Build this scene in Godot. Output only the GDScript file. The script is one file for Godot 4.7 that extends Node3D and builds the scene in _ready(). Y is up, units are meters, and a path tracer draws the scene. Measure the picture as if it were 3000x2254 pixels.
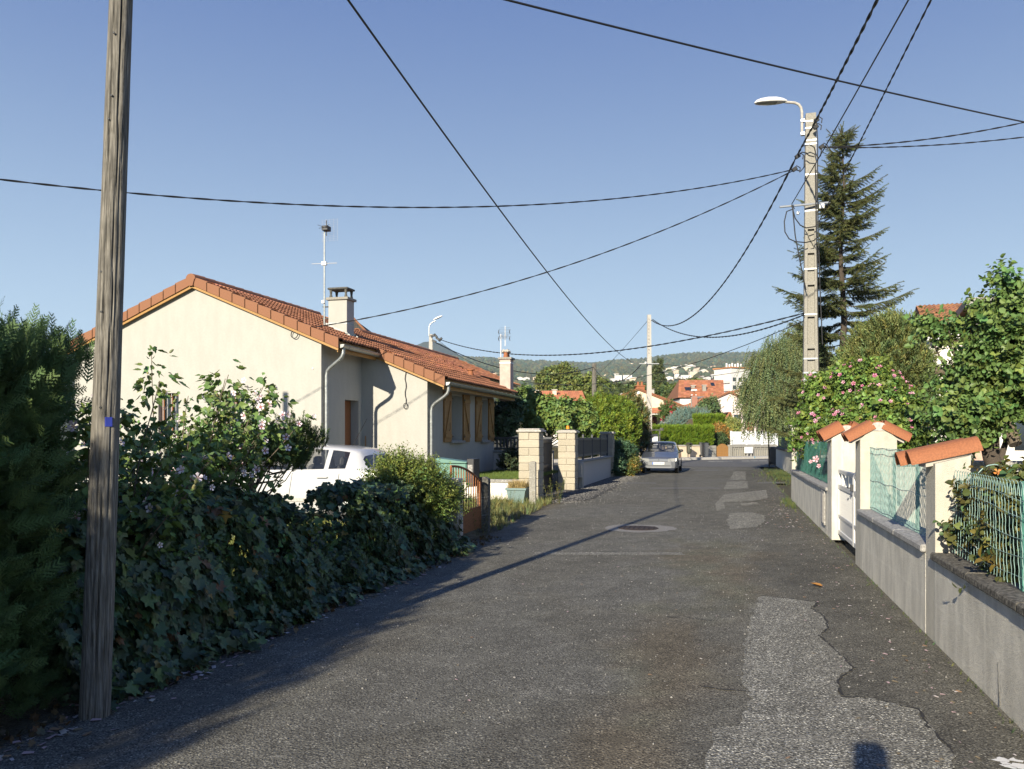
extends Node3D
# A residential street in late-afternoon sun. World frame: x = metres to the right of the camera across the street, z = minus the metres along the street, y up.
const TH := 0.2583   # the camera is turned this far to the left of the street
const F := 2400.0    # focal length in pixels of the 3000 px wide photograph
const EYE := 1.6
var rng := RandomNumberGenerator.new()
var names := {}
var M := {}

class MB:
	var v := PackedVector3Array()
	var n := PackedVector3Array()
	var c := PackedColorArray()
	var col := Color(1, 1, 1)
	func put(a: Vector3, na: Vector3) -> void:
		v.append(a); n.append(na); c.append(col)
	func tri(a: Vector3, b: Vector3, d: Vector3) -> void:
		var m := (b - a).cross(d - a).normalized()
		put(a, m); put(d, m); put(b, m)
	func quad(a: Vector3, b: Vector3, d: Vector3, e: Vector3) -> void:
		tri(a, b, d); tri(a, d, e)
	func trin(a: Vector3, b: Vector3, d: Vector3, na: Vector3, nb: Vector3, nd: Vector3) -> void:
		if (b - a).cross(d - a).dot(na + nb + nd) < 0.0:
			put(a, na); put(b, nb); put(d, nd)
		else:
			put(a, na); put(d, nd); put(b, nb)
	func quadn(a: Vector3, b: Vector3, d: Vector3, e: Vector3, na: Vector3, nb: Vector3, nd: Vector3, ne: Vector3) -> void:
		trin(a, b, d, na, nb, nd); trin(a, d, e, na, nd, ne)
	func box(p: Vector3, q: Vector3, ch := 0.0) -> void:
		obox((p + q) * 0.5, (q - p).abs(), Basis(), ch)
	func obox(o: Vector3, size: Vector3, b: Basis, ch := 0.0) -> void:
		var h := size * 0.5
		var ax := [b.x, b.y, b.z]
		var hs := [h.x, h.y, h.z]
		for k in 3:
			var u: Vector3 = ax[(k + 1) % 3]
			var w: Vector3 = ax[(k + 2) % 3]
			var hu: float = hs[(k + 1) % 3] - ch
			var hw: float = hs[(k + 2) % 3] - ch
			var ou: float = hs[(k + 1) % 3]
			var hk: float = hs[k]
			for s in [1.0, -1.0]:
				var m: Vector3 = ax[k] * hk * s + o
				if s > 0: quad(m - u * hu - w * hw, m + u * hu - w * hw, m + u * hu + w * hw, m - u * hu + w * hw)
				else: quad(m - u * hu - w * hw, m - u * hu + w * hw, m + u * hu + w * hw, m + u * hu - w * hw)
				if ch > 0.0:
					# the chamfer between face k and face (k+1)
					for s2 in [1.0, -1.0]:
						var e0: Vector3 = o + ax[k] * hk * s + u * (ou - ch) * s2
						var e1: Vector3 = o + ax[k] * (hk - ch) * s + u * ou * s2
						if s * s2 > 0: quad(e0 - w * hw, e1 - w * hw, e1 + w * hw, e0 + w * hw)
						else: quad(e0 - w * hw, e0 + w * hw, e1 + w * hw, e1 - w * hw)
		if ch > 0.0:
			for sx in [1.0, -1.0]:
				for sy in [1.0, -1.0]:
					for sz in [1.0, -1.0]:
						var a: Vector3 = o + b.x * h.x * sx + b.y * (h.y - ch) * sy + b.z * (h.z - ch) * sz
						var d: Vector3 = o + b.x * (h.x - ch) * sx + b.y * h.y * sy + b.z * (h.z - ch) * sz
						var e: Vector3 = o + b.x * (h.x - ch) * sx + b.y * (h.y - ch) * sy + b.z * h.z * sz
						if sx * sy * sz > 0: tri(a, d, e)
						else: tri(a, e, d)
	func tube(pts: Array, rads: Array, seg := 6, caps := true) -> void:
		var rings := []
		var nr := []
		var up := Vector3(0.013, 1, 0.017)
		for i in pts.size():
			var d: Vector3 = (pts[mini(i + 1, pts.size() - 1)] - pts[maxi(i - 1, 0)]).normalized()
			if absf(d.dot(up)) > 0.95: up = Vector3(1, 0.02, 0.03)
			var x := d.cross(up).normalized()
			var y := x.cross(d).normalized()
			up = y
			var r := []
			var m := []
			for k in seg:
				var an := TAU * k / seg
				var q: Vector3 = x * cos(an) + y * sin(an)
				m.append(q); r.append(pts[i] + q * rads[mini(i, rads.size() - 1)])
			rings.append(r); nr.append(m)
		for i in pts.size() - 1:
			for k in seg:
				var k2 := (k + 1) % seg
				quadn(rings[i][k], rings[i][k2], rings[i + 1][k2], rings[i + 1][k], nr[i][k], nr[i][k2], nr[i + 1][k2], nr[i + 1][k])
		if caps:
			for e in [0, pts.size() - 1]:
				for k in seg:
					if e == 0: tri(pts[e], rings[e][(k + 1) % seg], rings[e][k])
					else: tri(pts[e], rings[e][k], rings[e][(k + 1) % seg])
	func lathe(prof: Array, o: Vector3, seg := 16, b := Basis(), sx := 1.0, sz := 1.0) -> void:
		for i in prof.size() - 1:
			var p: Vector2 = prof[i]
			var q: Vector2 = prof[i + 1]
			var nn := Vector2(q.y - p.y, p.x - q.x).normalized()
			for k in seg:
				var a0 := TAU * k / seg
				var a1 := TAU * (k + 1) / seg
				var f := func(r, an, y): return o + b * Vector3(cos(an) * r * sx, y, sin(an) * r * sz)
				var g := func(an): return (b * Vector3(cos(an) * nn.x, nn.y, sin(an) * nn.x)).normalized()
				quadn(f.call(p.x, a1, p.y), f.call(p.x, a0, p.y), f.call(q.x, a0, q.y), f.call(q.x, a1, q.y), g.call(a1), g.call(a0), g.call(a0), g.call(a1))
	# polygon (2D, any turn) laid out on ex, ey from o and pushed along ez
	func prism(poly: Array, o: Vector3, ex: Vector3, ey: Vector3, ez: Vector3) -> void:
		var pp := PackedVector2Array()
		for p in poly: pp.append(p)
		var ar := 0.0
		for i in pp.size():
			ar += pp[i].cross(pp[(i + 1) % pp.size()])
		if ar < 0: pp.reverse()
		var flip := ex.cross(ey).dot(ez) > 0
		var t := Geometry2D.triangulate_polygon(pp)
		var at := func(p, z): return o + ex * p.x + ey * p.y + ez * z
		for i in range(0, t.size(), 3):
			var ids := [t[i], t[i + 1], t[i + 2]]
			if (pp[ids[1]] - pp[ids[0]]).cross(pp[ids[2]] - pp[ids[0]]) < 0: ids = [ids[0], ids[2], ids[1]]
			if flip:
				tri(at.call(pp[ids[0]], 1.0), at.call(pp[ids[1]], 1.0), at.call(pp[ids[2]], 1.0))
				tri(at.call(pp[ids[0]], 0.0), at.call(pp[ids[2]], 0.0), at.call(pp[ids[1]], 0.0))
			else:
				tri(at.call(pp[ids[0]], 0.0), at.call(pp[ids[1]], 0.0), at.call(pp[ids[2]], 0.0))
				tri(at.call(pp[ids[0]], 1.0), at.call(pp[ids[2]], 1.0), at.call(pp[ids[1]], 1.0))
		for i in pp.size():
			var p := pp[i]
			var q := pp[(i + 1) % pp.size()]
			if flip: quad(at.call(p, 0.0), at.call(q, 0.0), at.call(q, 1.0), at.call(p, 1.0))
			else: quad(at.call(p, 1.0), at.call(q, 1.0), at.call(q, 0.0), at.call(p, 0.0))
	func mesh(off := Vector3.ZERO) -> ArrayMesh:
		var w := v
		if off != Vector3.ZERO:
			w = PackedVector3Array()
			w.resize(v.size())
			for i in v.size(): w[i] = v[i] - off
		var a := []
		a.resize(Mesh.ARRAY_MAX)
		a[Mesh.ARRAY_VERTEX] = w; a[Mesh.ARRAY_NORMAL] = n; a[Mesh.ARRAY_COLOR] = c
		var m := ArrayMesh.new()
		m.add_surface_from_arrays(Mesh.PRIMITIVE_TRIANGLES, a)
		return m

# ---------- pixels of the photograph to places ----------
func V(t: float, y: float, s: float) -> Vector3: return Vector3(t, y, -s)
func cam_to(x: float, y: float, z: float) -> Vector3:   # camera axes (right, up from the eye, forward) to the world
	return V(x * cos(TH) - z * sin(TH), EYE + y, x * sin(TH) + z * cos(TH))
func Pz(u, v, z) -> Vector3: return cam_to((u - 1500.0) / F * z, (1280.0 - v) / F * z, z)
func Pg(u, v, y := 0.0) -> Vector3: return Pz(u, v, (EYE - y) * F / (v - 1280.0))
func Pt(u, v, t) -> Vector3:
	var x: float = (u - 1500.0) / F
	return Pz(u, v, t / (x * cos(TH) - sin(TH)))
func Ps(u, v, s) -> Vector3:
	var x: float = (u - 1500.0) / F
	return Pz(u, v, s / (x * sin(TH) + cos(TH)))
# ---------- objects ----------
func numbered(called: String) -> String:
	var k: int = names.get(called, 0)
	names[called] = k + 1
	return called if k == 0 else "%s_%03d" % [called, k]
func tag(o, label, category, group := "", kind := ""):
	if label: o.set_meta("label", label)
	if category: o.set_meta("category", category)
	if group: o.set_meta("group", group)
	if kind: o.set_meta("kind", kind)
	return o
func thing(called, label, category, at := Vector3.ZERO, turn := 0.0, group := ""):
	var o := Node3D.new()
	o.name = numbered(called)
	add_child(o)
	o.position = at; o.rotation.y = turn
	return tag(o, label, category, group)
func origin(p) -> Vector3:
	var o := Vector3.ZERO
	while p != self and p != null:
		o += p.position; p = p.get_parent()
	return o
# commits a shape given in world places (or in the thing's own axes if own) as one named mesh
func part(mb: MB, called: String, m, parent = self, own := false):
	var o := MeshInstance3D.new()
	o.mesh = mb.mesh(Vector3.ZERO if own or parent == self else origin(parent))
	o.material_override = m
	o.name = called if parent != self else numbered(called)
	parent.add_child(o, true)
	return o
func inst(mesh: Mesh, called: String, m, parent, xf: Transform3D, own := false):
	var o := MeshInstance3D.new()
	o.mesh = mesh; o.material_override = m
	o.name = called if parent != self else numbered(called)
	parent.add_child(o, true)
	if not own: xf.origin -= origin(parent)
	o.transform = xf
	return o
func struct(mb: MB, called: String, m, parent = self):
	var o = part(mb, called, m, parent)
	if parent == self: o.set_meta("kind", "structure")
	return o
func many(mesh: Mesh, called: String, m, parent, xfs: Array, cols: Array, own := false, stuff := true):
	var mm := MultiMesh.new()
	mm.transform_format = MultiMesh.TRANSFORM_3D
	mm.use_colors = true
	mm.mesh = mesh
	mm.instance_count = xfs.size()
	var off := Vector3.ZERO if own else origin(parent)
	for i in xfs.size():
		var x: Transform3D = xfs[i]
		x.origin -= off
		mm.set_instance_transform(i, x)
		mm.set_instance_color(i, cols[i % cols.size()])
	var o := MultiMeshInstance3D.new()
	o.multimesh = mm; o.material_override = m
	o.name = called if parent != self else numbered(called)
	parent.add_child(o, true)
	if stuff: o.set_meta("kind", "stuff")
	return o
# ---------- materials ----------
var texs := {}
func noise_tex(freq: float, lo: float, hi: float, oct := 4, kind := 0, bump := 0.0, size := 512):
	var key := "%s %s %s %s %s %s %s" % [freq, lo, hi, oct, kind, bump, size]
	if texs.has(key): return texs[key]
	var f := FastNoiseLite.new()
	f.seed = 7 + texs.size()
	f.frequency = freq
	f.fractal_octaves = oct
	f.noise_type = [FastNoiseLite.TYPE_SIMPLEX_SMOOTH, FastNoiseLite.TYPE_CELLULAR, FastNoiseLite.TYPE_VALUE][kind]
	var t := NoiseTexture2D.new()
	t.width = size; t.height = size; t.seamless = true; t.noise = f
	if bump > 0.0:
		t.as_normal_map = true; t.bump_strength = bump
	else:
		var g := Gradient.new()
		g.set_color(0, Color(lo, lo, lo)); g.set_color(1, Color(hi, hi, hi))
		t.color_ramp = g
	texs[key] = t
	return t
func mat(key: String, r: float, g: float, b: float, rough := 0.8, o := {}):
	if M.has(key): return M[key]
	var m := StandardMaterial3D.new()
	m.resource_name = key
	m.albedo_color = Color(r, g, b).linear_to_srgb()
	m.roughness = rough
	m.metallic = o.get("metal", 0.0)
	m.metallic_specular = o.get("spec", 0.5)
	if o.has("tex"): m.albedo_texture = o.tex
	if o.has("bump"):
		m.normal_enabled = true; m.normal_texture = o.bump; m.normal_scale = o.get("bump_scale", 1.0)
	if o.has("tex") or o.has("bump"):
		m.uv1_triplanar = true
		m.uv1_world_triplanar = o.get("world", true)
		var s = o.get("scale", 1.0)
		m.uv1_scale = s if s is Vector3 else Vector3(s, s, s)
	if o.has("hmap"):   # relief in centimetres
		m.heightmap_enabled = true; m.heightmap_texture = o.hmap; m.heightmap_scale = o.get("hscale", 0.5)
		m.uv1_triplanar = true; m.uv1_world_triplanar = true
		var hs = o.get("scale", 1.0)
		m.uv1_scale = hs if hs is Vector3 else Vector3(hs, hs, hs)
	if o.has("detail"):   # a second, coarser or stretched layer of stains
		m.detail_enabled = true; m.detail_albedo = o.detail; m.detail_blend_mode = BaseMaterial3D.BLEND_MODE_MUL; m.detail_uv_layer = BaseMaterial3D.DETAIL_UV_2
		m.uv2_triplanar = true; m.uv2_world_triplanar = true; m.uv2_scale = o.dscale
	if o.get("vcol", false): m.vertex_color_use_as_albedo = true
	if o.has("clear"):
		m.clearcoat_enabled = true; m.clearcoat = o.clear; m.clearcoat_roughness = 0.05
	if o.has("back"):
		m.backlight_enabled = true; m.backlight = o.back
	if o.has("alpha"):
		m.transparency = BaseMaterial3D.TRANSPARENCY_ALPHA
		m.albedo_color.a = o.alpha
	if o.get("two", false): m.cull_mode = BaseMaterial3D.CULL_DISABLED
	M[key] = m
	return m
func rnd(a: float, b: float) -> float: return rng.randf_range(a, b)
func rdir() -> Vector3:
	var v := Vector3(rng.randfn(), rng.randfn(), rng.randfn())
	return v.normalized() if v.length() > 0.001 else Vector3.UP
func basis_y(d: Vector3, roll := -1.0, s := 1.0) -> Basis:
	var x := d.cross(Vector3(0.31, 0.2, 0.93)).normalized()
	var z := x.cross(d).normalized()
	var b := Basis(x, d, z)
	if roll < 0: roll = rng.randf() * TAU
	return (Basis(d, roll) * b).scaled(Vector3.ONE * s)
func sag(a: Vector3, b: Vector3, drop: float, k := 24) -> Array:
	var p := []
	for i in k + 1:
		var x := float(i) / k
		p.append(a.lerp(b, x) - Vector3(0, drop * 4.0 * x * (1.0 - x), 0))
	return p

func make_materials():
	var grain = noise_tex(0.09, 0.86, 1.0, 3)
	var cloud = noise_tex(0.02, 0.965, 1.0, 6)
	var streak = noise_tex(0.02, 0.55, 1.0, 5)
	var plaster_n = noise_tex(0.22, 0, 1, 3, 0, 4.0)
	var rough_n = noise_tex(0.12, 0, 1, 4, 0, 9.0)
	var fine_n = noise_tex(0.3, 0, 1, 2, 0, 9.0)
	var crepi = noise_tex(0.16, 0, 1, 3)
	var drips = noise_tex(0.012, 0.84, 1.0, 5)
	var stains = noise_tex(0.012, 0.8, 1.0, 6)
	mat("stucco", 0.46, 0.448, 0.405, 0.92, {"tex": cloud, "hmap": crepi, "hscale": 0.12, "scale": 1.4, "detail": noise_tex(0.014, 0.955, 1.0, 6), "dscale": Vector3(0.5, 0.16, 0.5)})
	mat("render", 0.87, 0.83, 0.71, 0.95, {"tex": cloud, "hmap": crepi, "hscale": 1.1, "scale": 1.5, "detail": drips, "dscale": Vector3(0.8, 0.25, 0.8)})
	mat("render_cream", 0.62, 0.585, 0.485, 0.95, {"tex": cloud, "hmap": crepi, "hscale": 0.5, "scale": 1.7, "detail": noise_tex(0.015, 0.9, 1.0, 6), "dscale": Vector3(0.9, 0.35, 0.9)})
	mat("wall_grey", 0.60, 0.56, 0.52, 0.92, {"tex": cloud, "bump": plaster_n, "bump_scale": 0.5, "scale": 0.6})
	mat("white_wall", 0.78, 0.75, 0.68, 0.9, {"tex": cloud, "bump": plaster_n, "bump_scale": 0.3, "scale": 0.5})
	mat("coping", 0.74, 0.72, 0.67, 0.92, {"tex": noise_tex(0.03, 0.62, 1.0, 6), "hmap": crepi, "hscale": 0.4, "scale": 1.6, "detail": noise_tex(0.05, 0.72, 1.0, 5), "dscale": Vector3(0.6, 0.6, 0.6)})
	mat("coping_old", 0.52, 0.48, 0.39, 0.95, {"tex": noise_tex(0.035, 0.38, 1.0, 6), "hmap": crepi, "hscale": 0.6, "scale": 1.7, "detail": noise_tex(0.05, 0.5, 1.0, 5), "dscale": Vector3(0.6, 0.6, 0.6)})
	mat("concrete", 0.42, 0.40, 0.345, 0.93, {"tex": noise_tex(0.03, 0.78, 1.0, 6), "bump": fine_n, "bump_scale": 0.4, "scale": 1.3})
	mat("concrete_dark", 0.2, 0.195, 0.17, 0.93, {"tex": noise_tex(0.03, 0.5, 1.0, 6), "bump": rough_n, "bump_scale": 0.6, "scale": 1.3})
	mat("concrete_pale", 0.60, 0.57, 0.51, 0.9, {"tex": noise_tex(0.03, 0.75, 1.0, 5), "scale": 1.0})
	mat("split_block", 0.78, 0.70, 0.54, 0.95, {"tex": noise_tex(0.05, 0.72, 1.0, 5), "bump": noise_tex(0.06, 0, 1, 5, 0, 14.0), "bump_scale": 1.0, "scale": 2.4})
	mat("split_block_b", 0.72, 0.645, 0.49, 0.95, {"tex": noise_tex(0.05, 0.72, 1.0, 5), "bump": noise_tex(0.06, 0, 1, 5, 0, 14.0), "bump_scale": 1.0, "scale": 2.1})
	mat("mortar", 0.44, 0.41, 0.36, 0.95)
	mat("zinc", 0.42, 0.44, 0.43, 0.42, {"metal": 0.75, "tex": noise_tex(0.02, 0.75, 1.0, 4), "scale": 1.0})
	mat("galvanised", 0.55, 0.56, 0.55, 0.4, {"metal": 0.8})
	mat("strap", 0.85, 0.85, 0.82, 0.2, {"metal": 0.9})
	mat("dark_metal", 0.05, 0.052, 0.055, 0.5, {"metal": 0.4})
	mat("cable", 0.012, 0.012, 0.013, 0.55)
	mat("white_paint", 0.78, 0.77, 0.74, 0.45)
	mat("white_gate", 0.80, 0.79, 0.75, 0.4, {"tex": grain, "scale": 1.0})
	mat("pvc", 0.82, 0.82, 0.82, 0.35)
	mat("grey_paint", 0.075, 0.08, 0.088, 0.55, {"tex": grain, "scale": 1.0})
	mat("gate_taupe", 0.135, 0.125, 0.11, 0.5, {"tex": grain, "scale": 1.0})
	mat("orange_paint", 0.44, 0.16, 0.05, 0.6, {"tex": noise_tex(0.04, 0.55, 1.0, 5), "scale": 1.4})
	mat("door_brown", 0.31, 0.115, 0.035, 0.55, {"tex": noise_tex(0.03, 0.7, 1.0, 4), "scale": Vector3(6, 0.5, 6)})
	mat("shutter_wood", 0.50, 0.25, 0.065, 0.5, {"tex": noise_tex(0.03, 0.62, 1.0, 5), "scale": Vector3(5, 0.4, 5)})
	mat("fascia_wood", 0.52, 0.28, 0.075, 0.55, {"tex": noise_tex(0.03, 0.7, 1.0, 5), "scale": Vector3(2, 3, 0.4)})
	mat("gate_wood", 0.47, 0.235, 0.065, 0.6, {"tex": noise_tex(0.03, 0.7, 1.0, 5), "scale": Vector3(5, 0.4, 5)})
	mat("shed_wood", 0.15, 0.085, 0.05, 0.85, {"tex": noise_tex(0.03, 0.6, 1.0, 5), "scale": Vector3(1, 6, 1)})
	mat("terracotta", 0.42, 0.155, 0.065, 0.8, {"tex": noise_tex(0.05, 0.75, 1.0, 5), "scale": 2.0})
	mat("verge", 0.33, 0.148, 0.076, 0.85, {"tex": noise_tex(0.05, 0.78, 1.0, 5), "scale": 2.0})
	for k in 5:
		var d: float = [1.0, 0.86, 1.12, 0.94, 0.78][k]
		mat("tile%d" % k, 0.46 * d, 0.195 * d, 0.10 * d, 0.88, {"tex": noise_tex(0.05, 0.7, 1.0, 5), "scale": 2.0 + 0.1 * k})
	mat("tile_v", 0.46, 0.195, 0.10, 0.88, {"vcol": true})
	mat("tile_pale_v", 0.52, 0.235, 0.095, 0.88, {"vcol": true})
	mat("brick", 0.34, 0.12, 0.07, 0.9)
	mat("slate", 0.14, 0.155, 0.165, 0.6)
	mat("glass", 0.03, 0.035, 0.04, 0.03, {"alpha": 0.35, "spec": 0.8})
	mat("pane", 0.02, 0.025, 0.03, 0.05, {"spec": 0.8})
	mat("rubber", 0.015, 0.015, 0.015, 0.8)
	mat("black_plastic", 0.025, 0.026, 0.028, 0.5)
	mat("bin_grey", 0.12, 0.124, 0.126, 0.5)
	mat("bin_green", 0.07, 0.072, 0.05, 0.4, {"metal": 0.2})
	mat("blind", 0.60, 0.585, 0.56, 0.7)
	mat("fence_green", 0.055, 0.215, 0.165, 0.45)
	mat("fence_wire", 0.30, 0.46, 0.41, 0.35)
	mat("net_green", 0.03, 0.125, 0.09, 0.5, {"back": Color(0.02, 0.06, 0.04)})
	mat("mail_green", 0.12, 0.25, 0.20, 0.4)
	mat("pot_teal", 0.25, 0.36, 0.35, 0.7, {"tex": noise_tex(0.04, 0.7, 1.0, 5), "scale": 2.0})
	mat("lawn", 0.125, 0.17, 0.045, 0.95, {"tex": noise_tex(0.03, 0.6, 1.0, 6), "bump": rough_n, "scale": 0.7})
	mat("earth", 0.135, 0.12, 0.068, 0.97, {"tex": noise_tex(0.02, 0.55, 1.0, 6), "bump": rough_n, "scale": 0.5})
	mat("gravel", 0.15, 0.145, 0.14, 0.95, {"tex": noise_tex(0.2, 0.4, 1.0, 3, 1), "bump": noise_tex(0.15, 0, 1, 3, 1, 12.0), "scale": 2.0})
	mat("bark", 0.16, 0.125, 0.095, 0.95, {"tex": noise_tex(0.06, 0.5, 1.0, 5), "bump": rough_n, "scale": Vector3(5, 1.2, 5)})
	mat("bark_pale", 0.30, 0.24, 0.17, 0.9, {"tex": noise_tex(0.06, 0.5, 1.0, 5), "bump": rough_n, "scale": Vector3(5, 1.2, 5)})
	mat("twig", 0.095, 0.075, 0.05, 0.95)
	mat("old_wood", 0.34, 0.315, 0.265, 0.92, {"tex": noise_tex(0.025, 0.38, 1.0, 6), "bump": noise_tex(0.03, 0, 1, 5, 0, 9.0), "bump_scale": 1.0, "scale": Vector3(5.5, 0.28, 5.5)})
	mat("leaf", 0.9, 0.9, 0.9, 0.5, {"vcol": true, "back": Color(0.32, 0.36, 0.12), "spec": 0.4, "two": true})
	mat("needle", 0.9, 0.9, 0.9, 0.65, {"vcol": true, "back": Color(0.10, 0.11, 0.04), "spec": 0.3, "two": true})
	mat("petal", 0.95, 0.95, 0.95, 0.6, {"vcol": true, "back": Color(0.35, 0.3, 0.3), "two": true})
	mat("ivy", 0.9, 0.9, 0.9, 0.5, {"vcol": true, "back": Color(0.12, 0.15, 0.05), "spec": 0.5, "two": true})
	mat("cream_house", 0.82, 0.68, 0.50, 0.92, {"tex": noise_tex(0.012, 0.9, 1.0, 5), "scale": 0.3})
	mat("pink_house", 0.80, 0.68, 0.64, 0.92, {"tex": noise_tex(0.012, 0.9, 1.0, 5), "scale": 0.3})
	mat("white_house", 0.80, 0.77, 0.72, 0.92, {"tex": noise_tex(0.012, 0.9, 1.0, 5), "scale": 0.3})
	mat("salmon", 0.66, 0.46, 0.35, 0.9, {"tex": noise_tex(0.02, 0.8, 1.0, 5), "scale": 0.8})
	mat("tile_brown_v", 0.30, 0.145, 0.075, 0.88, {"vcol": true})

func _ready():
	rng.seed = 20240917
	var cam := Camera3D.new()
	cam.name = "camera"
	add_child(cam)
	cam.position = V(0, EYE, 0)
	cam.rotation.y = TH
	var near := 0.05
	cam.set_frustum(2254.0 / F * near, Vector2(0, (1280.0 - 1127.0) / F * near), near, 9000.0)
	cam.current = true
	var env := Environment.new()
	var sky := Sky.new()
	var sm := ProceduralSkyMaterial.new()
	sm.sky_top_color = Color(0.029, 0.072, 0.238).linear_to_srgb()
	sm.sky_horizon_color = Color(0.445, 0.59, 0.67).linear_to_srgb()
	sm.sky_curve = 0.19
	sm.sky_energy_multiplier = 1.0
	sm.ground_bottom_color = Color(0.22, 0.2, 0.17)
	sm.ground_horizon_color = Color(0.45, 0.45, 0.42)
	sm.sun_angle_max = 1.0
	sky.sky_material = sm
	env.background_mode = Environment.BG_SKY
	env.sky = sky
	env.background_energy_multiplier = 1.0
	env.tonemap_mode = Environment.TONE_MAPPER_LINEAR
	env.tonemap_exposure = 1.78
	env.sdfgi_enabled = true; env.ssao_enabled = true; env.ssil_enabled = true
	env.fog_enabled = true
	env.fog_density = 0.00013
	env.fog_light_color = Color(0.72, 0.80, 0.88)
	var we := WorldEnvironment.new()
	we.name = "environment"
	we.environment = env
	add_child(we)
	var sun := DirectionalLight3D.new()
	sun.name = "sun"
	sun.light_energy = 1.45
	sun.light_color = Color(1.0, 0.955, 0.87)
	sun.light_angular_distance = 0.53
	sun.shadow_enabled = true
	add_child(sun)
	var az := deg_to_rad(8.2)
	var el := deg_to_rad(20.8)
	var dirv := V(sin(az) * cos(el), -sin(el), cos(az) * cos(el))
	sun.look_at_from_position(-dirv * 50.0, Vector3.ZERO, Vector3.UP)
	make_materials()
	build_ground()
	build_hill()
	build_frontage()
	build_far_houses()
	build_house()
	build_terrace()
	build_right_walls()
	build_right_fences()
	build_poles()
	build_cables()
	build_cars()
	build_left_green()
	build_right_green()
	build_mid_green()
	build_tripod()

# ---------- road ----------
func asphalt_image(size: int, seedn: int, base: float, stone: float, pit: float) -> ImageTexture:
	var f := FastNoiseLite.new()
	f.seed = seedn; f.noise_type = FastNoiseLite.TYPE_CELLULAR; f.frequency = 0.16; f.fractal_type = FastNoiseLite.FRACTAL_NONE
	f.cellular_return_type = FastNoiseLite.RETURN_CELL_VALUE
	var a := f.get_seamless_image(size, size).get_data()
	f.noise_type = FastNoiseLite.TYPE_SIMPLEX_SMOOTH; f.frequency = 0.008; f.fractal_type = FastNoiseLite.FRACTAL_FBM; f.fractal_octaves = 6
	var b := f.get_seamless_image(size, size).get_data()
	var r := RandomNumberGenerator.new()
	r.seed = seedn
	var out := PackedByteArray()
	out.resize(size * size * 3)
	for i in size * size:
		var x := a[i] / 255.0
		var y := b[i] / 255.0
		var k := base * (0.8 + 0.4 * y)
		if x > 0.93: k += stone * (0.5 + y)
		elif x > 0.78: k += stone * 0.35
		elif x < pit * (0.5 + y): k *= 0.45
		k *= 0.9 + 0.2 * r.randf()
		var q := clampi(int(255.0 * pow(clampf(k, 0, 1), 0.4545)), 0, 255)
		out[i * 3] = q; out[i * 3 + 1] = int(q * 0.985); out[i * 3 + 2] = int(q * 0.905)
	return ImageTexture.create_from_image(Image.create_from_data(size, size, false, Image.FORMAT_RGB8, out))
func flat(poly: Array, y: float, rough: float, mb: MB):   # a flat sheet with a ragged outline
	var pp := PackedVector2Array()
	for i in poly.size():
		var p: Vector3 = poly[i]
		var q: Vector3 = poly[(i + 1) % poly.size()]
		var n := maxi(1, int(p.distance_to(q) / maxf(0.05, rough * 3.6))) if rough > 0 else 1
		for k in n:
			var e := p.lerp(q, float(k) / n)
			pp.append(Vector2(e.x + rnd(-1, 1) * rough, e.z + rnd(-1, 1) * rough))
	var t := Geometry2D.triangulate_polygon(pp)
	if t.is_empty():   # the ragged edge crossed itself: the plain outline
		pp = PackedVector2Array()
		for p in poly: pp.append(Vector2(p.x, p.z))
		t = Geometry2D.triangulate_polygon(pp)
	for i in range(0, t.size(), 3):
		var a := Vector3(pp[t[i]].x, y, pp[t[i]].y)
		var b := Vector3(pp[t[i + 1]].x, y, pp[t[i + 1]].y)
		var c := Vector3(pp[t[i + 2]].x, y, pp[t[i + 2]].y)
		if (b - a).cross(c - a).y > 0: mb.tri(a, b, c)
		else: mb.tri(a, c, b)
func gpx(list: Array) -> Array:
	var r := []
	for p in list: r.append(Pg(p[0], p[1]))
	return r

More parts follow.
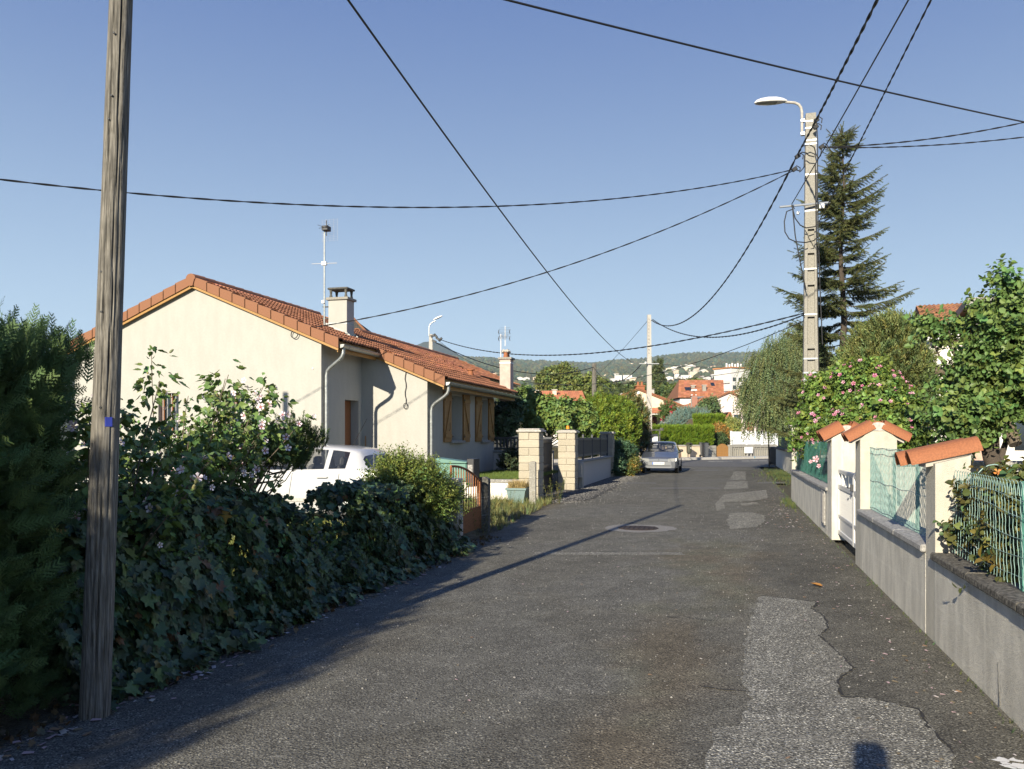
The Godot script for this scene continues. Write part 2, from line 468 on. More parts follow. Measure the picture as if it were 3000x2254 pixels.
func build_ground():
	var mb := MB.new()
	mb.quad(V(-400, -0.06, -60), V(500, -0.06, -60), V(900, -0.06, 1300), V(-700, -0.06, 1300))
	struct(mb, "ground", M.earth)
	var asph = asphalt_image(1024, 3, 0.175, 0.22, 0.26)
	var bump = noise_tex(0.16, 0, 1, 2, 1, 0.0, 512)
	mat("asphalt", 1, 1, 1, 0.93, {"tex": asph, "hmap": bump, "hscale": 0.5, "scale": 0.8, "detail": noise_tex(0.016, 0.82, 1.0, 6), "dscale": Vector3(0.23, 0.23, 0.23), "vcol": true, "spec": 0.35})
	mat("asphalt_old", 1, 1, 1, 0.95, {"tex": asphalt_image(1024, 9, 0.26, 0.52, 0.36), "hmap": bump, "hscale": 0.7, "scale": 0.75, "detail": noise_tex(0.016, 0.82, 1.0, 6), "dscale": Vector3(0.31, 0.31, 0.31), "spec": 0.35})
	mat("asphalt_far", 0.145, 0.14, 0.127, 0.93, {"tex": noise_tex(0.03, 0.75, 1.0, 6), "scale": 0.3})
	# our street: a fine grid so that the dust and tar can be dyed into it
	var dust := FastNoiseLite.new()
	dust.seed = 5; dust.frequency = 0.55; dust.fractal_octaves = 4
	var blot := FastNoiseLite.new()
	blot.seed = 8; blot.frequency = 0.25; blot.fractal_octaves = 5
	var rows := []
	var s := -9.0
	while s < 45.0:
		rows.append(s)
		s += 0.14 if s < 16 else 0.35
	var colr := func(t: float, ss: float) -> Color:
		var k := 1.0 + 0.30 * blot.get_noise_2d(t * 1.5, ss) + 0.12 * blot.get_noise_2d(t * 9, ss * 5)
		var c := Color(k, k * 0.985, k * 0.955)
		# newer darker strip of tar along the right-hand wall
		if t > 0.35 + 0.25 * dust.get_noise_2d(3.0, ss) and ss > 3.0:
			c = c * 0.82
		# brown earth trodden over the middle right
		var d1 := Vector2((t + 0.25) / 0.75, (ss - 10.5) / 3.4).length() + dust.get_noise_2d(t * 2, ss * 1.3) * 0.9
		var d2 := Vector2((t + 0.42) / 0.42, (ss - 5.4) / 3.2).length() + dust.get_noise_2d(t * 2 + 9, ss * 1.3) * 0.9
		var w := clampf(1.15 - minf(d1, d2), 0, 0.75)
		c = c.lerp(Color(k * 1.10, k * 0.95, k * 0.76), w)
		var e := clampf(0.5 - (t + 3.85) * 2.2 + dust.get_noise_2d(t * 3, ss * 2) * 0.8, 0, 0.7)
		c = c.lerp(Color(0.95, 0.8, 0.58), e)
		return c
	mb = MB.new()
	for i in rows.size() - 1:
		var s0: float = rows[i]
		var s1: float = rows[i + 1]
		var n := 42 if s0 < 16 else 22
		var l := -4.55
		for k in n:
			var t0 := l + (1.57 - l) * k / n
			var t1 := l + (1.57 - l) * (k + 1) / n
			var q := [V(t0, 0, s0), V(t1, 0, s0), V(t1, 0, s1), V(t0, 0, s1)]
			var cc := [colr.call(t0, s0), colr.call(t1, s0), colr.call(t1, s1), colr.call(t0, s1)]
			for id in [0, 2, 1, 0, 3, 2]:
				mb.col = cc[id]; mb.put(q[id], Vector3.UP)
	var road = struct(mb, "road", M.asphalt)
	# patches of old worn surface
	mb = MB.new()
	var z2 := func(list): # pixels of the enlarged crop that was read off
		var r := []
		for p in list: r.append([1900 + p[0] / 2.011, 1600 + p[1] / 2.011])
		return gpx(r)
	flat(z2.call([[660, 295], [730, 300], [1000, 335], [960, 370], [1030, 410], [1060, 480], [1010, 530], [1090, 600], [1130, 640], [1210, 722], [1150, 760], [1118, 800], [1140, 890], [1300, 897], [1420, 925], [1590, 965], [1640, 1060], [1750, 1170], [1800, 1240], [1700, 1500], [250, 1500], [330, 1300], [380, 1080], [540, 1060], [600, 900], [550, 800], [555, 600], [600, 440]]), 0.004, 0.02, mb)
	part(mb, "worn_patch", M.asphalt_old, road)
	mat("tar_seam", 0.05, 0.048, 0.044, 0.85, {"tex": noise_tex(0.06, 0.5, 1.0, 5), "scale": 2.0})
	for q in [[[660, 295], [730, 300], [1000, 335], [960, 372], [1030, 412], [1060, 482], [1010, 532], [1090, 602], [1130, 642], [1212, 724], [1150, 762], [1118, 802], [1140, 892], [1300, 900], [1420, 928], [1590, 968], [1640, 1062], [1750, 1172], [1800, 1242]], [[300, 830], [450, 850], [560, 856], [640, 870]], [[100, 420], [260, 430], [400, 446]], [[-500, 40], [-200, 36], [150, 44], [420, 40]]]:
		mb = MB.new()
		var pl: Array = z2.call(q)
		var pts := []
		for i in pl.size() - 1:
			var n := maxi(2, int(pl[i].distance_to(pl[i + 1]) / 0.04))
			for k in n: pts.append(pl[i].lerp(pl[i + 1], float(k) / n) + Vector3(rnd(-0.012, 0.012), 0.0055, rnd(-0.012, 0.012)))
		for i in pts.size() - 1:
			if rng.randf() < 0.12: continue
			var sd: Vector3 = (pts[i + 1] - pts[i]).cross(Vector3.UP).normalized() * rnd(0.003, 0.011)
			mb.quad(pts[i] - sd, pts[i + 1] - sd, pts[i + 1] + sd, pts[i] + sd)
		part(mb, "tar_seam", M.tar_seam, road)
	for l in [[[2140, 1504], [2200, 1502], [2245, 1512], [2240, 1530], [2215, 1545], [2140, 1552], [2130, 1530]],
			[[2095, 1478], [2120, 1450], [2245, 1436], [2250, 1460], [2200, 1470], [2120, 1472], [2125, 1492], [2100, 1498]],
			[[2165, 1475], [2215, 1472], [2225, 1478], [2180, 1484]],
			[[2138, 1407], [2150, 1382], [2185, 1382], [2186, 1407]],
			[[2120, 1434], [2130, 1412], [2190, 1411], [2192, 1432]]]:
		mb = MB.new()
		flat(gpx(l), 0.004, 0.03, mb)
		part(mb, "worn_patch", M.asphalt_old, road)
	mat("worn_line", 0.30, 0.29, 0.26, 0.95, {"tex": noise_tex(0.06, 0.35, 1.0, 6), "scale": 1.6})
	for l in [[1560, 2000, 1619, 1627], [1900, 2110, 1429, 1433], [1815, 1920, 1414, 1418], [2027, 2103, 1377, 1380.5], [2215, 2300, 1413, 1417]]:
		mb = MB.new()
		flat(gpx([[l[0], l[3]], [l[0] + 10, l[2]], [l[1], l[2]], [l[1] + 5, l[3]]]), 0.004, 0.025, mb)
		part(mb, "worn_stripe", M.asphalt_old if l[0] == 1560 else M.worn_line, road)
	mb = MB.new()
	for q in [[2945, 2240], [2972, 2230], [2960, 2250], [2988, 2248], [2930, 2228]]:
		var c := Pg(q[0], q[1])
		var rg := []
		for k in 9: rg.append(c + Vector3(cos(k * TAU / 9), 0, sin(k * TAU / 9)) * rnd(0.012, 0.05))
		flat(rg, 0.005, 0.0, mb)
	part(mb, "paint_splash", M.white_paint, road)
	# manhole
	var mo := Pg(1870, 1549)
	var mh = thing("manhole_cover", "round rusty iron manhole cover in a ragged pale concrete collar in the road", "manhole cover", Vector3(mo.x, 0.0, mo.z))
	mb = MB.new()
	var ring := []
	for k in 20:
		var a := TAU * k / 20
		ring.append(mo + Vector3(cos(a) * 0.62 * rnd(0.9, 1.1), 0, sin(a) * 0.62 * rnd(0.85, 1.12)))
	flat(ring, 0.005, 0.03, mb)
	mat("collar", 0.42, 0.40, 0.36, 0.95, {"tex": noise_tex(0.05, 0.5, 1.0, 6), "scale": 1.5})
	part(mb, "concrete_collar", M.collar, mh)
	mat("rust_iron", 0.085, 0.058, 0.045, 0.75, {"metal": 0.3, "tex": noise_tex(0.05, 0.5, 1.0, 5), "scale": 2.0})
	mb = MB.new()
	mb.lathe([Vector2(0.0, 0.014), Vector2(0.34, 0.014), Vector2(0.35, 0.011), Vector2(0.35, 0.0)], mo, 28)
	for k in range(-3, 4):
		mb.box(mo + Vector3(k * 0.085 - 0.02, 0.012, -0.22), mo + Vector3(k * 0.085 + 0.02, 0.02, 0.22))
	part(mb, "iron_lid", M.rust_iron, mh)
	# the side the left gardens stand on, gravel, and the crossing street
	mb = MB.new()
	flat([V(-4.0, 0, -9), V(-3.62, 0, 2), V(-3.75, 0, 8), V(-3.8, 0, 13), V(-4.25, 0, 18.2), V(-4.45, 0, 33), V(-4.6, 0, 37), V(-4.6, 0, 46), V(-30, 0, 46), V(-30, 0, -9)], 0.006, 0.05, mb)
	struct(mb, "verge_ground", M.earth)
	mb = MB.new()
	flat([V(-4.3, 0, 19.4), V(-3.35, 0, 20.5), V(-3.4, 0, 25.5), V(-4.05, 0, 33), V(-5.2, 0, 33), V(-5.2, 0, 19.4)], 0.011, 0.09, mb)
	struct(mb, "gravel_apron", M.gravel)
	mb = MB.new()
	var A := far_at(0, 0) ; var ax := far_axis(); var nn := far_normal()
	mb.quad(A - ax * 60 - nn * 7.5 + Vector3(0, 0.004, 0), A + ax * 60 - nn * 7.5 + Vector3(0, 0.004, 0), A + ax * 60 + Vector3(0, 0.004, 0), A - ax * 60 + Vector3(0, 0.004, 0))
	flat([V(-4.55, 0, 45), V(2.4, 0, 45), V(2.4, 0, 53.0), V(-4.55, 0, 46.5)], 0.0, 0, mb)
	struct(mb, "crossing_street", M.asphalt_far)
	mb = MB.new()
	for k in 7:
		var p := Pg(2085 + k * 25, 1352.6 - k * 0.28)
		if k == 3: continue
		mb.obox(p + Vector3(0, 0.008, 0), Vector3(0.5, 0.003, 0.12), Basis(Vector3.UP, 0.12))
	struct(mb, "road_marking", M.white_paint)
	# lawn in the garden behind the hedge
	mb = MB.new()
	flat([V(-4.5, 0, 5), V(-4.5, 0, 19.9), V(-28, 0, 19.9), V(-28, 0, 5)], 0.012, 0.0, mb)
	struct(mb, "lawn", M.lawn)
func far_axis() -> Vector3: return V(0.713, 0, 0.701)
func far_normal() -> Vector3: return V(-0.701, 0, 0.713)
func far_at(k: float, d: float) -> Vector3: return V(-3.26, 0, 56.5) + far_axis() * k + far_normal() * d
func PF(u, v, d) -> Vector3:   # on the plane d metres behind the far kerb
	var x: float = (u - 1500.0) / F
	var dir := V(x * cos(TH) - sin(TH), 0, x * sin(TH) + cos(TH))
	var n := far_normal()
	return Pz(u, v, (far_at(0, d)).dot(n) / dir.dot(n))

func build_right_walls():
	# coping + plinth walls along the right-hand gardens
	var secs := [[-4.0, 7.0, "low cream rendered wall with grey lichen coping under the wire fence and roses", 0.70, "coping_old"], [7.29, 10.72, "low cream rendered wall with pale slab coping between two tiled piers", 0.72, "coping"], [14.1, 21.75, "low cream rendered wall with pale coping under the green net screen", 0.78, "coping"]]
	for w in secs:
		var g = thing("garden_wall", w[2], "wall", V(1.7, 0, (w[0] + w[1]) / 2))
		var mb := MB.new()
		mb.box(V(1.55, -0.05, w[0]), V(1.79, w[3] - 0.062, w[1]), 0.01)
		part(mb, "wall", M.render, g)
		var n := int(round((w[1] - w[0]) / 1.0))
		var st: float = (w[1] - w[0]) / n
		for k in n:
			mb = MB.new()
			var j := rnd(-0.006, 0.006)
			mb.box(V(1.512 + j, w[3] - 0.06, w[0] + st * k + 0.003), V(1.84 + j, w[3] + rnd(-0.003, 0.003), w[0] + st * (k + 1) - 0.003), 0.012)
			part(mb, "coping_slab", M[w[4]], g)
		if w[0] < 0:   # hairline with a weep hole
			mb = MB.new()
			var pts := []
			for k in 8: pts.append(V(1.5485, 0.26 - k * 0.035, 5.45 - k * 0.006 + rnd(-0.01, 0.01)))
			mb.tube(pts, [0.0012, 0.001, 0.001, 0.0015, 0.002, 0.003, 0.004, 0.006], 5)
			part(mb, "crack", M.concrete_dark, g)
	# far piece of wall, set back
	var fw = thing("garden_wall", "far low cream wall with mossy coping and green netting beside the dark bin", "wall", V(2.6, 0, 44))
	var m2 := MB.new()
	m2.box(V(2.6, -0.05, 33.0), V(2.85, 0.93, 48.5), 0.01)
	part(m2, "wall", M.render, fw)
	for k in 15:
		m2 = MB.new()
		m2.box(V(2.5, 0.935, 33.0 + k * 1.033), V(2.92, 1.02, 33.0 + (k + 1) * 1.033 - 0.01), 0.012)
		part(m2, "coping_slab", M.coping_old, fw)
	# --- piers ---
	var p1 = thing("gate_pier", "short cream rendered pier capped by one sloping terracotta channel tile", "pier", V(1.67, 0, 7.14))
	var mb := MB.new()
	mb.prism([Vector2(1.552, 0), Vector2(1.80, 0), Vector2(1.80, 1.455), Vector2(1.552, 1.39)], V(0, 0, 6.98), Vector3(1, 0, 0), Vector3(0, 1, 0), V(0, 0, 0.31))
	part(mb, "pier_body", M.render_cream, p1)
	mb = MB.new()
	half_tube(mb, V(1.40, 1.375, 7.14), V(1.90, 1.495, 7.12), 0.115, Vector3.UP, 10, 0.016)
	part(mb, "channel_tile", M.terracotta, p1)
	mb = MB.new()
	half_tube(mb, V(1.36, 1.36, 7.36), V(1.86, 1.48, 7.34), 0.115, Vector3.UP, 10, 0.016)
	part(mb, "channel_tile", M.terracotta, p1)
	mb = MB.new()
	mb.prism([Vector2(1.50, 1.36), Vector2(1.82, 1.43), Vector2(1.82, 1.50), Vector2(1.50, 1.43)], V(0, 0, 7.05), Vector3(1, 0, 0), Vector3(0, 1, 0), V(0, 0, 0.26))
	part(mb, "mortar_bed", M.mortar, p1)
	for q in [[10.70, 11.09, 1.55, 1.96, "tall cream gatepost with gabled terracotta cap on the near side of the white gate", "render_cream"], [13.55, 14.1, 1.55, 1.99, "tall grey-cream gatepost with gabled terracotta cap on the far side of the white gate", "render"]]:
		var cx: float = (q[2] + q[3]) / 2
		var g = thing("gate_pier", q[4], "pier", V(cx, 0, (q[0] + q[1]) / 2))
		mb = MB.new()
		mb.prism([Vector2(q[2], 0), Vector2(q[3], 0), Vector2(q[3], 1.58), Vector2(cx + 0.08, 1.685), Vector2(cx - 0.08, 1.685), Vector2(q[2], 1.57)], V(0, 0, q[0]), Vector3(1, 0, 0), Vector3(0, 1, 0), V(0, 0, q[1] - q[0]))
		part(mb, "pier_body", M[q[5]], g)
		for sd in [-1.0, 1.0]:
			for k in 2:
				mb = MB.new()
				var sm: float = lerpf(q[0], q[1], 0.24 + 0.52 * k)
				half_tube(mb, V(cx + sd * 0.33, 1.535, sm), V(cx + sd * 0.03, 1.70, sm), (q[1] - q[0]) * 0.31, Vector3.UP, 8, 0.014)
				part(mb, "channel_tile", M.terracotta, g)
			mb = MB.new()
			mb.prism([Vector2(0, 0), Vector2(0.29, -0.155), Vector2(0.29, -0.115), Vector2(0, 0.05)], V(cx, 1.675, q[0] + 0.03), Vector3(sd, 0, 0), Vector3(0, 1, 0), V(0, 0, q[1] - q[0] - 0.06))
			part(mb, "mortar_bed", M.mortar, g)
		mb = MB.new()
		half_tube(mb, V(cx, 1.69, q[0] + 0.06), V(cx, 1.69, q[1] + 0.02), 0.10, Vector3.UP, 10, 0.016)
		part(mb, "ridge_tile", M.terracotta, g)
		mb = MB.new()
		mb.prism([Vector2(-0.095, 0), Vector2(0.095, 0), Vector2(0.09, 0.05), Vector2(0.055, 0.095), Vector2(0, 0.105), Vector2(-0.055, 0.095), Vector2(-0.09, 0.05)], V(cx, 1.672, q[0] - 0.012), Vector3(1, 0, 0), Vector3(0, 1, 0), V(0, 0, 0.07))
		part(mb, "mortar_plug", M.concrete_pale, g)
	var p4 = thing("gate_pier", "slim cream fence pier half hidden by the pink-flowered bush", "pier", V(1.7, 0, 21.9))
	mb = MB.new()
	mb.box(V(1.55, 0, 21.75), V(1.85, 1.86, 22.05), 0.012)
	part(mb, "pier_body", M.render_cream, p4)
	mb = MB.new()
	mb.box(V(1.5, 1.862, 21.7), V(1.9, 1.94, 22.1), 0.015)
	part(mb, "cap_slab", M.concrete_pale, p4)
	# meter box on the wall
	var bx = thing("meter_box", "narrow grey meter cabinet fixed to the cream wall beside the gatepost", "meter box", V(1.52, 0.15, 14.6))
	mb = MB.new()
	mb.box(V(1.52, 0.14, 14.35), V(1.548, 0.70, 14.75), 0.006)
	part(mb, "housing", M.coping, bx)
	mb = MB.new()
	mb.box(V(1.508, 0.18, 14.39), V(1.518, 0.66, 14.71), 0.003)
	part(mb, "door", M.concrete_pale, bx)
	# --- white gate ---
	var gt = thing("garden_gate", "white steel double gate with vertical corrugations and a row of small openings", "gate", V(1.66, 0, 12.3))
	for lf in [[11.12, 11.93], [11.955, 13.53]]:
		var fr := MB.new()
		for y in [[0.10, 0.17], [0.36, 0.41], [0.80, 0.87], [1.04, 1.10]]:
			fr.box(V(1.64, y[0], lf[0]), V(1.685, y[1], lf[1]), 0.006)
		for e in [[lf[0], lf[0] + 0.05], [lf[1] - 0.05, lf[1]]]:
			fr.box(V(1.638, 0.10, e[0]), V(1.687, 1.10, e[1]), 0.006)
		var nq := int(round((lf[1] - lf[0]) / 0.4))
		for k in range(1, nq):
			var ss: float = lerpf(lf[0], lf[1], float(k) / nq)
			fr.box(V(1.64, 0.87, ss - 0.025), V(1.685, 1.04, ss + 0.025), 0.004)
		var leafn = part(fr, "gate_leaf", M.white_gate, gt)
		var pn := MB.new()
		pn.box(V(1.655, 0.17, lf[0] + 0.05), V(1.675, 0.36, lf[1] - 0.05))
		part(pn, "kick_panel", M.white_gate, leafn)
		var nr := int((lf[1] - lf[0] - 0.1) / 0.062)
		for k in nr:
			var r := MB.new()
			var ss: float = lf[0] + 0.05 + (lf[1] - lf[0] - 0.1) * (k + 0.5) / nr
			r.prism([Vector2(-0.031, 0.012), Vector2(-0.018, -0.012), Vector2(0.018, -0.012), Vector2(0.031, 0.012)], V(1.662, 0.41, ss), Vector3(0, 0, 1), Vector3(1, 0, 0), Vector3(0, 0.39, 0))
			part(r, "corrugated_slat", M.white_gate, leafn)
	mb = MB.new()
	mb.box(V(1.60, 0.86, 11.90), V(1.638, 0.95, 11.94), 0.004)
	mb.tube([V(1.62, 0.9, 11.97), V(1.58, 0.9, 11.97), V(1.58, 0.9, 12.08)], [0.008], 6)
	part(mb, "lock", M.dark_metal, gt)
	mb = MB.new()
	mb.box(V(1.66, 0.10, 11.935), V(1.70, 1.12, 11.95), 0.003)
	part(mb, "meeting_bar", M.white_gate, gt)
	var ib = thing("letter_box", "small white letter box hung on the gatepost beside the white gate", "letter box", V(1.6, 0.9, 11.2))
	mb = MB.new()
	mb.box(V(1.555, 0.83, 11.095), V(1.72, 1.22, 11.14), 0.006)
	part(mb, "housing", M.white_paint, ib)
	mb = MB.new()
	mb.box(V(1.552, 1.10, 11.105), V(1.556, 1.13, 11.135))
	part(mb, "slot", M.dark_metal, ib)

func wavy(mb: MB, a: Vector3, b: Vector3, amp: float, r: float, k: int, ph: float, side: Vector3):
	var p := []
	for i in k + 1:
		var x := float(i) / k
		p.append(a.lerp(b, x) + side * amp * sin(i * PI * 0.5 + ph))
	mb.tube(p, [r], 3, false)
func build_right_fences():
	# near fence: looped border wire on green posts
	var g = thing("wire_fence", "green looped border-wire fence on the lichen-grey coping in front of the roses", "fence", V(1.66, 0.7, 5.5))
	var mb := MB.new()
	var t0 := 1.64
	var s := 2.4
	while s < 6.93:
		var bow := 0.03 * sin(s * 2.1) + rnd(-0.004, 0.004)
		wavy(mb, V(t0 + bow * 0.3, 0.72, s + rnd(-0.01, 0.01)), V(t0 + bow, 1.27, s), 0.006, 0.0021, 22, s * 9, V(0, 0, 1))
		s += 0.07
	part(mb, "wire_mesh", M.fence_wire, g).set_meta("kind", "stuff")
	mb = MB.new()
	for y in [0.80, 0.93, 1.05, 1.18, 1.27]:
		var p := []
		for i in 60:
			var ss := 2.4 + 4.53 * i / 59.0
			p.append(V(t0 + 0.03 * sin(ss * 2.1) * (y - 0.72) * 1.8 - 0.004, y + 0.014 * sin(ss * 3.7 + y * 9) - 0.03 * sin((ss - 2.4) / 4.53 * PI), ss))
		mb.tube(p, [0.0018], 4, false)
	part(mb, "strand_wires", M.fence_wire, g).set_meta("kind", "stuff")
	mb = MB.new()
	s = 2.4
	while s < 6.85:
		var p := []
		for i in 9:
			var an := PI * i / 8.0
			p.append(V(t0 + 0.03 * sin(s * 2.1), 1.262 + 0.085 * sin(an), s + 0.055 - 0.055 * cos(an)))
		mb.tube(p, [0.0022], 4, false)
		s += 0.07
	part(mb, "wire_loops", M.fence_wire, g).set_meta("kind", "stuff")
	for ss in [5.38, 3.0]:
		mb = MB.new()
		mb.prism([Vector2(-0.022, -0.02), Vector2(0.022, -0.02), Vector2(0.022, -0.013), Vector2(0.004, -0.013), Vector2(0.004, 0.024), Vector2(-0.004, 0.024), Vector2(-0.004, -0.013), Vector2(-0.022, -0.013)], V(1.672, 0.66, ss), V(0, 0, 1), Vector3(1, 0, 0), Vector3(0, 0.68, 0))
		part(mb, "fence_post", M.fence_green, g)
	# middle fence: dense twisted mesh
	g = thing("wire_fence", "dense green crimped-wire mesh fence on pale coping between two tiled piers", "fence", V(1.66, 0.72, 9.0))
	mb = MB.new()
	s = 7.32
	while s < 10.68:
		wavy(mb, V(1.66, 0.73, s), V(1.66, 1.47 + rnd(-0.01, 0.01), s), 0.009, 0.0019, 34, rnd(0, 6.28), V(0, 0, 1))
		wavy(mb, V(1.66, 0.73, s + 0.02), V(1.66, 1.47 + rnd(-0.01, 0.01), s + 0.02), 0.009, 0.0019, 34, rnd(0, 6.28), V(0, 0, 1))
		s += 0.05
	part(mb, "wire_mesh", M.fence_wire, g).set_meta("kind", "stuff")
	mb = MB.new()
	for y in [0.76, 1.08, 1.40, 1.465]:
		var p := []
		for i in 30: p.append(V(1.658, y + 0.008 * sin(i * 0.9 + y * 5), 7.32 + 3.38 * i / 29.0))
		mb.tube(p, [0.0026], 4, false)
	part(mb, "strand_wires", M.fence_wire, g).set_meta("kind", "stuff")
	for ss in [8.25, 9.35]:
		mb = MB.new()
		mb.box(V(1.672, 0.68, ss - 0.02), V(1.70, 1.42, ss + 0.02), 0.004)
		part(mb, "fence_post", M.fence_green, g)
	# net screen
	for q in [[14.12, 21.72, 1.66, 0.80, 1.50, "green woven net screen on the wall between cream gatepost and slim pier, roses hanging over"], [34.0, 48.4, 2.7, 1.03, 2.0, "green woven net screen on the far set-back wall beside the weeping birch"]]:
		g = thing("net_screen", q[5], "fence", V(q[2], q[3], (q[0] + q[1]) / 2))
		mb = MB.new()
		var y: float = q[3]
		while y < q[4]:
			var h := 0.011 + rnd(0, 0.006)
			var p := []
			var n := 24
			for i in n:
				var sa: float = lerpf(q[0], q[1], float(i) / n)
				var sb: float = lerpf(q[0], q[1], float(i + 1) / n)
				var wa := 0.006 * sin(sa * 7 + y * 30)
				var wb := 0.006 * sin(sb * 7 + y * 30)
				mb.quad(V(q[2] + wa, y + wa, sb), V(q[2] + wa, y + wa, sa), V(q[2] + wa, y + h + wa, sa), V(q[2] + wb, y + h + wb, sb))
			y += 0.024
		part(mb, "net", M.net_green, g).set_meta("kind", "stuff")
		mb = MB.new()
		var ss: float = q[0]
		while ss < q[1]:
			mb.tube([V(q[2] - 0.008, q[3], ss), V(q[2] - 0.008, q[4], ss)], [0.002], 3, false)
			ss += 0.1
		part(mb, "wire_mesh", M.fence_green, g).set_meta("kind", "stuff")
		var np := int((q[1] - q[0]) / 2.0)
		for k in np + 1:
			var sp: float = lerpf(q[0] + 0.05, q[1] - 0.05, float(k) / np)
			mb = MB.new()
			mb.box(V(q[2] + 0.012, q[3] - 0.02, sp - 0.018), V(q[2] + 0.04, q[4], sp + 0.018), 0.004)
			part(mb, "fence_post", M.fence_green, g)

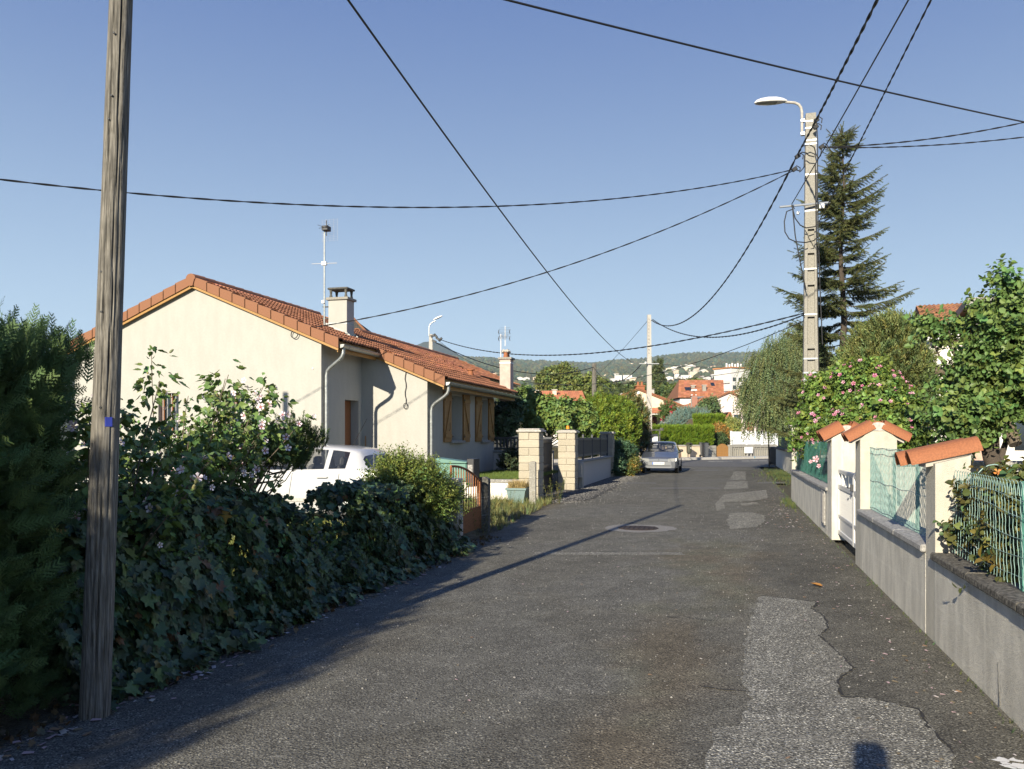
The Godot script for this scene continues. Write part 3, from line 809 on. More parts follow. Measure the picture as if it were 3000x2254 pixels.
# ---------- the left-hand house ----------
func RY(t: float) -> float: return 5.36 - 0.42 * absf(t + 12.3)    # top of the big roof
func csg_mesh(mb: MB) -> CSGMesh3D:
	var c := CSGMesh3D.new()
	c.mesh = mb.mesh()
	return c
func cut(holder, p: Vector3, q: Vector3):
	var c := CSGBox3D.new()
	c.operation = CSGShape3D.OPERATION_SUBTRACTION
	c.size = (q - p).abs()
	c.position = (p + q) * 0.5
	holder.add_child(c)
func build_house():
	var h = thing("bungalow", "cream rendered bungalow with terracotta roof, brown shutters and two chimneys", "house", V(-11, 0, 20))
	var off: Vector3 = h.position
	var ex := Vector3(1, 0, 0)
	var ey := Vector3(0, 1, 0)
	# walls: the taller front block and the long lower block, with real recesses
	var cs := CSGCombiner3D.new()
	cs.name = "front_wall"
	cs.position = -off
	h.add_child(cs)
	var mb := MB.new()
	mb.prism([Vector2(-15.75, -0.1), Vector2(-8.98, -0.1), Vector2(-8.98, RY(-8.98) - 0.17), Vector2(-12.3, RY(-12.3) - 0.17), Vector2(-15.75, RY(-15.75) - 0.17)], V(0, 0, 16.95), ex, ey, V(0, 0, 5.95))
	cs.add_child(csg_mesh(mb))
	cut(cs, V(-9.24, 0.3, 18.14), V(-8.9, 2.50, 18.9))
	cut(cs, V(-13.32, 1.55, 16.9), V(-12.75, 2.65, 17.15))
	cut(cs, V(-11.55, 1.55, 16.9), V(-11.0, 2.65, 17.15))
	cs.material_override = M.stucco
	var cb := CSGCombiner3D.new()
	cb.name = "side_wall"
	cb.position = -off
	h.add_child(cb)
	mb = MB.new()
	mb.prism([Vector2(-10.97, -0.1), Vector2(-7.22, -0.1), Vector2(-7.22, RY(-7.22) - 0.17), Vector2(-10.97, RY(-10.97) - 0.17)], V(0, 0, 19.10), ex, ey, V(0, 0, 5.9))
	cb.add_child(csg_mesh(mb))
	var wins := [[20.85, 21.83], [23.64, 24.34]]
	for w in wins: cut(cb, V(-7.58, 1.50, w[0]), V(-7.1, 2.72, w[1]))
	cb.material_override = M.stucco
	mb = MB.new()
	mb.prism([Vector2(-13.2, -0.1), Vector2(-9.3, -0.1), Vector2(-9.3, RY(-9.3) - 0.17), Vector2(-10.97, RY(-10.97) - 0.17), Vector2(-13.2, RY(-10.97) - 0.17 - 0.42 * 2.23)], V(0, 0, 25.0), ex, ey, V(0, 0, 7.3))
	part(mb, "rear_wall", M.stucco, h)
	# door
	mb = MB.new()
	mb.box(V(-9.235, 0.30, 18.145), V(-9.19, 2.495, 18.895))
	var dr = part(mb, "door", M.door_brown, h)
	mb = MB.new()
	for y in [[0.5, 1.1], [1.25, 2.3]]: mb.box(V(-9.188, y[0], 18.25), V(-9.178, y[1], 18.79), 0.004)
	part(mb, "door_panel", M.door_brown, dr)
	mb = MB.new()
	mb.tube([V(-9.19, 1.35, 18.25), V(-9.13, 1.35, 18.25), V(-9.13, 1.35, 18.36)], [0.01], 6)
	part(mb, "handle", M.galvanised, dr)
	# gable windows with bars
	for t in [-13.035, -11.275]:
		mb = MB.new()
		mb.box(V(t - 0.27, 1.56, 17.14), V(t + 0.27, 2.64, 17.11))
		var w = part(mb, "window", M.pane, h)
		mb = MB.new()
		for e in [[-0.275, -0.21], [0.21, 0.275], [-0.03, 0.03]]: mb.box(V(t + e[0], 1.56, 17.108), V(t + e[1], 2.645, 17.075), 0.004)
		for y in [[1.555, 1.62], [2.58, 2.648]]: mb.box(V(t - 0.21, y[0], 17.108), V(t + 0.21, y[1], 17.075), 0.004)
		part(mb, "frame", M.door_brown, w)
		mb = MB.new()
		for k in 4: mb.tube([V(t - 0.18 + k * 0.12, 1.56, 16.99), V(t - 0.18 + k * 0.12, 2.64, 16.99)], [0.008], 6)
		part(mb, "bars", M.galvanised, w)
	# street windows: blinds, sills, ledged shutters
	for w in wins:
		mb = MB.new()
		mb.box(V(-7.575, 1.505, w[0] + 0.01), V(-7.55, 2.715, w[1] - 0.01))
		var wd = part(mb, "window", M.pane, h)
		for y in 12:
			mb = MB.new()
			mb.box(V(-7.54, 1.53 + y * 0.098, w[0] + 0.03), V(-7.525, 1.53 + y * 0.098 + 0.09, w[1] - 0.03), 0.003)
			part(mb, "blind_slat", M.blind, wd)
		mb = MB.new()
		mb.box(V(-7.50, 1.42, w[0] - 0.07), V(-7.13, 1.495, w[1] + 0.07), 0.01)
		part(mb, "sill", M.coping, wd)
		for e in [[w[0] - 0.60, w[0] - 0.03, -1], [w[1] + 0.03, w[1] + 0.60, 1]]:
			mb = MB.new()
			mb.box(V(-7.215, 1.46, e[0]), V(-7.19, 2.78, e[1]))
			var sh = part(mb, "shutter", M.shutter_wood, h)
			for k in 5:
				mb = MB.new()
				var a: float = lerpf(e[0], e[1], k / 5.0)
				var b: float = lerpf(e[0], e[1], (k + 1) / 5.0)
				mb.box(V(-7.188, 1.455, a + 0.003), V(-7.170, 2.785, b - 0.003), 0.004)
				part(mb, "board", M.shutter_wood, sh)
			mb = MB.new()
			for y in [1.62, 2.60]: mb.box(V(-7.168, y - 0.05, e[0] + 0.02), V(-7.145, y + 0.05, e[1] - 0.02), 0.004)
			part(mb, "ledge", M.shutter_wood, sh)
			mb = MB.new()
			var q0 := V(-7.157, 1.68, e[0] + 0.08 if e[2] < 0 else e[1] - 0.08)
			var q1 := V(-7.157, 2.54, e[1] - 0.08 if e[2] < 0 else e[0] + 0.08)
			var d := (q1 - q0)
			var by := d.normalized()
			mb.obox((q0 + q1) / 2, Vector3(0.02, d.length(), 0.085), Basis(Vector3(1, 0, 0), by, Vector3(1, 0, 0).cross(by)), 0.003)
			part(mb, "brace", M.shutter_wood, sh)
			mb = MB.new()
			var he: float = e[1] if e[2] < 0 else e[0]
			for y in [1.60, 2.62]: mb.box(V(-7.144, y - 0.02, he - 0.04), V(-7.136, y + 0.02, he + 0.04))
			mb.tube([V(-7.15, 1.75, (e[0] + e[1]) / 2), V(-7.12, 1.8, (e[0] + e[1]) / 2), V(-7.12, 1.98, (e[0] + e[1]) / 2)], [0.007], 5)
			part(mb, "ironwork", M.dark_metal, sh)
	# roof decks
	mb = MB.new()
	var deck := func(t0, t1, s0, s1, f0: float, f1: float):
		mb.prism([Vector2(t0, f0 - 0.10), Vector2(t1, f1 - 0.10), Vector2(t1, f1 - 0.012), Vector2(t0, f0 - 0.012)], V(0, 0, s0), ex, ey, V(0, 0, s1 - s0))
	deck.call(-12.3, -8.53, 16.86, 22.95, RY(-12.3), RY(-8.53))
	deck.call(-16.05, -12.302, 16.86, 22.95, RY(-16.05), RY(-12.3))
	deck.call(-8.528, -6.75, 19.0, 22.95, RY(-8.528), RY(-6.75))
	deck.call(-10.97, -6.75, 22.952, 25.95, RY(-10.97), RY(-6.75))
	deck.call(-10.97, -8.3, 25.952, 32.4, RY(-10.97), RY(-8.3))
	deck.call(-14.0, -10.972, 22.952, 32.4, RY(-10.97) - 0.42 * 3.03, RY(-10.97))
	var roof = part(mb, "roof", M.fascia_wood, h)
	# tiles: nearest slope first, each a piece of its own up to the limit
	var up := func(a, b): return V(b - a, RY(b) - RY(a), 0)
	var oA := V(-8.53, RY(-8.53), 16.95)
	tiles(roof, oA, V(0, 0, 6.0), up.call(-8.53, -12.2), 200, M.tile_v)
	tiles(roof, V(-6.75, RY(-6.75), 19.05), V(0, 0, 3.9), up.call(-6.75, -8.53), 60, M.tile_v)
	tiles(roof, V(-6.75, RY(-6.75), 22.95), V(0, 0, 3.0), up.call(-6.75, -10.9), 40, M.tile_v)
	tiles(roof, V(-8.3, RY(-8.3), 25.95), V(0, 0, 6.45), up.call(-8.3, -10.9), 0, M.tile_v)
	tiles(roof, V(-16.05, RY(-16.05), 22.95), V(0, 0, -6.0), V(3.7, RY(-12.35) - RY(-16.05), 0), 0, M.tile_v)
	tiles(roof, V(-14.0, RY(-10.97) - 0.42 * 3.03, 32.4), V(0, 0, -9.45), V(3.0, 1.26, 0), 0, M.tile_v)
	# verge tiles
	var verge := func(ta, tb, s, ya: float, yb: float, n: int):
		var sl: float = (yb - ya) / (tb - ta)
		for k in n:
			var a: float = lerpf(ta, tb, float(k) / n)
			var b: float = lerpf(ta, tb, (k + 1.06) / n)
			var y: float = lerpf(ya, yb, float(k) / n)
			var w: float = b - a
			var v := MB.new()
			var lift := 0.026
			# a folded piece: skirt on the gable and a lap over the field, its lower end proud
			v.prism([Vector2(0, -0.16), Vector2(w, w * sl - 0.16 + lift * 0.0), Vector2(w, w * sl + 0.05 + lift), Vector2(0, 0.05)], V(a, y, s), ex, ey, V(0, 0, 0.028))
			v.prism([Vector2(0, 0.03), Vector2(w, w * sl + 0.03 + lift), Vector2(w, w * sl + 0.052 + lift), Vector2(0, 0.052)], V(a, y, s + 0.028), ex, ey, V(0, 0, 0.14))
			part(v, "verge_tile", M.verge, roof)
	verge.call(-12.22, -8.5, 16.80, RY(-12.22), RY(-8.5), 11)
	verge.call(-12.38, -16.1, 16.80, RY(-12.38), RY(-16.1), 11)
	verge.call(-8.58, -6.72, 18.93, RY(-8.58), RY(-6.72), 7)
	# ridge tiles
	for k in 15:
		mb = MB.new()
		half_tube(mb, V(-12.3, 5.33, 16.80 + k * 0.41), V(-12.3, 5.345, 16.80 + k * 0.41 + 0.45), 0.135, Vector3.UP, 8, 0.018)
		part(mb, "ridge_tile", M["tile%d" % (k % 5)], roof)
	mb = MB.new()
	mb.prism([Vector2(-0.13, 0), Vector2(0.13, 0), Vector2(0.12, 0.06), Vector2(0.07, 0.115), Vector2(0, 0.13), Vector2(-0.07, 0.115), Vector2(-0.12, 0.06)], V(-12.3, 5.33, 16.78), ex, ey, V(0, 0, 0.03))
	mb.prism([Vector2(-0.11, 0.01), Vector2(-0.06, -0.16), Vector2(0.06, -0.16), Vector2(0.11, 0.01)], V(-12.3, 5.33, 16.77), ex, ey, V(0, 0, 0.03))
	part(mb, "ridge_end", M.verge, roof)
	for k in 23:
		mb = MB.new()
		half_tube(mb, V(-10.97, RY(-10.97) - 0.02, 22.95 + k * 0.41), V(-10.97, RY(-10.97) - 0.005, 22.95 + k * 0.41 + 0.45), 0.135, Vector3.UP, 8, 0.018)
		part(mb, "ridge_tile", M["tile%d" % (k % 5)], roof)
	# barge boards just under the verge, and eaves boards
	for q in [[-12.3, -8.5, 16.835, 16.86], [-12.3, -16.05, 16.835, 16.86], [-8.6, -6.74, 18.975, 19.0]]:
		mb = MB.new()
		mb.prism([Vector2(q[0], RY(q[0]) - 0.225), Vector2(q[1], RY(q[1]) - 0.225), Vector2(q[1], RY(q[1]) - 0.12), Vector2(q[0], RY(q[0]) - 0.12)], V(0, 0, q[2]), ex, ey, V(0, 0, q[3] - q[2]))
		part(mb, "barge_board", M.fascia_wood, roof)
	mb = MB.new()
	mb.box(V(-8.56, RY(-8.53) - 0.26, 16.9), V(-8.535, RY(-8.53) - 0.105, 18.98))
	mb.box(V(-6.785, RY(-6.75) - 0.26, 19.02), V(-6.76, RY(-6.75) - 0.105, 25.95))
	part(mb, "eaves_board", M.fascia_wood, roof)
	# gutters and downpipes
	for q in [[-8.455, RY(-8.53) - 0.09, 16.88, 18.97], [-6.675, RY(-6.75) - 0.09, 19.0, 25.95]]:
		mb = MB.new()
		half_tube(mb, V(q[0], q[1], q[2]), V(q[0], q[1] - 0.02, q[3]), 0.085, Vector3.UP, 8, 0.004, true)
		mb.prism([Vector2(-0.08, 0), Vector2(0.08, 0), Vector2(0.055, -0.055), Vector2(0, -0.08), Vector2(-0.055, -0.055)], V(q[0], q[1], q[2] - 0.004), ex, ey, V(0, 0, 0.006))
		var gu = part(mb, "gutter", M.zinc, h)
		var n := int((q[3] - q[2]) / 0.5)
		for k in n:
			mb = MB.new()
			var ss: float = q[2] + 0.3 + k * 0.5
			half_tube(mb, V(q[0], q[1] - 0.003, ss), V(q[0], q[1] - 0.003, ss + 0.02), 0.091, Vector3.UP, 8, 0.004, true)
			part(mb, "bracket", M.zinc, gu)
	for q in [[-8.455, RY(-8.53) - 0.14, 17.0, -8.90], [-6.675, RY(-6.75) - 0.14, 19.13, -7.14]]:
		mb = MB.new()
		var t0: float = q[0]
		var y0: float = q[1]
		var t1: float = q[3]
		var ss: float = q[2]
		mb.tube([V(t0, y0 + 0.02, ss), V(t0, y0 - 0.14, ss), V(t0 - 0.03, y0 - 0.22, ss), V(t0 - 0.10, y0 - 0.29, ss), V(t1 + 0.10, y0 - 0.46, ss + 0.03), V(t1 + 0.03, y0 - 0.53, ss + 0.04), V(t1, y0 - 0.64, ss + 0.05), V(t1, y0 - 1.6, ss + 0.05), V(t1, 0.05, ss + 0.05)], [0.046], 12)
		var dp = part(mb, "downpipe", M.zinc, h)
		for y in [y0 - 0.95, 1.15, 0.5]:
			mb = MB.new()
			mb.tube([V(t1, y, ss + 0.05), V(t1, y + 0.045, ss + 0.05)], [0.053], 12)
			part(mb, "clip", M.zinc, dp)
	# chimneys
	for q in [[-9.93, -9.41, 19.12, 19.54, 5.10, "concrete", "stucco"], [-7.22, -6.86, 25.75, 26.15, 4.12, "concrete", "pink"]]:
		if q[6] == "pink": mat("pink", 0.66, 0.49, 0.42, 0.92, {"tex": noise_tex(0.012, 0.85, 1.0, 5), "bump": noise_tex(0.22, 0, 1, 3, 0, 4.0), "bump_scale": 0.4, "scale": 0.6})
		mb = MB.new()
		mb.box(V(q[0], RY(q[1]) - 0.3, q[2]), V(q[1], q[4], q[3]), 0.006)
		var ch = part(mb, "chimney", M[q[6]], h)
		mb = MB.new()
		mb.box(V(q[0] - 0.05, q[4] + 0.002, q[2] - 0.05), V(q[1] + 0.05, q[4] + 0.07, q[3] + 0.05), 0.008)
		part(mb, "cap_slab", M[q[5]], ch)
		mb = MB.new()
		var y: float = q[4] - (0.62 if q[6] == "stucco" else 0.13)
		mb.box(V(q[0] - 0.004, y, q[2] - 0.004), V(q[1] + 0.004, y + 0.045, q[3] + 0.004))
		part(mb, "band", M.zinc if q[6] == "stucco" else M.white_paint, ch)
		if q[6] == "stucco":
			for tx in [q[0] + 0.05, q[1] - 0.05]:
				for sx in [q[2] + 0.05, q[3] - 0.05]:
					mb = MB.new()
					mb.lathe([Vector2(0.05, 0), Vector2(0.028, 0.09), Vector2(0.045, 0.21)], V(tx, q[4] + 0.07, sx), 8)
					part(mb, "cowl_leg", M.concrete_dark, ch)
			mb = MB.new()
			mb.box(V(q[0] - 0.02, q[4] + 0.275, q[2] - 0.02), V(q[1] + 0.02, q[4] + 0.325, q[3] + 0.02), 0.012)
			part(mb, "cowl_slab", M.concrete_dark, ch)
			mb = MB.new()   # lead flashing following the slope
			var fl := MB.new()
			for e in [[q[2] - 0.03, q[2] - 0.004], [q[3] + 0.004, q[3] + 0.03]]:
				fl.prism([Vector2(q[0] - 0.06, RY(q[0] - 0.06) - 0.02), Vector2(q[1] + 0.1, RY(q[1] + 0.1) - 0.02), Vector2(q[1] + 0.1, RY(q[1] + 0.1) + 0.10), Vector2(q[0] - 0.06, RY(q[0] - 0.06) + 0.14)], V(0, 0, e[0]), ex, ey, V(0, 0, e[1] - e[0]))
			fl.box(V(q[1] + 0.004, RY(q[1]) - 0.06, q[2] - 0.03), V(q[1] + 0.03, RY(q[1]) + 0.12, q[3] + 0.03))
			part(fl, "flashing", M.zinc, ch)
		else:
			for sx in [q[2] + 0.1, q[3] - 0.1]:
				mb = MB.new()
				mb.lathe([Vector2(0.085, 0), Vector2(0.065, 0.15), Vector2(0.075, 0.17), Vector2(0.055, 0.17)], V((q[0] + q[1]) / 2, q[4] + 0.07, sx), 12)
				part(mb, "chimney_pot", M.terracotta, ch)
				mb = MB.new()
				for a in 3:
					var dd := Vector3(cos(a * 2.1 + 0.6), 0, sin(a * 2.1 + 0.6))
					mb.tube([V((q[0] + q[1]) / 2, q[4] + 0.27, sx), V((q[0] + q[1]) / 2, q[4] + 0.30, sx) + dd * 0.08, V((q[0] + q[1]) / 2, q[4] + 0.24, sx) + dd * 0.12], [0.05, 0.05, 0.045], 8)
				mb.tube([V((q[0] + q[1]) / 2, q[4] + 0.2, sx), V((q[0] + q[1]) / 2, q[4] + 0.3, sx)], [0.04], 8)
				part(mb, "cowl", M.concrete_pale, ch)
	# vent tile
	mb = MB.new()
	var vp := V(-7.75, RY(-7.75), 24.3)
	mb.lathe([Vector2(0.09, 0.0), Vector2(0.085, 0.22), Vector2(0.13, 0.22), Vector2(0.12, 0.25), Vector2(0.0, 0.29)], vp, 12)
	part(mb, "vent_cowl", M.terracotta, roof)
	mb = MB.new()
	mb.lathe([Vector2(0.02, 0), Vector2(0.018, 0.01), Vector2(0, 0.014)], Ps(916, 1080, 16.94), 10, Basis(Vector3(1, 0, 0), PI / 2))
	part(mb, "wall_light", M.white_paint, h)
	# the service bracket and the coil of wire under the verge
	var br = thing("cable_bracket", "small iron service bracket with a coil of wire under the roof verge", "bracket", Ps(868, 968, 16.94))
	mb = MB.new()
	var bp := Ps(868, 968, 16.94)
	mb.box(bp + Vector3(-0.10, -0.02, 0), bp + Vector3(0.14, 0.03, 0.05), 0.004)
	mb.box(bp + Vector3(0.0, -0.05, 0), bp + Vector3(0.05, 0.07, 0.09), 0.004)
	part(mb, "bracket", M.concrete_pale, br)
	mb = MB.new()
	var lp := []
	for k in 40: lp.append(bp + Vector3(-0.02 + cos(k * 0.5) * (0.09 + 0.01 * sin(k)), -0.09 + sin(k * 0.5) * 0.10, 0.03 + 0.0008 * k))
	mb.tube(lp, [0.006], 4)
	mb.tube([bp + Vector3(0.1, 0, 0.03), bp + Vector3(0.5, -0.06, 0.02), bp + Vector3(0.9, -0.3, 0.02)], [0.007], 4)
	part(mb, "wire_coil", M.cable, br)
	var lw = thing("loose_wire", "loose black wire with a looped end hanging down the lower gable", "wire", Ps(1188, 1075, 19.08))
	mb = MB.new()
	var wp := []
	for k in 10: wp.append(Ps(1188 + 2.0 * sin(k * 1.7), 1075 + k * 12, 19.07))
	for k in 13: wp.append(Ps(1188 + 6 * sin(k * 0.55), 1190 - 8 * cos(k * 0.55) , 19.06))
	mb.tube(wp, [0.009], 5)
	part(mb, "wire", M.cable, lw)
	# stair wall / leaning handle
	var bm = thing("broom_handle", "wooden broom handle leaning in the corner beside the brown door", "broom", V(-8.9, 0.4, 18.98))
	mb = MB.new()
	mb.tube([V(-8.80, 0.3, 18.95), V(-8.86, 1.62, 19.05)], [0.014], 8)
	part(mb, "handle", M.gate_wood, bm)
	# aerials
	var an = thing("tv_antenna", "tall grey mast with a grid aerial clamped to the cream chimney", "antenna", V(-10.0, 4.3, 19.1))
	var mx := -10.03
	var top := 6.95
	mb = MB.new()
	mb.tube([V(mx, 4.25, 19.1), V(mx, top, 19.1)], [0.024, 0.02], 8)
	part(mb, "mast", M.zinc, an)
	mb = MB.new()
	mb.tube([V(mx - 0.34, 6.05, 19.07), V(mx + 0.36, 6.04, 19.09)], [0.009], 6)
	mb.box(V(mx - 0.06, 6.0, 19.05), V(mx + 0.07, 6.09, 19.12))
	part(mb, "dipole", M.galvanised, an)
	mb = MB.new()
	for k in 13: mb.tube([V(mx - 0.14, 6.66 + k * 0.045, 19.24), V(mx + 0.32, 6.655 + k * 0.045, 19.2)], [0.0025], 3)
	for k in 5: mb.tube([V(mx - 0.13 + k * 0.11, 6.64, 19.23), V(mx - 0.13 + k * 0.11, 7.22, 19.22)], [0.0025], 3)
	part(mb, "grid_reflector", M.galvanised, an)
	mb = MB.new()
	mb.box(V(mx - 0.03, 6.88, 19.0), V(mx + 0.14, 7.0, 19.2), 0.01)
	for k in 4: mb.tube([V(mx + 0.05, 6.95, 19.0), V(mx + 0.05 + [-0.16, 0.17, -0.13, 0.2][k], 6.95 + [0.06, 0.05, -0.03, -0.02][k], 18.95)], [0.006], 4)
	mb.tube([V(mx + 0.06, 6.75, 19.1), V(mx + 0.06, 7.15, 19.1)], [0.012], 5)
	part(mb, "feed_unit", M.dark_metal, an)
	mb = MB.new()
	mb.box(V(mx - 0.06, 5.02, 19.04), V(mx + 0.03, 5.10, 19.08), 0.006)
	part(mb, "amplifier_box", M.white_paint, an)
	mb = MB.new()
	for y in [4.62, 4.92]: mb.box(V(mx - 0.04, y, 19.08), V(-9.93, y + 0.025, 19.13))
	part(mb, "wall_clamp", M.dark_metal, an)
	an = thing("tv_antenna", "small white panel aerial with curved rods above the pink chimney", "antenna", V(-7.2, 4.2, 25.7))
	mb = MB.new()
	mb.tube([V(-7.17, 4.15, 25.72), V(-7.17, 4.95, 25.72)], [0.016], 6)
	mb.tube([V(-7.02, 4.55, 25.7), V(-7.02, 5.2, 25.7)], [0.012], 6)
	part(mb, "mast", M.white_paint, an)
	mb = MB.new()
	for y in [4.93, 4.75]:
		for k in 4: mb.tube([V(-7.22, y + 0.05 * k + 0.06, 25.68), V(-6.85, y + 0.05 * k + 0.06, 25.68)], [0.003], 3)
	for y in [5.0, 4.78]:
		for t in [-7.22, -6.85]:
			mb.tube([V(t, y - 0.07, 25.68), V(t - 0.015, y, 25.66), V(t, y + 0.09, 25.68)], [0.008, 0.014, 0.008], 5)
	part(mb, "rods", M.dark_metal, an)
	mb = MB.new()
	for k in 6: mb.tube([V(-7.2 + k * 0.05, 4.78, 25.6), V(-7.14 + k * 0.05, 4.9, 25.5)], [0.006], 4)
	part(mb, "reflector", M.galvanised, an)

func build_terrace():
	# raised lawn beside the house
	var mb := MB.new()
	flat([V(-7.2, 0, 20.15), V(-4.97, 0, 20.15), V(-5.35, 0, 25.0), V(-7.2, 0, 25.0)], 0.5, 0, mb)
	struct(mb, "raised_lawn", M.lawn)
	var blades := []
	for k in 5000:
		var p := V(rnd(-7.1, -5.0), 0.5, 20.2 + 4.8 * rng.randf())
		blades.append(Transform3D(basis_y((Vector3.UP + rdir() * 0.5).normalized(), -1, rnd(0.3, 0.7)), p))
	tag(many(grass_mesh(), "grass", M.leaf, self, blades, greens(Color(0.13, 0.19, 0.04), 0.4, 0.3)), "short grass on the raised lawn beside the bungalow", "grass")
	var g = thing("retaining_wall", "low white retaining wall holding the raised lawn beside the block pier", "wall", V(-6, 0, 20.1))
	mb = MB.new()
	mb.box(V(-7.2, -0.05, 20.0), V(-4.97, 0.44, 20.15))
	part(mb, "wall", M.white_wall, g)
	for k in 3:
		mb = MB.new()
		mb.box(V(-7.2 + k * 0.743, 0.442, 19.96), V(-7.2 + (k + 1) * 0.743 - 0.006, 0.515, 20.19), 0.008)
		part(mb, "coping_slab", M.coping, g)
	g = thing("terrace_wall", "grey-white terrace wall with slab coping beyond the shuttered windows", "wall", V(-6.2, 0, 25.05))
	mb = MB.new()
	mb.box(V(-7.22, 0.3, 25.01), V(-5.3, 1.1, 25.2))
	part(mb, "wall", M.wall_grey, g)
	mb = MB.new()
	mb.box(V(-7.3, 1.102, 24.95), V(-5.3, 1.17, 25.26), 0.01)
	part(mb, "coping_slab", M.coping, g)
	g = thing("terrace_railing", "dark grey slatted railing on the terrace wall", "railing", V(-6.3, 1.17, 25.1))
	mb = MB.new()
	for y in [[1.19, 1.25], [1.53, 1.59]]: mb.box(V(-7.2, y[0], 25.08), V(-5.35, y[1], 25.12), 0.005)
	part(mb, "rail", M.grey_paint, g)
	for k in 16:
		mb = MB.new()
		mb.box(V(-7.15 + k * 0.115, 1.252, 25.085), V(-7.15 + k * 0.115 + 0.055, 1.528, 25.115), 0.004)
		part(mb, "slat", M.grey_paint, g)
	# rough-faced block piers
	var piers := [[-4.96, 19.45, "rough-faced cream block pier beside the blue planter, the near post of the sliding gate"], [-4.93, 24.1, "rough-faced cream block pier carrying the orange gate beacon"], [-4.93, 32.4, "far rough-faced cream block pier at the end of the railing wall"]]
	for q in piers:
		g = thing("block_pier", q[2], "pier", V(q[0] + 0.25, 0, q[1] + 0.25))
		var w := 0.50
		mb = MB.new()
		mb.box(V(q[0] + 0.02, -0.05, q[1] + 0.02), V(q[0] + w - 0.02, 1.72, q[1] + w - 0.02))
		part(mb, "mortar_core", M.mortar, g)
		for r in 9:
			var y := r * 0.19
			var cuts := [0.0, 0.25, 0.5] if r % 2 == 0 else ([0.0, 0.5] if q[1] < 24 and r % 4 == 1 else [0.0, 0.5])
			for k in cuts.size() - 1:
				mb = MB.new()
				var a: float = cuts[k] + 0.005
				var b: float = cuts[k + 1] - 0.005
				var p0 := V(q[0] + a - (0.012 if a < 0.01 else 0.0), y + 0.005, q[1] - rnd(0.006, 0.02))
				var p1 := V(q[0] + b + (rnd(0.006, 0.02) if b > 0.49 else 0.0), y + 0.185, q[1] + w)
				mb.box(p0, p1, 0.012)
				part(mb, "block", M.split_block if rng.randf() < 0.6 else M.split_block_b, g)
		mb = MB.new()
		mb.box(V(q[0] - 0.06, 1.715, q[1] - 0.06), V(q[0] + w + 0.06, 1.765, q[1] + w + 0.06), 0.01)
		mb.box(V(q[0] - 0.02, 1.766, q[1] - 0.02), V(q[0] + w + 0.02, 1.80, q[1] + w + 0.02), 0.012)
		part(mb, "cap_slab", M.concrete_pale, g)
	var be = thing("gate_beacon", "small orange warning beacon on top of the block pier", "beacon", V(-4.68, 1.8, 24.3))
	mb = MB.new()
	mb.lathe([Vector2(0.06, 0), Vector2(0.06, 0.03), Vector2(0, 0.03)], V(-4.68, 1.8, 24.3), 12)
	part(mb, "base", M.black_plastic, be)
	mb = MB.new()
	mat("amber", 0.75, 0.33, 0.03, 0.25)
	mb.lathe([Vector2(0.055, 0.031), Vector2(0.052, 0.12), Vector2(0.04, 0.135), Vector2(0, 0.14)], V(-4.68, 1.8, 24.3), 12)
	part(mb, "lens", M.amber, be)
	# sliding gate
	g = thing("sliding_gate", "taupe metal sliding gate with upright bars above and mesh panels below", "gate", V(-5.25, 0, 22.3))
	mb = MB.new()
	for y in [[0.06, 0.16], [0.68, 0.77], [1.42, 1.53]]: mb.box(V(-5.28, y[0], 20.75), V(-5.22, y[1], 24.6), 0.008)
	for s in [20.75, 21.1, 22.1, 23.3, 24.54]: mb.box(V(-5.277, 0.161, s), V(-5.223, 1.419, s + 0.06), 0.006)
	part(mb, "frame", M.gate_taupe, g)
	var bar := MB.new()
	bar.box(Vector3(-0.012, 0, -0.018), Vector3(0.012, 0.65, 0.018), 0.003)
	var bm := bar.mesh()
	for k in 50:
		var s := 20.85 + k * 0.075
		inst(bm, "bar", M.gate_taupe, g, Transform3D(Basis(), V(-5.25, 0.77, s)))
	mb = MB.new()
	mb.box(V(-5.252, 0.161, 20.8), V(-5.246, 0.679, 24.54))
	for k in 46:
		mb.obox(V(-5.242, 0.42, 20.95 + k * 0.077), Vector3(0.006, 0.62, 0.012), Basis(Vector3(1, 0, 0), 0.5))
	part(mb, "mesh_panel", M.gate_taupe, g)
	# low wall with metal railing and meter cabinet
	g = thing("railing_wall", "low grey rendered wall with slab coping between the two far block piers", "wall", V(-4.7, 0, 28.5))
	mb = MB.new()
	mb.box(V(-4.75, -0.05, 24.62), V(-4.5, 0.78, 32.38))
	part(mb, "wall", M.wall_grey, g)
	for k in 8:
		mb = MB.new()
		mb.box(V(-4.82, 0.782, 24.62 + k * 0.97), V(-4.43, 0.85, 24.62 + (k + 1) * 0.97 - 0.006), 0.01)
		part(mb, "coping_slab", M.coping, g)
	g = thing("metal_railing", "taupe metal railing panels with grey posts on the low wall", "railing", V(-4.62, 0.85, 28.5))
	for k in 5:
		mb = MB.new()
		mb.box(V(-4.65, 0.84, 24.75 + k * 1.85), V(-4.59, 1.66, 24.82 + k * 1.85), 0.006)
		mb.lathe([Vector2(0.04, 1.662), Vector2(0.0, 1.70)], V(-4.62, 0, 24.785 + k * 1.85), 4, Basis(Vector3.UP, PI / 4))
		part(mb, "post", M.grey_paint, g)
	bar = MB.new()
	bar.box(Vector3(-0.01, 0, -0.02), Vector3(0.01, 0.46, 0.02), 0.003)
	bm = bar.mesh()
	for k in 4:
		mb = MB.new()
		for y in [[0.95, 1.02], [1.48, 1.57]]: mb.box(V(-4.645, y[0], 24.83 + k * 1.85), V(-4.605, y[1], 26.59 + k * 1.85), 0.005)
		var pn = part(mb, "rail", M.gate_taupe, g)
		for j in 20: inst(bm, "bar", M.gate_taupe, pn, Transform3D(Basis(), V(-4.625, 1.02, 24.9 + k * 1.85 + j * 0.085)))
	g = thing("meter_box", "white meter cabinet on a post against the low grey wall", "meter box", V(-4.42, 0, 24.95))
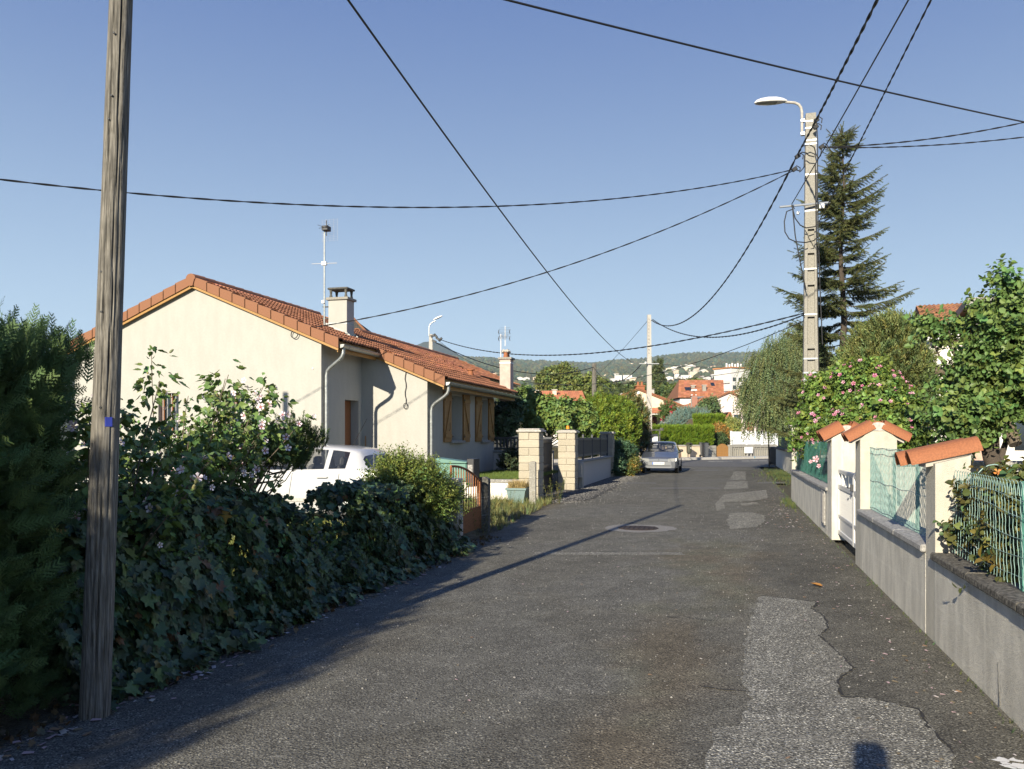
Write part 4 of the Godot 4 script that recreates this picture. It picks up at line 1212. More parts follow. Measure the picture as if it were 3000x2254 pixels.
	mb = MB.new()
	mb.box(V(-4.49, 0.35, 24.75), V(-4.33, 0.80, 25.05), 0.01)
	part(mb, "housing", M.concrete_pale, g)
	mb = MB.new()
	mb.box(V(-4.485, -0.02, 25.06), V(-4.36, 0.80, 25.3), 0.008)
	part(mb, "side_post", M.stucco, g)
	# pieces by the orange gate
	g = thing("meter_cabinet", "pale concrete meter cabinet standing at the end of the ivy hedge", "meter box", V(-3.85, 0, 11.3))
	mb = MB.new()
	mb.box(V(-4.12, -0.05, 11.14), V(-3.74, 0.62, 11.36), 0.01)
	mb.box(V(-4.12, 0.63, 11.14), V(-3.74, 1.0, 11.36), 0.01)
	part(mb, "cabinet", M.concrete_pale, g)
	mb = MB.new()
	mb.box(V(-3.736, 0.08, 11.17), V(-3.728, 0.55, 11.33), 0.003)
	part(mb, "hatch", M.concrete_pale, g)
	g = thing("letter_box", "green metal letter box with black end, above the ivy beside the orange gate", "letter box", V(-4.3, 0.75, 12.9))
	mb = MB.new()
	mb.box(V(-4.66, 0.86, 12.75), V(-4.14, 1.17, 13.05), 0.02)
	mb.prism([Vector2(-4.67, 1.17), Vector2(-4.13, 1.17), Vector2(-4.13, 1.185), Vector2(-4.67, 1.25)], V(0, 0, 12.72), Vector3(1, 0, 0), Vector3(0, 1, 0), V(0, 0, 0.36))
	part(mb, "housing", M.mail_green, g)
	mb = MB.new()
	mb.box(V(-4.138, 0.78, 12.77), V(-4.02, 1.24, 13.1), 0.006)
	part(mb, "second_box", M.black_plastic, g)
	mb = MB.new()
	mb.box(V(-4.12, 1.02, 12.765), V(-4.04, 1.14, 12.769))
	part(mb, "name_plate", M.coping, g)
	mb = MB.new()
	mb.tube([V(-4.4, 0, 12.9), V(-4.4, 0.87, 12.9)], [0.025], 8)
	part(mb, "post", M.galvanised, g)
	g = thing("orange_gate", "orange painted arched metal gate with bars above a solid panel", "gate", V(-3.95, 0, 12.3))
	mb = MB.new()
	var arc := []
	for k in 13:
		var x := k / 12.0
		arc.append(V(-3.98, 1.16 - 0.30 * x * x, 11.5 + 1.5 * x))
	mb.tube(arc, [0.018], 8)
	mb.tube([V(-3.98, 0.08, 12.99), V(-3.98, 0.86, 12.99)], [0.022], 8)
	mb.tube([V(-3.98, 0.08, 11.52), V(-3.98, 1.16, 11.52)], [0.02], 8)
	mb.tube([V(-3.98, 0.44, 11.52), V(-3.98, 0.44, 12.99)], [0.016], 8)
	part(mb, "frame", M.orange_paint, g)
	mb = MB.new()
	mb.box(V(-3.99, 0.09, 11.54), V(-3.97, 0.43, 12.97))
	part(mb, "panel", M.orange_paint, g)
	for k in 11:
		mb = MB.new()
		var x := (k + 1) / 12.0
		mb.tube([V(-3.98, 0.45, 11.5 + 1.5 * x), V(-3.98, 1.155 - 0.30 * x * x, 11.5 + 1.5 * x)], [0.008], 6)
		part(mb, "bar", M.orange_paint, g)
	g = thing("concrete_post", "weathered grey concrete post with rounded head holding the orange gate", "post", V(-3.97, 0, 13.16))
	post_round(g, V(-3.97, 0, 13.16), 0.10, 0.13, 0.93, M.concrete_dark)
	g = thing("concrete_post", "slim pale concrete post with rounded head in front of the block pier", "post", V(-4.22, 0, 18.9))
	post_round(g, Pg(1561, 1478), 0.075, 0.10, 1.02, M.concrete)
	# planter
	var pp := Pg(1518, 1474)
	g = thing("planter_box", "pale blue tapered planter with dried grass against the block pier", "planter", pp)
	mb = MB.new()
	var a0 := 0.17
	var a1 := 0.235
	for s in 4:
		var x := [Vector3(1, 0, 0), Vector3(0, 0, 1), Vector3(-1, 0, 0), Vector3(0, 0, -1)]
		var d0: Vector3 = x[s]
		var d1: Vector3 = x[(s + 1) % 4]
		mb.quad(pp + (d0 - d1) * a0 * 1.0, pp + (d0 - d1) * a1 + Vector3(0, 0.33, 0), pp + (d0 + d1) * a1 + Vector3(0, 0.33, 0), pp + (d0 + d1) * a0)
	part(mb, "tub", M.pot_teal, g)
	mb = MB.new()
	for s in [[-1, 0], [1, 0], [0, -1], [0, 1]]:
		mb.box(pp + Vector3(s[0] * 0.24 - (0.02 if s[0] else 0.26), 0.32, s[1] * 0.24 - (0.02 if s[1] else 0.22)), pp + Vector3(s[0] * 0.24 + (0.02 if s[0] else 0.26), 0.37, s[1] * 0.24 + (0.02 if s[1] else 0.22)), 0.006)
	part(mb, "rim", M.pot_teal, g)
	mb = MB.new()
	mb.box(pp + Vector3(-0.21, 0.25, -0.21), pp + Vector3(0.21, 0.31, 0.21))
	part(mb, "soil", M.earth, g)
	var dry := []
	for k in 220: dry.append(Transform3D(basis_y((Vector3.UP + rdir() * 0.35).normalized(), -1, rnd(0.8, 1.9)), pp + Vector3(rnd(-0.2, 0.2), 0.3, rnd(-0.2, 0.2))))
	many(grass_mesh(), "dry_grass", M.leaf, g, dry, greens(Color(0.45, 0.33, 0.14), 0.4, 0.15))
func post_round(g, p: Vector3, hw: float, hd: float, top: float, m):
	var mb := MB.new()
	var poly := [Vector2(-hw, -0.05), Vector2(hw, -0.05)]
	for k in 9:
		var an := PI * k / 8.0
		poly.append(Vector2(cos(an) * hw, top - hw * 0.6 + sin(an) * hw * 0.6))
	mb.prism(poly, p + V(0, 0, -hd / 2), Vector3(1, 0, 0), Vector3(0, 1, 0), V(0, 0, hd))
	part(mb, "shaft", m, g)
	mb = MB.new()
	for y in [0.3, 0.62]: mb.tube([p + Vector3(-hw - 0.004, y * top, hd * 0.5 + 0.004), p + Vector3(hw + 0.004, y * top + 0.02, hd * 0.5 + 0.004)], [0.003], 4)
	part(mb, "tie_wire", M.galvanised, g)
func grass_mesh() -> ArrayMesh:
	if M.has("_grass"): return M["_grass"]
	var r := RandomNumberGenerator.new()
	r.seed = 4
	var mb := MB.new()
	for i in 7:
		var a := i * 0.9
		var d := Vector3(cos(a), 0, sin(a))
		var h := r.randf_range(0.09, 0.17)
		var lean := r.randf_range(0.1, 0.6)
		var o := d * 0.012
		var w := Vector3(-sin(a), 0, cos(a)) * 0.0035
		var md := o + Vector3(0, h * 0.6, 0) + d * h * lean * 0.35
		var k := r.randf_range(0.75, 1.2)
		mb.col = Color(k, k, k)
		mb.quad(o - w, o + w, md + w * 0.8, md - w * 0.8)
		mb.tri(md - w * 0.8, md + w * 0.8, o + Vector3(0, h, 0) + d * h * lean)
	M["_grass"] = mb.mesh()
	return M["_grass"]

# ---------- poles, lamps, cables ----------
func cable(called, label, a: Vector3, b: Vector3, drop: float, r: float, strands := 1, pitch := 0.45):
	var g = thing(called, label, "cable", a)
	var mb := MB.new()
	if strands == 1: mb.tube(sag(a, b, drop, 40), [r], 5, false)
	else:
		var l := a.distance_to(b)
		var n := int(l / pitch * 7)
		var d := (b - a).normalized()
		var x := d.cross(Vector3.UP).normalized()
		var y := x.cross(d)
		for k in strands:
			var p := []
			for i in n + 1:
				var f := float(i) / n
				var an := TAU * (f * l / pitch + float(k) / strands)
				p.append(a.lerp(b, f) - Vector3(0, drop * 4 * f * (1 - f), 0) + (x * cos(an) + y * sin(an)) * r * 0.95)
			mb.tube(p, [r], 4, false)
	part(mb, "conductor", M.cable, g)
	return g
func wood_pole(called, label, foot: Vector3, top: Vector3, r0: float, r1: float, plate := false):
	var g = thing(called, label, "pole", foot)
	var f := FastNoiseLite.new()
	f.seed = 21; f.frequency = 0.9; f.fractal_octaves = 4
	var mb := MB.new()
	var seg := 56
	var n := 110 if plate else 24
	var rings := []
	for i in n + 1:
		var x := float(i) / n
		var c := foot.lerp(top, x)
		var r := lerpf(r0, r1, x)
		var ring := []
		for k in seg:
			var an := TAU * k / seg
			var q := 1.0 + 0.05 * f.get_noise_3d(cos(an) * 2.2, c.y * 0.35, sin(an) * 2.2) + 0.028 * f.get_noise_3d(cos(an) * 14, c.y * 0.5, sin(an) * 14)
			for cr in [[0.82, 0.32, 1.0], [1.35, 0.2, 3.1], [0.35, 0.16, 5.2], [2.4, 0.1, 2.2], [4.0, 0.1, 4.1]]:   # drying cracks facing the street
				var ca: float = cr[0] + 0.10 * sin(c.y * 1.3 + cr[2]) + 0.035 * sin(c.y * 7 + cr[2])
				var dd: float = absf(wrapf(an - ca, -PI, PI))
				var on := clampf(f.get_noise_2d(c.y * 0.5, cr[2] * 7) * 3.0 + 0.9, 0.0, 1.0)
				q -= cr[1] * on * clampf(1.0 - dd / 0.075, 0, 1)
			ring.append(c + Vector3(cos(an), 0, sin(an)) * r * q)
		rings.append(ring)
	for i in n:
		for k in seg:
			var k2 := (k + 1) % seg
			mb.quad(rings[i][k], rings[i + 1][k], rings[i + 1][k2], rings[i][k2])
	for k in seg: mb.tri(top, rings[n][(k + 1) % seg], rings[n][k])
	part(mb, "shaft", M.old_wood, g)
	if plate:
		var p := foot.lerp(top, 0.283)
		mat("blue_plate", 0.03, 0.045, 0.30, 0.4)
		mb = MB.new()
		mb.obox(p + Vector3(0.058, 0, 0.043), Vector3(0.006, 0.055, 0.04), Basis(Vector3.UP, -0.65), 0.002)
		part(mb, "blue_plate", M.blue_plate, g)
		mb = MB.new()
		for k in 9:
			var q := foot.lerp(top, rnd(0.1, 0.7))
			mb.lathe([Vector2(0.007, 0), Vector2(0.006, 0.004), Vector2(0, 0.005)], q + Vector3(rnd(-0.03, 0.03), 0, 0.069), 7, Basis(Vector3(1, 0, 0), PI / 2))
		part(mb, "nail_heads", M.dark_metal, g)
	return g
func concrete_pole(called, label, foot: Vector3, h: float, w0: float, w1: float, m, solid_from: float, dirv := 0.0):
	var g = thing(called, label, "pole", foot)
	var b := Basis(Vector3.UP, dirv)
	var wd := func(y: float): return lerpf(w0, w1, y / h)
	var at := func(x: float, y: float, z: float): return foot + b * Vector3(x, y, z)
	var bar := func(mb: MB, x0: float, x1: float, y0: float, y1: float, z0: float, z1: float):   # fractions of the width at each height
		var q := []
		for y in [y0, y1]:
			var w: float = wd.call(y)
			for c in [[x0, z0], [x1, z0], [x1, z1], [x0, z1]]: q.append(at.call(c[0] * w, y, c[1] * w))
		mb.quad(q[3], q[2], q[6], q[7]); mb.quad(q[1], q[0], q[4], q[5]); mb.quad(q[2], q[1], q[5], q[6]); mb.quad(q[0], q[3], q[7], q[4]); mb.quad(q[7], q[6], q[5], q[4])
	var mb := MB.new()
	if solid_from <= 0.0: bar.call(mb, -0.5, 0.5, -0.05, h, -0.38, 0.38)
	else:
		bar.call(mb, -0.5, 0.5, solid_from, h, -0.5, 0.5)
		bar.call(mb, -0.5, -0.27, -0.05, solid_from, -0.5, 0.5)
		bar.call(mb, 0.27, 0.5, -0.05, solid_from, -0.5, 0.5)
		bar.call(mb, -0.27, 0.27, -0.05, solid_from, -0.40, 0.22)
		var y := solid_from - 0.62
		while y > 0.2:
			bar.call(mb, -0.27, 0.27, y, y + 0.10, 0.22, 0.5)
			y -= 0.82
	part(mb, "shaft", m, g)
	return g
func lantern(g, at: Vector3, dirv: Vector3, l: float, m, called := "lantern"):
	var mb := MB.new()
	var x := dirv.normalized()
	var z := x.cross(Vector3.UP).normalized()
	var prof := [[0.0, 0.02, 0.02], [0.04, 0.3, 0.34], [0.15, 0.62, 0.66], [0.35, 0.92, 0.95], [0.6, 1.0, 1.0], [0.82, 0.85, 0.8], [0.95, 0.55, 0.5], [1.0, 0.05, 0.12]]
	var lens := MB.new()
	for i in prof.size() - 1:
		for k in 16:
			var q := []
			for e in [[i, k], [i + 1, k], [i + 1, k + 1], [i, k + 1]]:
				var p = prof[e[0]]
				var an: float = TAU * e[1] / 16.0
				var yy: float = sin(an) * l * 0.15 * p[2] * (1.0 if sin(an) > 0 else 0.42)
				q.append(at + x * p[0] * l + z * cos(an) * l * 0.19 * p[1] + Vector3(0, yy, 0))
			var tgt := lens if (i >= 3 and i <= 5 and k >= 9 and k <= 14) else mb
			tgt.quad(q[0], q[3], q[2], q[1])
	var o = part(mb, called, m, g)
	mat("lamp_glass", 0.35, 0.36, 0.36, 0.15)
	part(lens, "lens", M.lamp_glass, o)
func build_poles():
	var ft := Pg(277, 2098)
	wood_pole("wooden_pole", "cracked silver-grey wooden utility pole at the foot of the ivy, small blue plate", ft, ft + cam_to(0.22, 5.95 - EYE, 0) - cam_to(0, -EYE, 0), 0.083, 0.052, true)
	wood_pole("wooden_pole", "plain wooden pole beside the bungalow garden carrying the cable over the roof", V(-11.05, 0, 8.9), V(-11.05, 5.7, 8.9), 0.09, 0.07)
	# main concrete pole with street lamp
	var mp := V(2.06, 0, 22.5)
	var H := 9.95
	var lp = concrete_pole("street_lamp", "tall panelled concrete pole with a white street lantern on a bent arm", mp, H, 0.405, 0.25, M.concrete, 6.95)
	lp.set_meta("category", "street lamp")
	for v in [358, 378, 414, 425, 514, 620, 790, 923, 1052, 1093, 1114]:
		var y: float = EYE + (1280.0 - v) / F * 21.2
		var w := lerpf(0.405, 0.25, y / H) * 0.5 + 0.004
		var mb := MB.new()
		mb.box(mp + Vector3(-w, y - 0.02, w), mp + Vector3(w, y + 0.015, w + 0.003))
		mb.box(mp + Vector3(-w - 0.003, y - 0.02, -w), mp + Vector3(-w, y + 0.015, w))
		mb.box(mp + Vector3(w, y - 0.02, -w), mp + Vector3(w + 0.003, y + 0.015, w))
		part(mb, "steel_strap", M.strap, lp)
	var mb := MB.new()
	var arm := []
	for p in [[2350, 398], [2350, 350], [2350, 330], [2347, 315], [2340, 306], [2328, 301], [2300, 299]]: arm.append(Pz(p[0], p[1], 21.15))
	mb.tube(arm, [0.035], 10)
	part(mb, "lamp_arm", M.concrete_pale, lp)
	mb = MB.new()
	for v in [355, 393]: mb.box(Pz(2347, v + 1.2, 21.1), Pz(2357, v - 1.2, 21.2))
	part(mb, "arm_bracket", M.galvanised, lp)
	lantern(lp, Pz(2308, 297, 21.15), Pz(2210, 302, 21.15) - Pz(2308, 297, 21.15), 0.86, M.white_paint)
	var ca = thing("cross_arm", "slotted galvanised cross arm with a white junction box on the tall concrete pole", "cross arm", Pz(2370, 600, 21.0))
	mb = MB.new()
	var c0 := Pz(2284, 608, 20.95)
	var c1 := Pz(2432, 592, 20.95)
	mb.obox((c0 + c1) / 2, Vector3(c0.distance_to(c1), 0.045, 0.05), Basis(Vector3.UP, TH + 0.02).rotated(Vector3(0, 0, 1), 0.1), 0.004)
	part(mb, "rail", M.galvanised, ca)
	mb = MB.new()
	mb.box(Pz(2400, 613, 20.9), Pz(2416, 596, 20.8), 0.01)
	part(mb, "junction_box", M.white_paint, ca)
	mb = MB.new()
	mb.box(Pz(2334, 630, 20.9), Pz(2343, 619, 20.8), 0.01)
	part(mb, "small_box", M.white_paint, ca)
	# hardware: clamps and looped tails
	var hw = thing("cable_clamps", "black cable clamps and looped tails on the tall concrete pole", "cable clamps", Pz(2340, 460, 20.9))
	mb = MB.new()
	for p in [[2337, 458], [2328, 496], [2408, 430], [2390, 372], [2392, 352]]:
		var q := Pz(p[0], p[1], 20.85)
		mb.obox(q, Vector3(0.13, 0.10, 0.09), Basis(Vector3(0.3, 0.2, 1).normalized(), 0.6), 0.015)
		mb.tube([q, q + Vector3(0.05, 0.08, 0.03), q + Vector3(0.14, 0.02, 0), q + Vector3(0.12, -0.09, 0.02)], [0.014], 5)
	part(mb, "clamps", M.black_plastic, hw)
	mb = MB.new()
	for l in [[[2355, 428], [2372, 424], [2386, 432], [2390, 450], [2396, 462], [2404, 458], [2408, 434]], [[2338, 458], [2350, 446], [2362, 448], [2370, 456], [2386, 460]], [[2330, 497], [2346, 502], [2356, 490], [2357, 455]],
			[[2320, 600], [2328, 612], [2318, 615], [2305, 620], [2298, 650], [2300, 680], [2312, 700], [2330, 708], [2360, 711], [2385, 705], [2398, 690]], [[2320, 602], [2330, 640], [2345, 660], [2362, 668], [2388, 664], [2405, 650]], [[2392, 350], [2396, 420], [2395, 540], [2398, 700], [2403, 850], [2410, 1010]],
			[[2389, 480], [2391, 640], [2395, 800], [2397, 960], [2400, 1100]], [[2322, 605], [2330, 690], [2345, 770], [2354, 815], [2362, 850]]]:
		var pts := []
		for p in l: pts.append(Pz(p[0], p[1], 20.85))
		mb.tube(pts, [0.015], 5, false)
	part(mb, "tails", M.cable, hw)
	# pole behind the parked car
	var p2 := V(-3.95, 0, 42.5)
	p2 = cam_to(402 / F * 43.0, -EYE, 43.0)
	var g2 = concrete_pole("utility_pole", "slim white concrete utility pole with a short cross arm behind the parked grey car", p2, 8.0, 0.30, 0.185, M.concrete_pale, 0.0, TH)
	mb = MB.new()
	var a0 := Pz(1873, 1066, 42.85)
	var a1 := Pz(1931, 1066, 42.85)
	mb.obox((a0 + a1) / 2, Vector3(a0.distance_to(a1), 0.05, 0.05), Basis(Vector3.UP, TH), 0.004)
	part(mb, "cross_arm", M.galvanised, g2)
	mb = MB.new()
	mb.box(Pz(1890, 1067, 42.8), Pz(1894, 1060, 42.6), 0.02)
	part(mb, "insulator", M.white_paint, g2)
	mb = MB.new()
	for k in 14: mb.obox(Pz(1901, 935 + k * 7.5 + (k % 4) * 2, 42.86), Vector3(0.025, 0.04, 0.01), Basis(Vector3.UP, TH))
	part(mb, "bolt_holes", M.dark_metal, g2)
	# far poles
	var p3 := cam_to(241 / F * 62.0, -EYE, 62.0)
	wood_pole("wooden_pole", "far mossy wooden pole rising behind the leafy hedge", p3, p3 + Vector3(0, 7.15, 0), 0.20, 0.16)
	var p4 := cam_to(-238 / F * 48.0, -EYE, 48.0)
	var g4 = concrete_pole("street_lamp", "far concrete pole with a grey lantern behind the bungalow roof", p4, 7.6, 0.30, 0.2, M.concrete_pale, 0.0, TH)
	g4.set_meta("category", "street lamp")
	mb = MB.new()
	arm = []
	for p in [[1257, 985], [1257, 960], [1259, 952], [1264, 946], [1276, 940]]: arm.append(Pz(p[0], p[1], 47.9))
	mb.tube(arm, [0.035], 8)
	part(mb, "lamp_arm", M.galvanised, g4)
	lantern(g4, Pz(1268, 938.5, 47.9), Pz(1288, 930, 47.9) - Pz(1268, 938.5, 47.9), 0.62, M.white_paint)
	mb = MB.new()
	for p in [[1268, 984], [1276, 984], [1283, 993], [1272, 1000], [1290, 995]]: mb.obox(Pz(p[0], p[1], 47.8), Vector3(0.28, 0.13, 0.1), Basis(Vector3(0, 0, 1), rnd(-0.9, 0.9)), 0.02)
	part(mb, "clamps", M.black_plastic, g4)
func build_cables():
	var P1 := Pz(2335, 457, 21.0)
	var wt := Pg(277, 2098) + cam_to(0.22, 5.85 - EYE, 0) - cam_to(0, -EYE, 0)
	cable("power_cable", "thick twisted black cable running from the tall pole's clamp overhead towards the viewer", P1, V(4.2, 9.3, -22), 1.03, 0.015, 2, 0.9)
	cable("power_cable", "single black cable from the left end of the pole's cross arm running overhead", Pz(2320, 598, 21.0), V(4.9, 8.6, -22), 0.48, 0.012)
	cable("power_cable", "thin twisted cable from the right side of the tall pole running overhead", Pz(2400, 650, 21.0), V(3.2, 8.2, -22), 0.33, 0.008, 2, 0.6)
	cable("power_cable", "twisted cable sagging from the tall pole's clamp down to the white concrete pole", P1, Pz(1908, 938, 43.0), 1.75, 0.016, 2, 0.9)
	cable("power_cable", "upper twisted cable leaving the tall pole behind the spruce top", Pz(2408, 432, 21.0), Pz(3400, 245, 21.0), 0.35, 0.011, 2, 0.8)
	cable("power_cable", "lower twisted cable leaving the tall pole behind the spruce top", Pz(2415, 432, 21.0), Pz(3400, 335, 21.0), 0.25, 0.010, 2, 0.8)
	cable("power_cable", "long cable slung across the street from the tall pole to the garden pole", Pz(2328, 496, 21.0), V(-11.05, 5.35, 8.9), 0.75, 0.0085, 2, 0.9)
	cable("power_cable", "service cable from the tall pole down to the bracket on the bungalow gable", Pz(2328, 498, 21.0), Ps(870, 967, 16.9), 0.55, 0.0085, 2, 0.9)
	cable("power_cable", "straight black cable from the cracked wooden pole to the white concrete pole's arm", wt, Pz(1850, 1061, 42.8), 0.55, 0.0125)
	cable("power_cable", "black cable crossing high over the street to the right", Pz(900, -150, 10.0), Pz(3600, 470, 24.0), 0.2, 0.017)
	cable("power_cable", "nearly level black cable from the far lamp pole to the tall pole", Pz(1288, 995, 47.8), Pz(2356, 918, 21.0), 1.0, 0.014, 2, 0.9)
	cable("power_cable", "short sagging cable from the white concrete pole's top to the tall pole", Pz(1912, 936, 43.0), Pz(2356, 923, 21.0), 0.75, 0.014, 2, 0.9)
	cable("power_cable", "thin sagging cable from the far lamp pole to the tall pole", Pz(1285, 998, 47.8), Pz(2356, 940, 21.0), 2.1, 0.011)
	cable("power_cable", "cable drooping from the far lamp pole to the far wooden pole", Pz(1272, 1002, 47.8), Pz(1740, 1076, 61.9), 1.1, 0.028)
	cable("power_cable", "cable from the far wooden pole up to the white concrete pole's arm", Pz(1742, 1080, 61.9), Pz(1880, 1066, 42.9), 1.0, 0.024)
	cable("power_cable", "thin wire rising from the far garden trees to the white pole's top", Pz(1700, 1140, 80.0), Pz(1906, 930, 43.0), 0.3, 0.012)
	cable("power_cable", "thin wire from the white pole's arm towards the birch", Pz(1931, 1067, 42.9), Pz(2420, 1062, 44.0), 0.25, 0.012)
	cable("power_cable", "lower distant wire in front of the hillside town", Pz(1560, 1125, 90.0), Pz(2240, 1078, 90.0), 0.7, 0.03)
# ---------- cars ----------
func car(called, label, at: Vector3, turn: float, sp: Dictionary):
	var g = thing(called, label, "car", at, turn)
	var st: Array = sp.st   # [z, underside, belt, half width, roof (0 = none), roof half width]
	var zs := []
	for i in st.size() - 1:
		var n := maxi(1, int(round((st[i + 1][0] - st[i][0]) / 0.09)))
		for k in n: zs.append(lerpf(st[i][0], st[i + 1][0], float(k) / n))
	zs.append(st[-1][0])
	var L: float = st[-1][0]
	var val := func(z: float, k: int) -> float:
		var i := 0
		while i < st.size() - 2 and st[i + 1][0] < z: i += 1
		var x: float = clampf((z - st[i][0]) / (st[i + 1][0] - st[i][0]), 0, 1)
		var p0: float = st[maxi(i - 1, 0)][k]
		var p3: float = st[mini(i + 2, st.size() - 1)][k]
		return lerpf(lerpf(st[i][k], st[i + 1][k], x), cubic_interpolate(st[i][k], st[i + 1][k], p0, p3, x), 0.55)
	var rings := []
	for z in zs:
		var yb: float = val.call(z, 1)
		var yh: float = val.call(z, 2)
		var w: float = val.call(z, 3)
		var rr: float = val.call(z, 4)
		var wr: float = val.call(z, 5)
		var hasr: float = clampf((rr - yh - 0.03) / 0.06, 0, 1)
		var half := [Vector2(w * 0.88, yb), Vector2(w * 0.985, yb + 0.07), Vector2(w, lerpf(yb, yh, 0.45)), Vector2(w * 0.985, yh - 0.09), Vector2(w * 0.945, yh - 0.01)]
		var a5 := Vector2(w * 0.88, yh + 0.012).lerp(Vector2(wr + 0.03, rr - 0.085), hasr)
		var a6 := Vector2(w * 0.72, yh + 0.022).lerp(Vector2(wr * 0.93, rr - 0.028), hasr)
		var a7 := Vector2(w * 0.4, yh + 0.032).lerp(Vector2(wr * 0.5, rr - 0.004), hasr)
		var a8 := Vector2(0, yh + 0.036).lerp(Vector2(0, rr), hasr)
		half += [a5, a6, a7, a8]
		var ring := []
		for p in half: ring.append(Vector3(p.x, p.y, z - L / 2))
		for k in range(half.size() - 2, -1, -1): ring.append(Vector3(-half[k].x, half[k].y, z - L / 2))
		rings.append(ring)
	var nk: int = rings[0].size()
	var nrm := []
	for i in rings.size():
		var r := []
		for k in nk:
			var dz: Vector3 = rings[mini(i + 1, rings.size() - 1)][k] - rings[maxi(i - 1, 0)][k]
			var dk: Vector3 = rings[i][mini(k + 1, nk - 1)] - rings[i][maxi(k - 1, 0)]
			r.append(dz.cross(dk).normalized() * -1.0)
		nrm.append(r)
	if nrm[int(rings.size() / 2)][2].x < 0:
		for i in rings.size():
			for k in nk: nrm[i][k] = -nrm[i][k]
	var body := MB.new()
	var panes := {}
	for i in rings.size() - 1:
		var zm: float = (zs[i] + zs[i + 1]) / 2
		for k in nk - 1:
			var kk := mini(k, nk - 2 - k)    # 0 sill .. 7 top
			var name := ""
			if kk == 4:
				for w in sp.side:
					if zm > w[0] and zm < w[1]: name = "side_window %s %s" % [w[0], k < nk / 2]
			elif kk >= 5:
				if zm > sp.screen[0] and zm < sp.screen[1] and (kk > 5 or true): name = "windscreen"
				if zm > sp.rear[0] and zm < sp.rear[1]: name = "rear_window"
			var mbt := body
			if name:
				if not panes.has(name): panes[name] = MB.new()
				mbt = panes[name]
			var A: Vector3 = rings[i][k]; var B: Vector3 = rings[i + 1][k]; var C: Vector3 = rings[i + 1][k + 1]; var D: Vector3 = rings[i][k + 1]
			mbt.quadn(A, D, C, B, nrm[i][k], nrm[i][k + 1], nrm[i + 1][k + 1], nrm[i + 1][k])
	for e in [0, rings.size() - 1]:
		var cx := Vector3(0, 0.5, rings[e][0].z)
		for k in nk - 1:
			if e == 0: body.tri(cx, rings[e][k + 1], rings[e][k])
			else: body.tri(cx, rings[e][k], rings[e][k + 1])
	part(body, "body", sp.paint, g, true)
	for nme in panes: part(panes[nme], nme.split(" ")[0], M.glass, g, true)
	var mb := MB.new()
	mb.box(Vector3(-0.66, 0.2, -L / 2 + 0.9), Vector3(0.66, 0.26, L / 2 - 0.3))
	mb.box(Vector3(-0.62, 0.55, -L / 2 + 0.95), Vector3(0.62, sp.belt - 0.02, -L / 2 + 1.25), 0.06)
	part(mb, "dashboard", M.black_plastic, g, true)
	for q in [[-0.34, 1.75, 1], [0.34, 1.75, 1], [-0.34, 2.55, 0], [0.34, 2.55, 0]]:
		mb = MB.new()
		var z: float = -L / 2 + q[1] * L / 3.71
		mb.obox(Vector3(q[0], 0.42, z - 0.1), Vector3(0.48, 0.18, 0.5), Basis(), 0.05)
		mb.obox(Vector3(q[0], 0.75, z + 0.2), Vector3(0.46, 0.62, 0.14), Basis(Vector3(1, 0, 0), 0.2), 0.05)
		mb.obox(Vector3(q[0], 1.13, z + 0.28), Vector3(0.26, 0.17, 0.1), Basis(Vector3(1, 0, 0), 0.2), 0.04)
		part(mb, "seat", M.bin_grey, g, true)
	mb = MB.new()
	var sw := []
	for k in 17: sw.append(Vector3(-0.34 + cos(k * PI / 8) * 0.18, sp.belt - 0.02 + sin(k * PI / 8) * 0.17, -L / 2 + 1.4 + sin(k * PI / 8) * 0.06))
	mb.tube(sw, [0.014], 6)
	part(mb, "steering_wheel", M.black_plastic, g, true)
	for ax in sp.axles:
		for sd in [-1.0, 1.0]:
			var z: float = ax - L / 2
			var w: float = val.call(ax, 3)
			var bz := Basis(Vector3(0, 0, 1), -PI / 2 * sd)
			mb = MB.new()
			mb.lathe([Vector2(0.0, 0.0), Vector2(sp.wheel + 0.055, 0.0), Vector2(sp.wheel + 0.055, -0.02)], Vector3(sd * (w + 0.004), sp.wheel, z), 28, bz)
			part(mb, "wheel_arch", M.black_plastic, g, true)
			mb = MB.new()
			var R: float = sp.wheel
			mb.lathe([Vector2(R * 0.62, -0.17), Vector2(R * 0.95, -0.17), Vector2(R, -0.14), Vector2(R, -0.03), Vector2(R * 0.94, 0.0), Vector2(R * 0.62, 0.003)], Vector3(sd * (w + 0.008), R, z), 28, bz)
			var wh = part(mb, "wheel", M.rubber, g, true)
			mb = MB.new()
			mb.lathe([Vector2(R * 0.63, 0.0), Vector2(R * 0.58, -0.015), Vector2(R * 0.3, 0.0), Vector2(R * 0.12, 0.012), Vector2(0, 0.012)], Vector3(sd * (w + 0.008), R, z), 20, bz)
			part(mb, "hub_cap", M.zinc, wh, true)
	for sd in [-1.0, 1.0]:
		mb = MB.new()
		mb.obox(Vector3(sd * (sp.w + 0.09), sp.belt + 0.06, -L / 2 + sp.mirror), Vector3(0.16, 0.12, 0.09), Basis(), 0.035)
		mb.tube([Vector3(sd * (sp.w - 0.05), sp.belt, -L / 2 + sp.mirror + 0.02), Vector3(sd * (sp.w + 0.05), sp.belt + 0.04, -L / 2 + sp.mirror)], [0.02], 6)
		part(mb, "wing_mirror", sp.get("mirror_mat", M.black_plastic), g, true)
	return g
